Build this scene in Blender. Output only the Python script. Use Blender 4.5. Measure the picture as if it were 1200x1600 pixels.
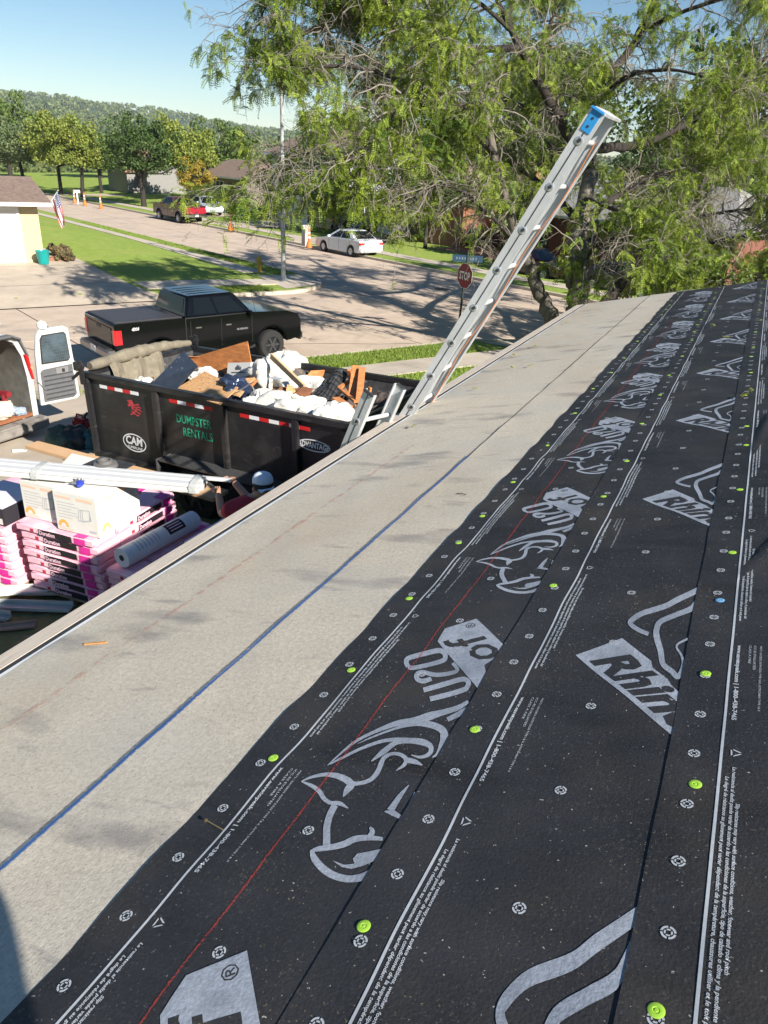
import bpy, bmesh, math, random
import numpy as np
from mathutils import Vector, Matrix, Euler

for _o in list(bpy.data.objects):
    bpy.data.objects.remove(_o)
SC = bpy.context.scene
COL = SC.collection
rnd = random.Random(7)

# ------------------------------------------------------------------ camera
CAM_Z = 5.2                       # road surface is z = 0
FPX = 1143.7                      # focal length in pixels of the 1200x1600 picture
PITCH, ROLL, YAW = math.radians(25.53), math.radians(3.11), math.radians(24.79)
SLOPE = math.radians(14.04)       # 3/12 roof
HCAM = 1.2                        # camera above the roof plane
_F0 = Vector((-math.sin(YAW), math.cos(YAW), 0)); _R0 = Vector((math.cos(YAW), math.sin(YAW), 0)); _Z = Vector((0, 0, 1))
CF = _F0 * math.cos(PITCH) - _Z * math.sin(PITCH)
_U = _F0 * math.sin(PITCH) + _Z * math.cos(PITCH)
CR = _R0 * math.cos(ROLL) + _U * math.sin(ROLL)
CU = -_R0 * math.sin(ROLL) + _U * math.cos(ROLL)
CP = Vector((0, 0, CAM_Z))
cd = bpy.data.cameras.new('camera'); cam = bpy.data.objects.new('camera', cd); COL.objects.link(cam)
cam.matrix_world = Matrix(((CR.x, CU.x, -CF.x, CP.x), (CR.y, CU.y, -CF.y, CP.y), (CR.z, CU.z, -CF.z, CP.z), (0, 0, 0, 1)))
cd.sensor_fit = 'VERTICAL'; cd.sensor_height = 36.0; cd.lens = 36.0 * FPX / 1600.0
cd.clip_start = 0.05; cd.clip_end = 9000
SC.camera = cam

# ------------------------------------------------------------------ light
SUN_EL = math.radians(30.5)
SUN_AZ = math.radians(112)        # clockwise from +Y
sun_dir = Vector((math.sin(SUN_AZ) * math.cos(SUN_EL), math.cos(SUN_AZ) * math.cos(SUN_EL), math.sin(SUN_EL)))
W = bpy.data.worlds.new('World'); SC.world = W; W.use_nodes = True
_n = W.node_tree.nodes; _l = W.node_tree.links
_bg = _n['Background']
_sky = _n.new('ShaderNodeTexSky'); _sky.sky_type = 'NISHITA'; _sky.sun_disc = False
_sky.sun_elevation = SUN_EL; _sky.sun_rotation = SUN_AZ
_sky.altitude = 100; _sky.air_density = 1.0; _sky.dust_density = 0.0; _sky.ozone_density = 2.0
_hs = _n.new('ShaderNodeHueSaturation'); _hs.inputs['Saturation'].default_value = 1.2
_l.new(_sky.outputs[0], _hs.inputs['Color']); _l.new(_hs.outputs[0], _bg.inputs[0]); _bg.inputs[1].default_value = 0.051
sd = bpy.data.lights.new('sun', 'SUN'); sd.energy = 5.0; sd.angle = math.radians(0.53); sd.color = (1.0, 0.94, 0.85)
so = bpy.data.objects.new('sun', sd); COL.objects.link(so); so.location = (20, -10, 30)
so.rotation_euler = (-sun_dir).to_track_quat('-Z', 'Y').to_euler()
vs = SC.view_settings
SC.display_settings.display_device = 'sRGB'
vs.view_transform = 'Standard'; vs.look = 'None'; vs.exposure = 1.08; vs.gamma = 1.0; vs.use_curve_mapping = False
SC.render.resolution_x = 768; SC.render.resolution_y = 1024

# ------------------------------------------------------------------ pixel helpers (direction of a photo pixel)
def ray(px):
    return CF + CR * ((px[0] - 600) / FPX) - CU * ((px[1] - 800) / FPX)
def at_z(px, z):
    d = ray(px); return CP + d * ((z - CAM_Z) / d.z)
def at_x(px, x):
    d = ray(px); return CP + d * (x / d.x)
def at_y(px, y):
    d = ray(px); return CP + d * (y / d.y)
def at_d(px, depth):
    return CP + ray(px) * depth
RN = Vector((-math.sin(SLOPE), 0, math.cos(SLOPE))); RU = Vector((math.cos(SLOPE), 0, math.sin(SLOPE)))
def RP(t, y, off=0.0):
    return CP - RN * (HCAM - off) + RU * t + Vector((0, y, 0))
def rty(px):
    d = ray(px); k = -HCAM / d.dot(RN); P = d * k
    return P.dot(RU), P.y
def sm(t):
    t = min(1.0, max(0.0, t)); return t * t * (3 - 2 * t)
def qm(x, y):
    return x * .866 - y * .5, .4067 * x + .9135 * y
def QM(q, m):
    return Vector(((q * .9135 + .5 * m) / .9945, (.866 * m - .4067 * q) / .9945, 0))
def SM(s, m):
    return Vector((s * .9135 + m * .4067, -s * .4067 + m * .9135, 0))
def g(x, y):
    q, m = qm(x, y)
    if m > 28.7: return .12 + .03 * min(20, max(0, m - 34))
    if m > 20.75: return 0.0
    if q > -18.2:
        z = .12 + .63 * sm((q + 18.2) / 11) * (1 - sm((m - 12) / 9)); k = sm((m + 5.2) / .8) * sm((7.9 - m) / .8)
        return z * (1 - k + k * sm((q + 18.3) / 1.6))
    if q < -28.4:
        z = .12 + min(.9, .05 * (-28.4 - q)) * sm((20.8 - m) / 8); k = sm((m + 3.8) / .8) * sm((13.4 - m) / .8)
        return z * (1 - k + k * sm((-28.3 - q) / 1.6))
    return 0.0
def hit(px, dz=0.0):
    d = ray(px); k = 4 / -d.z
    for _ in range(60):
        P = CP + d * k; k += (g(P.x, P.y) + dz - P.z) / d.z * .7
    return CP + d * k

# ------------------------------------------------------------------ materials
MATS = {}
def mat(name, col, rough=.8, var=.0, scale=6.0, bump=0.0, bscale=None, metal=0.0, col2=None, spec=.35, coat=0.0, detail=6.0,
        dark=None, dscale=1.0, dth=(.55, .75), emit=0.0, trans=0.0, alpha=1.0, stretch=(1, 1, 1), bdist=.01, island=0.0, coords='Object', hue=0.0):
    if name in MATS: return MATS[name]
    m = bpy.data.materials.new(name); m.use_nodes = True; nt = m.node_tree; N = nt.nodes; L = nt.links
    b = N['Principled BSDF']
    b.inputs['Roughness'].default_value = rough; b.inputs['Metallic'].default_value = metal
    b.inputs['Specular IOR Level'].default_value = spec
    b.inputs['Coat Weight'].default_value = coat; b.inputs['Coat Roughness'].default_value = .08
    if trans: b.inputs['Transmission Weight'].default_value = trans
    if alpha < 1: b.inputs['Alpha'].default_value = alpha
    tc = N.new('ShaderNodeTexCoord'); mp = N.new('ShaderNodeMapping'); mp.inputs['Scale'].default_value = stretch
    L.new(tc.outputs[coords], mp.inputs[0])
    c4 = lambda c: (c[0], c[1], c[2], 1)
    colsock = None
    if var or col2:
        no = N.new('ShaderNodeTexNoise'); no.inputs['Scale'].default_value = scale; no.inputs['Detail'].default_value = detail; no.inputs['Roughness'].default_value = .65
        L.new(mp.outputs[0], no.inputs[0])
        rp = N.new('ShaderNodeValToRGB'); L.new(no.outputs['Fac'], rp.inputs[0])
        a = tuple(max(0, v * (1 - var)) for v in col); bb = col2 if col2 else tuple(min(1, v * (1 + var)) for v in col)
        rp.color_ramp.elements[0].position = .3; rp.color_ramp.elements[1].position = .7
        rp.color_ramp.elements[0].color = c4(col if col2 else a); rp.color_ramp.elements[1].color = c4(bb)
        colsock = rp.outputs[0]
    if dark:
        n2 = N.new('ShaderNodeTexNoise'); n2.inputs['Scale'].default_value = dscale; n2.inputs['Detail'].default_value = 5
        L.new(mp.outputs[0], n2.inputs[0])
        r2 = N.new('ShaderNodeMapRange'); r2.inputs[1].default_value = dth[0]; r2.inputs[2].default_value = dth[1]
        L.new(n2.outputs['Fac'], r2.inputs[0])
        mx = N.new('ShaderNodeMix'); mx.data_type = 'RGBA'; L.new(r2.outputs[0], mx.inputs[0])
        if colsock: L.new(colsock, mx.inputs[6])
        else: mx.inputs[6].default_value = c4(col)
        mx.inputs[7].default_value = c4(dark); colsock = mx.outputs[2]
    if island:
        ge = N.new('ShaderNodeNewGeometry'); hs = N.new('ShaderNodeHueSaturation')
        mr = N.new('ShaderNodeMapRange'); mr.inputs[3].default_value = 1 - island; mr.inputs[4].default_value = 1 + island
        L.new(ge.outputs['Random Per Island'], mr.inputs[0]); L.new(mr.outputs[0], hs.inputs['Value'])
        if hue:
            m2 = N.new('ShaderNodeMath'); m2.operation = 'MULTIPLY'; m2.inputs[1].default_value = 7.31; L.new(ge.outputs['Random Per Island'], m2.inputs[0])
            m3 = N.new('ShaderNodeMath'); m3.operation = 'FRACT'; L.new(m2.outputs[0], m3.inputs[0])
            m4 = N.new('ShaderNodeMapRange'); m4.inputs[3].default_value = .5 - hue; m4.inputs[4].default_value = .5 + hue
            L.new(m3.outputs[0], m4.inputs[0]); L.new(m4.outputs[0], hs.inputs['Hue'])
        if colsock: L.new(colsock, hs.inputs['Color'])
        else: hs.inputs['Color'].default_value = c4(col)
        colsock = hs.outputs[0]
    if colsock: L.new(colsock, b.inputs['Base Color'])
    else: b.inputs['Base Color'].default_value = c4(col)
    if bump:
        n3 = N.new('ShaderNodeTexNoise'); n3.inputs['Scale'].default_value = bscale or scale * 2; n3.inputs['Detail'].default_value = 5
        L.new(mp.outputs[0], n3.inputs[0]); bp = N.new('ShaderNodeBump'); bp.inputs['Strength'].default_value = bump; bp.inputs['Distance'].default_value = bdist
        L.new(n3.outputs['Fac'], bp.inputs['Height']); L.new(bp.outputs[0], b.inputs['Normal'])
    MATS[name] = m
    return m
def leafmat(name, col, col2=None, nscale=.6, island=.35, hue=.015, rough=.55, tr=.35):
    """leaf: diffuse + some light coming through"""
    if name in MATS: return MATS[name]
    m = mat(name, col, rough, .25, nscale, col2=col2, island=island, hue=hue, spec=.3)
    nt = m.node_tree; N = nt.nodes; L = nt.links; b = N['Principled BSDF']
    t = N.new('ShaderNodeBsdfTranslucent'); mx = N.new('ShaderNodeMixShader'); mx.inputs[0].default_value = tr
    src = b.inputs['Base Color'].links[0].from_socket
    L.new(src, t.inputs[0]); L.new(b.outputs[0], mx.inputs[1]); L.new(t.outputs[0], mx.inputs[2])
    L.new(mx.outputs[0], N['Material Output'].inputs[0])
    return m

# ------------------------------------------------------------------ object helpers
def link(name, me, m=None, parent=None, pinv=None, loc=None):
    o = bpy.data.objects.new(name, me); COL.objects.link(o)
    if m is not None and me is not None and not me.materials:
        for k in (m if isinstance(m, (list, tuple)) else [m]): me.materials.append(k)
    if parent is not None:
        o.parent = parent
        if pinv and parent.type == 'EMPTY': o.matrix_parent_inverse = Matrix.Translation(-Vector(pinv))
    if loc is not None: o.location = loc
    return o
def tag(o, label, cat, group=None):
    o['label'] = label; o['category'] = cat
    if group: o['group'] = group
    return o
def struct(o): o['kind'] = 'structure'; return o
def thing(name, label, cat, loc=(0, 0, 0), rotz=0.0, group=None):
    o = bpy.data.objects.new(name, None); COL.objects.link(o); o.empty_display_size = .2
    o.location = loc; o.rotation_euler = (0, 0, rotz); tag(o, label, cat, group); return o

class MB:
    """collects shapes, builds ONE mesh object"""
    def __init__(s): s.v = []; s.f = []; s.mi = []; s.cur = 0
    def add(s, vs, fs, M=None):
        b = len(s.v)
        s.v += [tuple(M @ Vector(p)) if M is not None else tuple(p) for p in vs]
        s.f += [tuple(b + i for i in f) for f in fs]; s.mi += [s.cur] * len(fs); return s
    def box(s, c, d, M=None, rz=0, R=None):
        x, y, z = d[0] / 2, d[1] / 2, d[2] / 2
        vs = [(sx * x, sy * y, sz * z) for sz in (-1, 1) for sy in (-1, 1) for sx in (-1, 1)]
        T = Matrix.Translation(c) @ (R.to_4x4() if R is not None else Matrix.Rotation(rz, 4, 'Z'))
        if M is not None: T = M @ T
        return s.add(vs, [(0, 2, 3, 1), (4, 5, 7, 6), (0, 1, 5, 4), (1, 3, 7, 5), (3, 2, 6, 7), (2, 0, 4, 6)], T)
    def bar(s, a, b, w, h, up=(0, 0, 1), M=None):
        a = Vector(a); b = Vector(b); x = (b - a); ln = x.length; x.normalize(); y = Vector(up).cross(x)
        if y.length < 1e-5: y = Vector((0, 1, 0)).cross(x)
        y.normalize(); z = x.cross(y)
        R = Matrix((x, y, z)).transposed()
        return s.box((a + b) / 2, (ln, w, h), M, R=R)
    def prism(s, poly, a, b, axis='y', M=None):
        """poly: 2D points; extruded along axis between a and b (numbers, or (a, scale-fn))"""
        n = len(poly)
        def P(p, k):
            if axis == 'y': return (p[0], k, p[1])
            if axis == 'x': return (k, p[0], p[1])
            return (p[0], p[1], k)
        vs = [P(p, a) for p in poly] + [P(p, b) for p in poly]
        fs = [tuple(range(n)), tuple(range(2 * n - 1, n - 1, -1))] + [(i, i + n, (i + 1) % n + n, (i + 1) % n) for i in range(n)]
        return s.add(vs, fs, M)
    def loft(s, rings, cap=True, M=None, closed=True):
        n = len(rings[0]); vs = [p for r in rings for p in r]; fs = []
        for k in range(len(rings) - 1):
            for i in range(n if closed else n - 1):
                j = (i + 1) % n; fs.append((k * n + i, k * n + j, (k + 1) * n + j, (k + 1) * n + i))
        if cap and closed:
            fs.append(tuple(range(n - 1, -1, -1))); e = (len(rings) - 1) * n; fs.append(tuple(range(e, e + n)))
        return s.add(vs, fs, M)
    def tube(s, pts, rad, n=8, M=None, cap=True):
        pts = [Vector(p) for p in pts]; rings = []
        if not hasattr(rad, '__len__'): rad = [rad] * len(pts)
        prev = None
        for i, p in enumerate(pts):
            d = (pts[min(i + 1, len(pts) - 1)] - pts[max(i - 1, 0)]).normalized()
            if prev is None:
                a = d.orthogonal().normalized()
            else:
                a = (prev - d * prev.dot(d)).normalized()
            prev = a; b = d.cross(a)
            rings.append([tuple(p + (a * math.cos(6.2832 * k / n) + b * math.sin(6.2832 * k / n)) * rad[i]) for k in range(n)])
        return s.loft(rings, cap, M)
    def lathe(s, prof, c=(0, 0, 0), n=16, M=None, cap=True):
        rings = [[(c[0] + r * math.cos(6.2832 * k / n), c[1] + r * math.sin(6.2832 * k / n), c[2] + z) for k in range(n)] for r, z in prof]
        return s.loft(rings, cap, M)
    def quad(s, a, b, c, d, M=None): return s.add([a, b, c, d], [(0, 1, 2, 3)], M)
    def mesh(s, name, bevel=0.0, smooth=False, seg=2, angle=30):
        me = bpy.data.meshes.new(name); me.from_pydata(s.v, [], s.f)
        for p, i in zip(me.polygons, s.mi): p.material_index = i
        bm = bmesh.new(); bm.from_mesh(me)
        bmesh.ops.recalc_face_normals(bm, faces=bm.faces)
        if bevel:
            es = [e for e in bm.edges if len(e.link_faces) == 2 and e.calc_face_angle(0) > math.radians(angle)]
            bmesh.ops.bevel(bm, geom=es, offset=bevel, segments=seg, affect='EDGES', clamp_overlap=True)
        bm.to_mesh(me); bm.free()
        if smooth: shade(me, 40)
        return me
    def build(s, name, m, parent=None, bevel=0.0, smooth=False, pinv=None, seg=2, angle=30):
        return link(name, s.mesh(name, bevel, smooth or bevel > 0, seg, angle), m, parent, pinv)
def shade(me, deg=40):
    try: me.shade_smooth()
    except Exception:
        for p in me.polygons: p.use_smooth = True
    try: me.set_sharp_from_angle(angle=math.radians(deg))
    except Exception: pass
def np_mesh(name, V, F, smooth=False):
    """V (n,3) float, F (m,k) int"""
    V = np.asarray(V, np.float32); F = np.asarray(F, np.int32); k = F.shape[1]
    me = bpy.data.meshes.new(name)
    me.vertices.add(len(V)); me.vertices.foreach_set('co', V.ravel())
    me.loops.add(F.size); me.loops.foreach_set('vertex_index', F.ravel())
    me.polygons.add(len(F)); me.polygons.foreach_set('loop_start', np.arange(0, F.size, k, dtype=np.int32))
    try: me.polygons.foreach_set('loop_total', np.full(len(F), k, dtype=np.int32))
    except Exception: pass
    if smooth: me.polygons.foreach_set('use_smooth', np.ones(len(F), dtype=bool))
    me.update(calc_edges=True); me.validate(); return me
def copy_tree(o, parent=None, loc=None, rot=None):
    c = o.copy(); COL.objects.link(c); c.parent = parent
    if loc is not None: c.location = loc
    if rot is not None: c.rotation_euler = rot
    for ch in list(o.children): copy_tree(ch, c)
    return c
_fc = {}
def text_mesh(s, size=1.0, bold=0.0, shear=0.0, align='LEFT', space=1.0):
    """text as a flat mesh in its own XY plane"""
    key = (s, size, bold, shear, align, space)
    if key in _fc: return _fc[key]
    cu = bpy.data.curves.new('txt', 'FONT'); cu.body = s; cu.size = size; cu.shear = shear; cu.offset = bold * size; cu.align_x = align
    cu.space_character = space; cu.resolution_u = 2; cu.fill_mode = 'FRONT'
    o = bpy.data.objects.new('txt', cu); COL.objects.link(o)
    dg = bpy.context.evaluated_depsgraph_get(); dg.update()
    me = bpy.data.meshes.new_from_object(o.evaluated_get(dg))
    bpy.data.objects.remove(o); me.name = 'text'
    me.materials.clear()
    _fc[key] = me; return me
def frame(o, xd, yd):
    """matrix with origin o and x/y axes"""
    x = Vector(xd).normalized(); y = Vector(yd); y = (y - x * y.dot(x)).normalized(); z = x.cross(y)
    return Matrix(((x.x, y.x, z.x, o[0]), (x.y, y.y, z.y, o[1]), (x.z, y.z, z.z, o[2]), (0, 0, 0, 1)))
def text_on(name, s, M, width, m, parent=None, pinv=None, bold=0.0, shear=0.0, height=None, space=1.0):
    """flat lettering, scaled so that it is `width` long (and `height` tall), in frame M"""
    me = text_mesh(s, 1.0, bold, shear, 'LEFT', space).copy()
    co = np.zeros(len(me.vertices) * 3, np.float32); me.vertices.foreach_get('co', co); co = co.reshape(-1, 3)
    lo = co.min(0); hi = co.max(0); k = width / (hi[0] - lo[0]); kv = height / (hi[1] - lo[1]) if height else k
    co = (co - [lo[0], lo[1], 0]) * [k, kv, 1]; co[:, 2] = 0
    me.vertices.foreach_set('co', co.ravel()); me.transform(M); me.update()
    return link(name, me, m, parent, pinv)
def add_layer(m, col, scale, th, stretch=(1, 1, 1), amount=1.0, detail=4, mask=None, rotz=0.0, loc=(0, 0, 0)):
    """stain / dust / speckle of its own colour over the base colour"""
    nt = m.node_tree; N = nt.nodes; L = nt.links; b = N['Principled BSDF']; inp = b.inputs['Base Color']
    tc = N.new('ShaderNodeTexCoord'); mp = N.new('ShaderNodeMapping'); mp.inputs['Scale'].default_value = stretch; mp.inputs['Rotation'].default_value = (0, 0, rotz)
    mp.inputs['Location'].default_value = loc
    L.new(tc.outputs['Object'], mp.inputs[0])
    no = N.new('ShaderNodeTexNoise'); no.inputs['Scale'].default_value = scale; no.inputs['Detail'].default_value = detail; L.new(mp.outputs[0], no.inputs[0])
    r = N.new('ShaderNodeMapRange'); r.inputs[1].default_value = th[0]; r.inputs[2].default_value = th[1]; r.inputs[4].default_value = amount
    L.new(no.outputs['Fac'], r.inputs[0]); fac = r.outputs[0]
    if mask:
        n2 = N.new('ShaderNodeTexNoise'); n2.inputs['Scale'].default_value = mask[0]; n2.inputs['Detail'].default_value = 3; L.new(tc.outputs['Object'], n2.inputs[0])
        r2 = N.new('ShaderNodeMapRange'); r2.inputs[1].default_value = mask[1]; r2.inputs[2].default_value = mask[2]; L.new(n2.outputs['Fac'], r2.inputs[0])
        mu = N.new('ShaderNodeMath'); mu.operation = 'MULTIPLY'; L.new(fac, mu.inputs[0]); L.new(r2.outputs[0], mu.inputs[1]); fac = mu.outputs[0]
    mx = N.new('ShaderNodeMix'); mx.data_type = 'RGBA'; L.new(fac, mx.inputs[0])
    if inp.links: L.new(inp.links[0].from_socket, mx.inputs[6])
    else: mx.inputs[6].default_value = inp.default_value
    mx.inputs[7].default_value = (*col, 1); L.new(mx.outputs[2], inp)
    return m

# ------------------------------------------------------------------ ground and roads
M_road = mat('road_concrete', (.48, .385, .30), .9, .14, 1.3, .25, 25, dark=(.36, .285, .235), dscale=.35, dth=(.5, .8))
add_layer(M_road, (.3, .245, .205), 2.2, (.56, .74), (1, .25, 1), .6, 5)
add_layer(M_road, (.22, .19, .17), .8, (.60, .70), (1, 1, 1), .35, 8, loc=(4, 9, 0))
add_layer(M_road, (.30, .25, .21), 40, (.6, .75), amount=.5, detail=4)
M_tar = mat('tar', (.05, .045, .04), .8)
M_conc = mat('concrete', (.44, .37, .29), .9, .12, 1.5, .2, 30, dark=(.33, .27, .21), dscale=.5, dth=(.5, .8))
M_walk = mat('sidewalk_concrete', (.46, .4, .33), .9, .12, 2.0, .2, 30, dark=(.33, .28, .23), dscale=.7, dth=(.5, .8))
M_kerb = mat('kerb_concrete', (.5, .43, .34), .9, .15, 2.0, .2, 30)
M_lawn = mat('lawn', (.18, .265, .05), .95, 0, 2.5, .9, 16, col2=(.29, .37, .075), detail=8, bdist=.05, spec=.1)
add_layer(M_lawn, (.30, .29, .09), 7.0, (.55, .8), amount=.55, detail=6)
add_layer(M_lawn, (.11, .175, .035), 22.0, (.5, .72), amount=.6, detail=5)
add_layer(M_lawn, (.29, .32, .09), .5, (.45, .7), amount=.6, detail=6, loc=(3, 3, 0))
M_yard = mat('yard', (.13, .15, .05), .95, 0, 1.2, .9, 12, col2=(.30, .25, .13), detail=8, bdist=.05, spec=.1)
add_layer(M_yard, (.10, .085, .06), 4.0, (.5, .75), amount=.6, detail=6)

def poly_surface(name, pts, zoff, m, cell=1.5, zf=None, parent=None, skirt=0.0):
    bm = bmesh.new(); vs = [bm.verts.new((p[0], p[1], 0)) for p in pts]; bm.faces.new(vs)
    xs = [p[0] for p in pts]; ys = [p[1] for p in pts]
    for ax, lo, hi in ((0, min(xs), max(xs)), (1, min(ys), max(ys))):
        k = math.floor(lo / cell) + 1
        while k * cell < hi:
            co = (k * cell, 0, 0) if ax == 0 else (0, k * cell, 0); no = (1, 0, 0) if ax == 0 else (0, 1, 0)
            bmesh.ops.bisect_plane(bm, geom=bm.verts[:] + bm.edges[:] + bm.faces[:], plane_co=co, plane_no=no); k += 1
    for v in bm.verts: v.co.z = (zf or g)(v.co.x, v.co.y) + zoff
    if skirt:
        be = [e for e in bm.edges if len(e.link_faces) == 1]
        r = bmesh.ops.extrude_edge_only(bm, edges=be)
        for v in r['geom']:
            if isinstance(v, bmesh.types.BMVert): v.co.z -= skirt
    bmesh.ops.recalc_face_normals(bm, faces=bm.faces)
    me = bpy.data.meshes.new(name); bm.to_mesh(me); bm.free()
    f0 = me.polygons[0]
    return link(name, me, m, parent)

# base sheet to the horizon
def ground_z(r): return -.25 - 7.4 * sm((r - 165) / 140)
gv = []; gf = []; NA = 72; RR = [60, 165, 190, 215, 240, 265, 305, 500, 900, 2600]
gv.append((0, 0, -.25))
for r in RR:
    for i in range(NA):
        az = -180 + 360 * i / NA; rr_ = r if r <= 900 or -86 <= az <= 26 else 900 + 1e-3 * r
        gv.append((rr_ * math.sin(math.radians(az)), rr_ * math.cos(math.radians(az)), ground_z(rr_)))
for j in range(len(RR)):
    for i in range(NA):
        k = (i + 1) % NA
        if j == 0: gf.append((0, 1 + k, 1 + i))
        else: gf.append((1 + (j - 1) * NA + i, 1 + (j - 1) * NA + k, 1 + j * NA + k, 1 + j * NA + i))
gb = MB(); gb.add(gv, gf)
struct(gb.build('ground', mat('far_ground', (.12, .155, .05), .95, .25, .05)))

# concrete road: dark bed with slabs on it
def arc_near():   # rounded corner of our side, from side street to main road
    c = (-14.2, 16.8); return [QM(c[0] - 4 * math.cos(a), c[1] + 4 * math.sin(a)) for a in np.linspace(0, math.pi / 2, 9)]
def arc_far():
    c = (-32.4, 16.8); return [QM(c[0] + 4 * math.cos(a), c[1] + 4 * math.sin(a)) for a in np.linspace(0, math.pi / 2, 9)]
road = MB()
for poly in ([SM(-150, 20.6), SM(80, 20.6), SM(80, 28.8), SM(-150, 28.8)], [QM(-34, -40), QM(-12.5, -40), QM(-12.5, 20.4), QM(-34, 20.4)]):
    road.add([(p.x, p.y, -.035) for p in poly], [(0, 1, 2, 3)])
road_o = struct(road.build('road', M_tar))
def slab(poly, m, parent, z0=None, name='slab', th=.03, gap=.0):
    c = sum((Vector(p[:2]).to_3d() for p in poly), Vector()) / len(poly)
    mb = MB(); pts = []
    for p in poly:
        p = Vector((p[0], p[1], 0)); d = (c - p); p = p + d.normalized() * gap
        z = z0 if z0 is not None else g(p.x, p.y) + .03
        pts.append((p.x, p.y, z))
    n = len(pts)
    mb.add([(x, y, z - th) for x, y, z in pts] + pts, [tuple(range(n, 2 * n))] + [(i, (i + 1) % n, (i + 1) % n + n, i + n) for i in range(n)])
    return mb.build(name, m, parent)
L_ = 4.6
for k in range(-32, 14):
    for a, b in ((20.8, 24.7), (24.7, 28.6)):
        slab([SM(k * L_, a), SM((k + 1) * L_, a), SM((k + 1) * L_, b), SM(k * L_, b)], M_road, road_o, 0.0, gap=.03)
for k in range(-8, 5):
    m0, m1 = k * L_ - 2.2, min(20.8, (k + 1) * L_ - 2.2)
    for a, b in ((-28.4, -23.3), (-23.3, -18.2)):
        if m0 < 20.7: slab([QM(a, m0), QM(b, m0), QM(b, m1), QM(a, m1)], M_road, road_o, 0.0, gap=.03)
slab(arc_near() + [QM(-18.2, 20.8)], M_road, road_o, 0.0, gap=.04)
slab(arc_far() + [QM(-28.4, 20.8)], M_road, road_o, 0.0, gap=.04)
# wandering sealed cracks
ck = MB(); r2 = random.Random(3)
def crack(pts, w=.035):
    pts = [Vector((p.x, p.y, .004)) for p in pts]
    for a, b in zip(pts, pts[1:]):
        d = (b - a).normalized(); n = Vector((-d.y, d.x, 0)) * w / 2
        ck.quad(a - n, b - n, b + n, a + n)
for (s0, m0, s1, m1) in ((-52, 25.6, -46, 22.0), (-40, 24, -34, 21.2), (-46, 26.8, -30, 26.4), (-36, 22.6, -22, 23.5), (-24, 27.3, -12, 25.4), (-22, 21.5, -14, 24), (-12, 27.5, 0, 26)):
    n = 9; pts = []
    for i in range(n): pts.append(SM(s0 + (s1 - s0) * i / (n - 1) + r2.uniform(-.25, .25), m0 + (m1 - m0) * i / (n - 1) + r2.uniform(-.2, .2)))
    crack(pts)
for (q0, m0, q1, m1) in ((-27, 4, -20, 6.5), (-26, 9, -19, 8.2), (-27, 14, -21, 17), (-24.5, -2, -22, 4), (-21, 10, -19, 16)):
    n = 8; crack([QM(q0 + (q1 - q0) * i / (n - 1) + r2.uniform(-.2, .2), m0 + (m1 - m0) * i / (n - 1) + r2.uniform(-.2, .2)) for i in range(n)])
ck.build('sealed_crack', M_tar, road_o)
mh = MB(); P = at_z((690, 452), 0); mh.lathe([(.36, .003), (.36, .007), (.3, .007), (.3, .004)], (P.x, P.y, 0), 20); mh.build('manhole_cover', mat('cast_iron', (.09, .075, .065), .7, .2, 8), road_o)

# lawns and yards
near = [QM(-18.05, -25), QM(-18.05, 16.8)] + [p + Vector((.05, -.12, 0)) for p in arc_near()[1:-1]] + [QM(-14.2, 20.65), QM(40, 20.65), QM(40, -25)]
struct(poly_surface('lawn', near, 0, M_lawn, 1.0))
far = [QM(-28.55, -25), QM(-28.55, 16.8)] + [p + Vector((-.1, -.08, 0)) for p in arc_far()[1:-1]] + [QM(-32.4, 20.65), SM(-110, 20.65), SM(-110, -25)]
struct(poly_surface('lawn', far, 0, M_lawn, 1.0))
struct(poly_surface('lawn', [SM(-150, 28.75), SM(80, 28.75), SM(80, 75), SM(-150, 75)], 0, M_lawn, 4.0))
struct(poly_surface('yard', [QM(-12.0, -14), QM(-12.4, 1), QM(-11.4, 7.5), QM(-9.0, 9.2), QM(-5, 8.6), QM(2, 8.6), QM(2, -14)], .012, M_yard, 1.0))
# kerbs
def kerb(pts, name='kerb', w=.15):
    pts = [Vector((p[0], p[1], 0)) for p in pts]; rings = []
    for i, p in enumerate(pts):
        d = (pts[min(i + 1, len(pts) - 1)] - pts[max(i - 1, 0)]).normalized(); n = Vector((-d.y, d.x, 0)) * w / 2
        rings.append([(p.x - n.x, p.y - n.y, -.03), (p.x - n.x, p.y - n.y, .125), (p.x + n.x, p.y + n.y, .135), (p.x + n.x, p.y + n.y, -.03)])
    mb = MB(); mb.loft(rings); return struct(mb.build(name, M_kerb))
kerb([QM(-18.12, 7.2), QM(-18.12, 16.8)] + arc_near()[1:-1] + [QM(-14.2, 20.73), QM(60, 20.73)])
kerb([QM(-18.12, -40), QM(-18.12, -4.5)])
kerb([QM(-28.48, 12.6), QM(-28.48, 16.8)] + arc_far()[1:-1] + [QM(-32.4, 20.73), SM(-150, 20.73)])
kerb([SM(-150, 28.68), SM(80, 28.68)])
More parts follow.
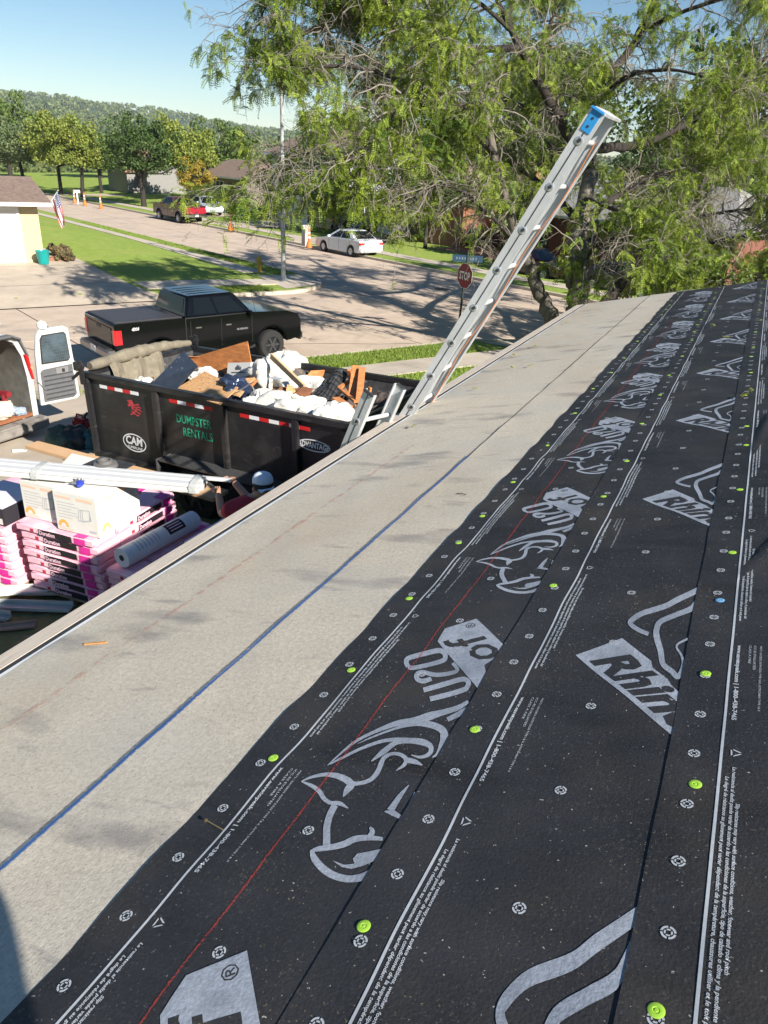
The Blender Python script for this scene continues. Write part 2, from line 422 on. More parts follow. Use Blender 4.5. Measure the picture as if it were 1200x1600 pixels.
# driveways
def zdrive_near(x, y):
    q, m = qm(x, y); return (g(x, y)) * sm((q + 18.3) / 1.6)
drv = struct(poly_surface('driveway', [QM(-18.2, -4.5), QM(-18.2, 7.2), QM(-16.9, 6.2), QM(-11.8, 6.0), QM(-11.5, 1.0), QM(-11.3, -4)], .025, M_conc, 1.0, g))
def zdrive_far(x, y):
    q, m = qm(x, y); return g(x, y) * sm((-28.3 - q) / 1.4)
drf = struct(poly_surface('driveway', [QM(-28.4, 12.6), QM(-28.4, -3), QM(-39.2, -1), QM(-39.6, 11.9), QM(-31.4, 11.9), QM(-30.0, 12.0)], .025, M_conc, 1.0, g))
jn = MB()
for q in (-31.4, -35.2):
    a, b = QM(q, -2), QM(q, 11.8); n = 14
    for i in range(n):
        p = a.lerp(b, i / n); r = a.lerp(b, (i + 1) / n); d = (b - a).normalized(); w = Vector((-d.y, d.x, 0)) * .012
        zz = lambda v: Vector((v.x, v.y, g(v.x, v.y) + .033))
        jn.quad(zz(p - w), zz(r - w), zz(r + w), zz(p + w))
for m in (4.2,):
    a, b = QM(-39, m), QM(-28.6, m); n = 14
    for i in range(n):
        p = a.lerp(b, i / n); r = a.lerp(b, (i + 1) / n); d = (b - a).normalized(); w = Vector((-d.y, d.x, 0)) * .012
        zz = lambda v: Vector((v.x, v.y, g(v.x, v.y) + .033))
        jn.quad(zz(p - w), zz(r - w), zz(r + w), zz(p + w))
jn.build('joint', M_tar, drf)
# sidewalks, slab by slab
def sidewalk(fn, a0, a1, b0, b1, step=1.5):
    o = bpy.data.objects.new('sidewalk', None); COL.objects.link(o); struct(o)
    n = int(round((a1 - a0) / step))
    for i in range(n):
        u0 = a0 + (a1 - a0) * i / n; u1 = a0 + (a1 - a0) * (i + 1) / n
        slab([fn(u0, b0), fn(u1, b0), fn(u1, b1), fn(u0, b1)], M_walk, o, None, 'slab', .08, .008)
    return o
sidewalk(lambda m, q: QM(q, m), 7.4, 17.9, -16.55, -15.15)
sidewalk(lambda m, q: QM(q, m), -14, -4.7, -16.55, -15.15)
sidewalk(lambda s, m: SM(s, m), -13.5, 15, 18.1, 19.4)
sidewalk(lambda m, q: QM(q, m), 12.2, 17.9, -31.3, -29.95)
sidewalk(lambda s, m: SM(s, m), -92, -31.6, 18.1, 19.35)
sidewalk(lambda s, m: SM(s, m), -92, 24, 30.1, 31.3)
# corner ramps of the crossing
for pts in ([QM(-31.2, 18.0), QM(-28.9, 17.6), QM(-29.4, 19.3), QM(-30.2, 20.1), QM(-31.6, 20.5), QM(-32.6, 20.5), QM(-32.4, 18.3)],
            [QM(-16.5, 18.0), QM(-17.8, 17.7), QM(-17.2, 19.2), QM(-16.4, 20.0), QM(-14.9, 20.5), QM(-14.4, 20.5), QM(-14.2, 18.2)]):
    struct(poly_surface('kerb_ramp', pts, .016, M_walk, 1.0))
# ------------------------------------------------------------------ the house whose roof is being covered
PER = 1.2953                     # repeat of the print
T_EAVE, T_SEAM = -2.497, -1.602
E1, E2, E3 = -1.249, -.743, -.221
Y0, Y1 = -3.4, 11.48
house = thing('house', 'single storey house under reroofing, low roof with grey and black underlayment sheets', 'house', (3.0, 4.0, .75))
HP = (3.0, 4.0, .75)
M_ice = mat('ice_barrier', (.515, .462, .375), .95, .18, 70, .3, 140, bdist=.003, spec=.15)
add_layer(M_ice, (.64, .59, .50), 150, (.58, .70), amount=.55, detail=3)
add_layer(M_ice, (.22, .205, .185), 130, (.59, .71), amount=.6, detail=3)
add_layer(M_ice, (.40, .32, .225), 1.3, (.5, .74), (1, .45, 1), .42, 7)
add_layer(M_ice, (.42, .425, .40), 2.0, (.5, .75), (.8, 1, 1), .5, 6, loc=(9, 4, 0))
add_layer(M_ice, (.16, .155, .16), 3.0, (.585, .71), (.55, 1.7, 1), .62, 7)
add_layer(M_ice, (.20, .19, .185), 9.0, (.63, .73), (.35, 1.5, 1), .5, 6, loc=(1, 3, 0))
M_und = mat('synthetic_underlayment', (.0175, .0182, .0215), .62, .4, 90, .6, 150, bdist=.0022, spec=.32)
add_layer(M_und, (.050, .050, .052), .9, (.42, .72), (1, .6, 1), .6, 7, loc=(2, 7, 0))
add_layer(M_und, (.008, .008, .009), 3.5, (.52, .75), (.6, 2.2, 1), .6, 5, loc=(5, 1, 0), rotz=.5)
add_layer(M_und, (.075, .060, .040), 2.4, (.5, .8), amount=.5, detail=8)
add_layer(M_und, (.15, .15, .155), 130, (.63, .70), amount=.6, detail=3, mask=(1.6, .25, .7))
add_layer(M_und, (.26, .20, .10), 170, (.65, .69), amount=.7, detail=3, mask=(2.6, .48, .68))
add_layer(M_und, (.034, .035, .040), 11, (.5, .7), (.4, 1.5, 1), .5, 6, rotz=.6)
add_layer(M_und, (.45, .43, .38), 110, (.725, .75), amount=.8, detail=2)
M_print = mat('grey_print', (.29, .32, .37), .6, .2, 90, .5, 150, bdist=.0022, dark=(.19, .21, .25), dscale=9, dth=(.5, .75))
M_line = mat('white_print', (.44, .47, .50), .6, .12, 90)
M_inkblk = M_und
M_deck = mat('painted_fascia', (.58, .50, .41), .75, .12, 14, .25, 40, stretch=(4, .4, 4), dark=(.45, .38, .3), dscale=5, dth=(.55, .8))
M_white = mat('white_metal', (.78, .78, .76), .45, .04, 8)
M_dk = mat('dark_gap', (.035, .037, .04), .7)
M_cap = mat('lime_plastic_cap', (.36, .62, .06), .4, .06, 30)
M_capb = mat('blue_plastic_cap', (.16, .36, .58), .4)

def surf(t, y):
    w = 2 * math.pi * y / PER
    return (.0011 * math.sin(3 * w + 9 * t + .6) + .0010 * math.sin(4 * w - 13 * t + 2.1) + .0009 * math.sin(2 * w + 17 * t + 4.0) + .0007 * math.sin(6 * w + 5 * t + 1.2) * math.sin(7 * t + w) + .0006 * math.sin(31 * t + 2 * w + 1.0)) * (1.5 if t > -1.26 else .6)
def conform(me, grid=0.0, k=0):
    bm = bmesh.new(); bm.from_mesh(me)
    if grid:
        ys = [v.co.y for v in bm.verts]; ts = [(v.co - CP).dot(RU) for v in bm.verts]
        for lo, hi, no, f in ((min(ys), max(ys), Vector((0, 1, 0)), lambda k: Vector((0, k, 0))), (min(ts), max(ts), RU, lambda k: CP + RU * k)):
            k = (math.floor(lo / grid) + 1) * grid
            while k < hi: bmesh.ops.bisect_plane(bm, geom=bm.verts[:] + bm.edges[:] + bm.faces[:], plane_co=f(k), plane_no=no); k += grid
    for v in bm.verts:
        t_ = (v.co - CP).dot(RU); v.co += RN * (surf(t_, v.co.y) + (ridge_z(k, t_, v.co.y) if k else 0))
    bm.to_mesh(me); bm.free(); me.update(); return me
def wob(y, k, amp):
    return amp * (math.sin(y * 2.1 + k * 1.7) * .5 + math.sin(y * 5.3 + k * 4.1) * .3 + math.sin(y * 11.7 + k) * .2)
RIDGES = {3: [(-.15, 2.30, .04, 2.80, .013, .022), (-.135, 3.46, -.02, 4.5, .013, .024), (-.10, 5.2, -.02, 6.0, .01, .02)],
          2: [(-.672, 5.3, -.676, 4.4, .011, .018), (-.60, 7.3, -.61, 8.1, .008, .016)],
          1: [(-1.196, 4.2, -1.204, 3.85, .010, .014), (-1.21, 6.6, -1.19, 7.3, .010, .016), (-.9, 8.0, -1.0, 8.3, .004, .03)]}
def ridge_z(k, tt, y):
    z = 0.0
    for (ta, ya, tb, yb, hh, wd) in RIDGES.get(k, []):
        dx, dyy = tb - ta, yb - ya; L2 = dx * dx + dyy * dyy; s_ = ((tt - ta) * dx + (y - ya) * dyy) / L2
        if -.05 < s_ < 1.05:
            dist = abs((tt - ta) * dyy - (y - ya) * dx) / math.sqrt(L2); w_ = wd * (.35 + .65 * min(1, max(0, s_)))
            z += hh * sm(s_ * 1.1) * sm((1.05 - s_) * 6) * math.exp(-(dist / w_) ** 2)
    return z
def sheet(name, t0, t1, y0, y1, off, m, k, wav=.006, lift=.004, nt=None, dy=.06):
    ny = int((y1 - y0) / dy); ts = [t0, t0 + .004, t0 + .02, t0 + .05]
    t = t0 + .08; step = (.018 if k == 3 else .03 if k in RIDGES else .05) if k < 4 else .16
    while t < t1:
        ts.append(t); t += step if t < t0 + .56 else .12
    ts.append(t1)
    ridges = RIDGES.get(k, [])
    V = []; 
    for i in range(ny + 1):
        y = y0 + (y1 - y0) * i / ny
        ww = wob(y, k, wav); lf = lift * max(0, math.sin(y * 1.9 + k * 2.3) + .3 * math.sin(y * 6.1 + k))
        for j, tt in enumerate(ts):
            a = math.exp(-(tt - t0) / .04)
            z = off + lf * a + surf(tt, y)
            if k >= 1: z += 0
            if ridges: z += ridge_z(k, tt, y)
            V.append(tuple(RP(tt + ww * a, y, z)))
        V.append(tuple(RP(t0 + ww + .002, y, off - .0018 + surf(t0, y))))
    n = len(ts); F = []; st = n + 1
    for i in range(ny):
        for j in range(n - 1): F.append((i * st + j, i * st + j + 1, (i + 1) * st + j + 1, (i + 1) * st + j))
        F.append((i * st, (i + 1) * st, (i + 1) * st + n, i * st + n))
    me = np_mesh(name, V, F, True)
    try: me.set_sharp_from_angle(angle=math.radians(50))
    except Exception: pass
    return link(name, me, m, house, HP)
# deck, fascia, drip edge
mb = MB(); a = [RP(T_EAVE - .03, Y0, -.02), RP(3.4, Y0, -.02), RP(3.4, Y1 - .01, -.02), RP(T_EAVE - .03, Y1 - .01, -.02)]
a2 = [RP(T_EAVE - .03, Y0, -.001), RP(3.4, Y0, -.001), RP(3.4, Y1 - .01, -.001), RP(T_EAVE - .03, Y1 - .01, -.001)]
mb.add(a + a2, [(3, 2, 1, 0), (4, 5, 6, 7), (0, 1, 5, 4), (1, 2, 6, 5), (2, 3, 7, 6), (3, 0, 4, 7)]); mb.build('roof_deck', mat('plywood_deck', (.36, .26, .16), .8, .2, 6), house, pinv=HP)
xe, ze = RP(T_EAVE - .06, 0, 0).x, RP(T_EAVE - .06, 0, 0).z
mb = MB(); q0 = [RP(-2.668, 0, .004), RP(-2.556, 0, .001), RP(-2.556, 0, -.03), RP(-2.645, 0, -.15)]
mb.prism([(p.x, p.z) for p in q0], Y0, Y1 + .02, 'y'); mb.build('fascia_board', M_deck, house, .004, pinv=HP)
mb = MB(); q0 = [RP(-2.5555, 0, .0005), RP(-2.522, 0, .0005), RP(-2.525, 0, -.03), RP(-2.555, 0, -.03)]
mb.prism([(p.x, p.z) for p in q0], Y0, Y1, 'y'); mb.build('gap_strip', M_dk, house, pinv=HP)
mb = MB(); q0 = [RP(-2.5215, 0, .002), RP(-2.48, 0, .002), RP(-2.48, 0, -.002), RP(-2.5215, 0, -.012)]
mb.prism([(p.x, p.z) for p in q0], Y0, Y1 + .01, 'y'); mb.build('drip_edge', M_white, house, pinv=HP)
mb = MB(); mb.add([tuple(RP(-2.65, Y1, -.01)), tuple(RP(3.4, Y1, -.01)), tuple(RP(3.4, Y1 + .035, -.01)), tuple(RP(-2.65, Y1 + .035, -.01)),
        tuple(RP(-2.65, Y1, -.14)), tuple(RP(3.4, Y1, -.14)), tuple(RP(3.4, Y1 + .035, -.14)), tuple(RP(-2.65, Y1 + .035, -.14))], [(0, 1, 2, 3), (7, 6, 5, 4), (0, 4, 5, 1), (1, 5, 6, 2), (2, 6, 7, 3), (3, 7, 4, 0)])
mb.build('rake_board', M_deck, house, pinv=HP)
# walls and back slope of the roof
rx, rz = RP(3.4, 0, 0).x, RP(3.4, 0, 0).z
mb = MB(); mb.prism([(xe + .55, .5), (xe + .55, ze - .14), (rx, rz - .14), (2 * rx - xe - .55, ze - .14), (2 * rx - xe - .55, .5)], Y0 + .3, Y1 - .35, 'y')
mb.build('wall', mat('tan_siding', (.45, .39, .3), .8, .08, 3), house, pinv=HP)
mb = MB(); mb.prism([(rx, rz + .0), (2 * rx - xe, ze + .0), (2 * rx - xe, ze - .12), (rx, rz - .12)], Y0, Y1, 'y'); mb.build('back_roof_slope', mat('brown_shingle', (.2, .15, .12), .9, .25, 8, .5, 30), house, pinv=HP)
# underlayment, course by course
ice1 = sheet('ice_barrier_sheet', T_EAVE + .004, T_SEAM + .12, Y0, Y1 + .02, .005, M_ice, 0, .003, .001)
ice2 = sheet('ice_barrier_sheet', T_SEAM, E1 + .25, Y0, Y1 + .015, .009, M_ice, 0, .003, .002)
und = {}
und[1] = sheet('underlayment_sheet', E1, E2 + .54, Y0, Y1 - .02, .0110, M_und, 1, .007, .003, dy=.04)
und[2] = sheet('underlayment_sheet', E2, E3 + .54, Y0, Y1 + .0, .0131, M_und, 2, .004, .0005, dy=.04)
und[3] = sheet('underlayment_sheet', E3, E3 + 1.06, Y0, Y1 + .01, .0152, M_und, 3, .005, .0005, dy=.04)
for k in range(4, 10):
    t0 = E3 + (k - 3) * .52; und[k] = sheet('underlayment_sheet', t0, min(3.4, t0 + 1.06), Y0, Y1, .0110 + .0021 * (k - 1), M_und, 9, .004, .003, dy=.3)
OFF = {1: .0121, 2: .0142, 3: .0163}
# chalk lines
def chalk(name, col, amount, scale, parent, t, y0, y1, w, off, edge=.5, tilt=0.0):
    m = bpy.data.materials.new(name); m.use_nodes = True; N = m.node_tree.nodes; L = m.node_tree.links; b = N['Principled BSDF']
    b.inputs['Base Color'].default_value = (*col, 1); b.inputs['Roughness'].default_value = .95; b.inputs['Specular IOR Level'].default_value = .1
    tc = N.new('ShaderNodeTexCoord'); no = N.new('ShaderNodeTexNoise'); no.inputs['Scale'].default_value = scale; no.inputs['Detail'].default_value = 4; L.new(tc.outputs['Object'], no.inputs[0])
    uv = N.new('ShaderNodeUVMap'); sx = N.new('ShaderNodeSeparateXYZ'); L.new(uv.outputs[0], sx.inputs[0])
    # thin out towards the edges of the line: 1 - |2u-1|
    a = N.new('ShaderNodeMath'); a.operation = 'MULTIPLY_ADD'; a.inputs[1].default_value = 2; a.inputs[2].default_value = -1; L.new(sx.outputs[0], a.inputs[0])
    ab = N.new('ShaderNodeMath'); ab.operation = 'ABSOLUTE'; L.new(a.outputs[0], ab.inputs[0])
    su = N.new('ShaderNodeMath'); su.operation = 'MULTIPLY_ADD'; su.inputs[1].default_value = -edge; L.new(ab.outputs[0], su.inputs[0]); L.new(no.outputs['Fac'], su.inputs[2])
    r = N.new('ShaderNodeMapRange'); r.inputs[1].default_value = .5 - amount; r.inputs[2].default_value = .75 - amount; L.new(su.outputs[0], r.inputs[0])
    r.inputs[4].default_value = min(1, .35 + amount)
    L.new(r.outputs[0], b.inputs['Alpha'])
    n = int((y1 - y0) / .04); V = []; F = []
    for i in range(n + 1):
        y = y0 + (y1 - y0) * i / n; tt = t + wob(y, 5, .004) + tilt * (y - y0)
        V += [tuple(RP(tt - w / 2, y, off)), tuple(RP(tt + w / 2, y, off))]
        if i: F.append((2 * i - 2, 2 * i - 1, 2 * i + 1, 2 * i))
    me = bpy.data.meshes.new(name); me.from_pydata(V, [], F); ul = me.uv_layers.new(name='UVMap')
    for lp in me.loops: ul.data[lp.index].uv = (lp.vertex_index % 2, V[lp.vertex_index][1])
    return link('chalk_line', conform(me), m, parent, HP)
chalk('blue_chalk', (.05, .135, .36), .40, 65, ice2, T_SEAM + .002, Y0, 3.9, .016, .0125, .25)
chalk('pink_chalk', (.60, .36, .29), .12, 26, ice1, -2.235, Y0, 4.2, .034, .0085, .12, .018)
chalk('pink_chalk_b', (.60, .36, .29), .02, 26, ice1, -2.15, 3.2, 8.0, .03, .0087, .12, .004)
chalk('red_chalk', (.55, .06, .045), .22, 220, und[1], -.983, Y0, 8.5, .012, .0128, .45)
chalk('red_dust', (.42, .05, .04), -.04, 260, und[1], -.983, Y0, 9.0, .07, .0126, .35)
mb = MB()
for i in range(64):
    y = 3.2 + i * .13; tt = T_SEAM - .003
    mb.quad(RP(tt - .006 + wob(y, 5, .004), y, .0085), RP(tt + .004 + wob(y, 5, .004), y, .0125), RP(tt + .004 + wob(y + .13, 5, .004), y + .13, .0125), RP(tt - .006 + wob(y + .13, 5, .004), y + .13, .0085))
link('lap_seam_strip', conform(mb.mesh('lap')), M_dk, ice2)  # dark strip laid over the step of the lap seam

# ---- print on the black sheets
def ribbon(px_pts, conv):
    """stroke given as picture points + widths -> roof polygon strip (t,y)"""
    P = [Vector((conv[0] + x / conv[2], conv[1] + y / conv[2])) for x, y, w in px_pts]; Wd = [w / conv[2] / 2 for _, _, w in px_pts]
    # smooth the path
    Q = []; QW = []
    for i in range(len(P) - 1):
        p0, p1, p2, p3 = P[max(i - 1, 0)], P[i], P[i + 1], P[min(i + 2, len(P) - 1)]
        for k in range(5):
            u = k / 5; Q.append(.5 * ((2 * p1) + (p2 - p0) * u + (2 * p0 - 5 * p1 + 4 * p2 - p3) * u * u + (3 * p1 - p0 - 3 * p2 + p3) * u ** 3)); QW.append(Wd[i] * (1 - u) + Wd[i + 1] * u)
    Q.append(P[-1]); QW.append(Wd[-1]); L = []; Rr = []
    for i, p in enumerate(Q):
        d = (Q[min(i + 1, len(Q) - 1)] - Q[max(i - 1, 0)]); d = d.normalized() if d.length > 1e-6 else Vector((1, 0)); n = Vector((-d.y, d.x))
        L.append(rty(tuple(p + n * QW[i]))); Rr.append(rty(tuple(p - n * QW[i])))
    return L, Rr
def print_mesh(name, strips, polys, off):
    V = []; F = []; k = 0
    for L, Rr in strips:
        o = off + k * .000015; k += 1; b = len(V)
        for a, c in zip(L, Rr): V += [tuple(RP(a[0], a[1], o)), tuple(RP(c[0], c[1], o))]
        F += [(b + 2 * i, b + 2 * i + 1, b + 2 * i + 3, b + 2 * i + 2) for i in range(len(L) - 1)]
    for p in polys:
        o = off + k * .000015; k += 1; b = len(V); V += [tuple(RP(a[0], a[1], o)) for a in p]; F.append(tuple(range(b, b + len(p))))
    me = bpy.data.meshes.new(name); me.from_pydata(V, [], F)
    bm = bmesh.new(); bm.from_mesh(me)
    for f in bm.faces:
        f.normal_update()
        if f.normal.z < 0: f.normal_flip()
    bmesh.ops.triangulate(bm, faces=[f for f in bm.faces if len(f.verts) > 4]); bm.to_mesh(me); bm.free(); me.materials.append(M_print); return conform(me, .045)
Z4 = (400, 1000, 4); Z3 = (300, 1300, 4); Z6 = (600, 900, 4); Z9a = (900, 1000, 4); Z9b = (900, 700, 4)
head_strokes = [
 (Z4, [(290, 912, 6), (350, 885, 16), (430, 868, 24), (500, 872, 34), (560, 892, 42), (598, 925, 50), (572, 965, 36), (550, 1005, 4)]),
 (Z4, [(600, 920, 26), (660, 915, 24), (720, 893, 26), (762, 850, 30), (785, 800, 30), (805, 762, 26), (850, 738, 20), (905, 742, 22), (942, 770, 28), (930, 806, 22), (880, 840, 4)]),
 (Z4, [(940, 775, 34), (1000, 786, 30), (1045, 806, 4)]),
 (Z4, [(725, 782, 4), (800, 725, 36), (880, 668, 30), (960, 658, 34), (1050, 668, 40), (1098, 695, 32), (1085, 738, 24), (1030, 757, 18), (975, 745, 4)]),
 (Z4, [(452, 808, 4), (520, 745, 12), (620, 662, 18), (740, 598, 20), (880, 548, 36), (1000, 535, 56), (1090, 500, 54), (1160, 474, 40), (1260, 440, 34), (1330, 400, 20)]),
 (Z4, [(452, 808, 4), (540, 762, 16), (650, 708, 18), (780, 660, 22), (880, 648, 24), (980, 652, 20)]),
 (Z4, [(640, 672, 3), (760, 618, 12), (900, 572, 16), (1010, 560, 10)]),
 (Z4, [(1000, 548, 30), (1100, 558, 44), (1168, 590, 46), (1182, 640, 52), (1165, 690, 40), (1138, 735, 20), (1105, 756, 4)]),
 (Z4, [(1200, 520, 30), (1290, 470, 40), (1380, 420, 30)]),
 (Z4, [(960, 930, 4), (905, 1000, 30), (845, 1095, 46)]), (Z4, [(810, 1100, 6), (862, 1112, 38), (915, 1142, 24)]), (Z4, [(1005, 980, 24), (965, 1045, 8)]),
 (Z4, [(290, 912, 6), (350, 935, 22), (400, 970, 30), (430, 1015, 28), (470, 1043, 24), (530, 1048, 28), (582, 1078, 6)]),
 (Z4, [(500, 1058, 40), (465, 1130, 42), (450, 1200, 44), (449, 1262, 45), (449, 1318, 46)]),
 (Z3, [(745, 152, 8), (800, 136, 34), (880, 124, 36), (960, 104, 40), (1020, 76, 40), (1100, 68, 36), (1200, 78, 20)]), (Z3, [(1118, 2, 12), (1135, 30, 34), (1118, 62, 34)]),
 (Z3, [(757, 150, 24), (775, 200, 44), (830, 260, 48), (900, 300, 46), (990, 320, 44), (1095, 303, 50), (1190, 240, 50)])]
head_polys = [(Z3, [(1012, 195), (1040, 165), (1100, 155), (1195, 138), (1240, 120), (1200, 180), (1150, 210), (1080, 240), (1000, 258), (940, 245), (885, 207), (960, 233), (1022, 226)])]
u20 = [(Z6, [(155, 585, 30), (142, 552, 30), (168, 522, 30), (330, 484, 30), (374, 494, 30), (386, 520, 30), (360, 549, 30), (200, 590, 30), (155, 585, 30)]),
       (Z6, [(300, 664, 28), (250, 680, 30), (214, 668, 30), (208, 640, 30), (240, 622, 30), (330, 640, 28), (420, 628, 26), (462, 608, 24), (432, 562, 22)]),
       (Z6, [(250, 735, 30), (380, 697, 30), (490, 667, 30), (530, 684, 30), (522, 714, 30), (490, 733, 30), (290, 788, 30)])]
oof_poly = [(Z6, [(385, 355), (580, 290), (740, 440), (800, 500), (700, 850), (585, 720), (338, 430)])]
cvp = lambda c, p: rty((c[0] + p[0] / c[2], c[1] + p[1] / c[2]))
me1 = print_mesh('rhino_print', [ribbon(s, c) for c, s in head_strokes + u20], [[cvp(c, p) for p in pl] for c, pl in head_polys + oof_poly], OFF[1])
rhin_poly = [(Z9a, [(0, 120), (290, 18), (470, 150), (480, 195), (575, 270), (600, 310), (640, 345), (700, 400), (760, 760), (590, 620)])]
ears = [(Z9b, [(860, 865, 30), (775, 905, 32), (640, 970, 36), (560, 1010, 34), (420, 1050, 34), (352, 1098, 36), (345, 1130, 30), (395, 1168, 28), (455, 1192, 24)]),
        (Z9b, [(775, 940, 20), (750, 985, 24), (715, 1032, 36), (620, 1070, 34), (530, 1110, 36), (505, 1165, 36), (507, 1215, 38), (530, 1290, 36), (545, 1370, 34), (600, 1420, 34), (640, 1455, 34), (672, 1380, 24), (660, 1320, 14), (630, 1262, 12), (700, 1225, 14)])]
me2 = print_mesh('rhino_print', [ribbon(s, c) for c, s in ears], [[cvp(c, p) for p in pl] for c, pl in rhin_poly], OFF[2])
for k in range(-2, 8):
    link('printed_emblem', me1, None, und[1], HP, (0, k * PER, 0)); link('printed_emblem', me2, None, und[2], HP, (0, k * PER, 0))
# the brand lettering inside the two boxes, as dark letters on the grey print
xv = (RU * -.70 + Vector((0, .714, 0))); yv = RN.cross(xv)
o1 = RP(-.742, 1.728, OFF[1] + .0006)
tx = text_on('t', 'Roof', frame(RP(-.556, 1.645, OFF[1] + .0006), xv, yv), .42, M_inkblk, None, bold=.012, shear=.12, height=.128)
tr = text_on('t', '\u00ae', frame(RP(-.861, 1.965, OFF[1] + .0006), xv, yv), .034, M_inkblk, None)
xv2 = -xv; yv2 = RN.cross(xv2)
o2 = RP(-.468, 1.828, OFF[2] + .0005)
tx2 = text_on('t', 'Rhino', frame(o2 - yv2 * .004 - xv2 * .004, xv2, yv2), .405, M_inkblk, None, bold=.042, shear=.28, height=.116)
for o, pr in ((tx, 1), (tr, 1), (tx2, 2)):
    me = conform(o.data, .045); bpy.data.objects.remove(o)
    for k in range(-2, 8): link('printed_lettering', me, None, und[pr], HP, (0, k * PER, 0))
# lines, targets, small print
def strip_line(k, t, w=.006):
    mb = MB(); n = 420; ys = [Y0 + (Y1 - .05 - Y0) * i / n for i in range(n + 1)]
    for a, b in zip(ys, ys[1:]): mb.quad(RP(t - w / 2, a, OFF[k]), RP(t + w / 2, a, OFF[k]), RP(t + w / 2, b, OFF[k]), RP(t - w / 2, b, OFF[k]))
    link('printed_line', conform(mb.mesh('line'), 0, k), M_line, und[k])
strip_line(1, -1.136); strip_line(2, -.625); strip_line(3, -.106)
def ring(mb, t, y, off, r0, r1, gap, n=4, ph=0):
    for s in range(n):
        a0 = ph + 6.2832 * s / n + gap; a1 = ph + 6.2832 * (s + 1) / n - gap; m = 5
        for i in range(m):
            u, v = a0 + (a1 - a0) * i / m, a0 + (a1 - a0) * (i + 1) / m
            mb.quad(RP(t + r0 * math.cos(u), y + r0 * math.sin(u), off), RP(t + r1 * math.cos(u), y + r1 * math.sin(u), off), RP(t + r1 * math.cos(v), y + r1 * math.sin(v), off), RP(t + r0 * math.cos(v), y + r0 * math.sin(v), off))
tm = {}
for k in (1, 2, 3):
    mb = MB(); ring(mb, 0, 0, OFF[k], .0095, .0135, .12); ring(mb, 0, 0, OFF[k], .0045, .0075, .2, 4, .785)
    tm[k] = mb.mesh('target'); tm[k].materials.append(M_line)
def target(k, t, y):
    p = RP(t, y, surf(t, y) + ridge_z(k, t, y) + .0003) - RP(0, 0); link('printed_target', tm[k], None, und[k], HP, p)
D8 = PER / 8
for i in range(-6, 60):
    y = .541 + i * D8
    if y < Y1 - .2: target(1, -1.1885, y)
    y = .806 + i * D8
    if y < Y1 - .2: target(2, -.680, y)
    y = .996 + i * D8
    if y < Y1 - .2: target(3, -.162, y)
for i in range(-3, 26):
    y = .698 + i * D8 * 2
    if y < Y1 - .2 and i % 4 not in (2,): target(1, -.934, y)
    y = .966 + i * D8 * 2
    if y < Y1 - .2: target(2, -.422, y)
def small_text(k, s, t, y, ln, hh, bold=.0, shear=0.0, reps=range(-1, 7)):
    """runs towards -Y, top of the letters up the slope"""
    M = frame(RP(t - hh / 2, y, OFF[k]), (0, -1, 0), RU)
    o = text_on('t', s, M, ln, M_line, None, bold=bold, shear=shear, height=hh); me = conform(o.data); bpy.data.objects.remove(o)
    for r in reps:
        if y + r * PER < Y1 - .1: link('printed_text', me, None, und[k], HP, (0, r * PER, 0))
SP = 'La resistencia al desliz puede variar de acuerdo a las condiciones de la superficie, tipo de calzado o clima y la pendiente del'
FR = 'Le degr\u00e9 de r\u00e9sistance au glissement peut varier d\u00e9pendant de la temp\u00e9rature, chaussures utiliser et le toit pente'
EN = 'Slip resistance may vary with surface conditions, weather, footwear and roof pitch'
for k, (tl, yu) in {1: (-1.136, 1.188), 2: (-.625, 1.620), 3: (-.106, 1.980)}.items():
    small_text(k, 'www.eavetopeak.com | 1-800-438-7465', tl + .018, yu, .347, .0145, .03)
    small_text(k, FR, tl + .0145, yu - .556, .60, .0105, .025, .2); small_text(k, SP, tl + .0275, yu - .522, .62, .0105, .025, .2)
    small_text(k, EN, tl + .0385, yu - .634, .405, .0105, .025, .2)
    small_text(k, 'MEETS / EXCEEDS ASTM D226 TYPE I & II, ASTM D4869 TYPE I & II', tl + .072, yu + .005, .305, .006)
    small_text(k, 'ICC-ES EVALUATED', tl + .058, yu + .005, .13, .006); small_text(k, 'CLASS A FIRE', tl + .046, yu + .005, .10, .006)
    mb = MB()   # recycling triangle
    for s in range(3):
        a0, a1 = 6.2832 * s / 3 + .25, 6.2832 * (s + 1) / 3 - .12; c = (tl + .028, yu - .474); p = [(c[0] + .014 * math.cos(a), c[1] + .014 * math.sin(a)) for a in (a0, a1)]
        q = [(c[0] + .009 * math.cos(a), c[1] + .009 * math.sin(a)) for a in (a0, a1)]
        mb.quad(RP(*p[0], OFF[k]), RP(*p[1], OFF[k]), RP(*q[1], OFF[k]), RP(*q[0], OFF[k]))
    me = conform(mb.mesh('recycling_mark')); me.materials.append(M_line)
    for r in range(-1, 7): link('printed_mark', me, None, und[k], HP, (0, r * PER, 0))
# cap nails
cm = MB(); cm.lathe([(.0135, 0), (.0138, .0007), (.0125, .0013), (.006, .0014), (.0055, .0009), (.003, .0009), (.0028, .0016), (.0001, .0017)], n=20); cap_me = cm.mesh('cap', smooth=True); cap_me.materials.append(M_cap)
capb = cap_me.copy(); capb.materials.clear(); capb.materials.append(M_capb)
TILT = RN.to_track_quat('Z', 'Y').to_euler()
def cap(k, t, y, me=None):
    o = link('cap_nail', me or cap_me, None, und[k]); o.location = RP(t, y, OFF[k] - .0004 + surf(t, y) + ridge_z(k, t, y)); o.rotation_euler = TILT
cr = random.Random(5)
for t, y in ((-1.166, 1.215), (-1.167, 1.647), (-1.184, 2.124), (-1.185, 2.635), (-1.185, 2.939)): cap(1, t, y)
for t, y in ((-.689, .836), (-.685, 1.451), (-.69, 2.281), (-.69, 3.191)): cap(2, t, y)
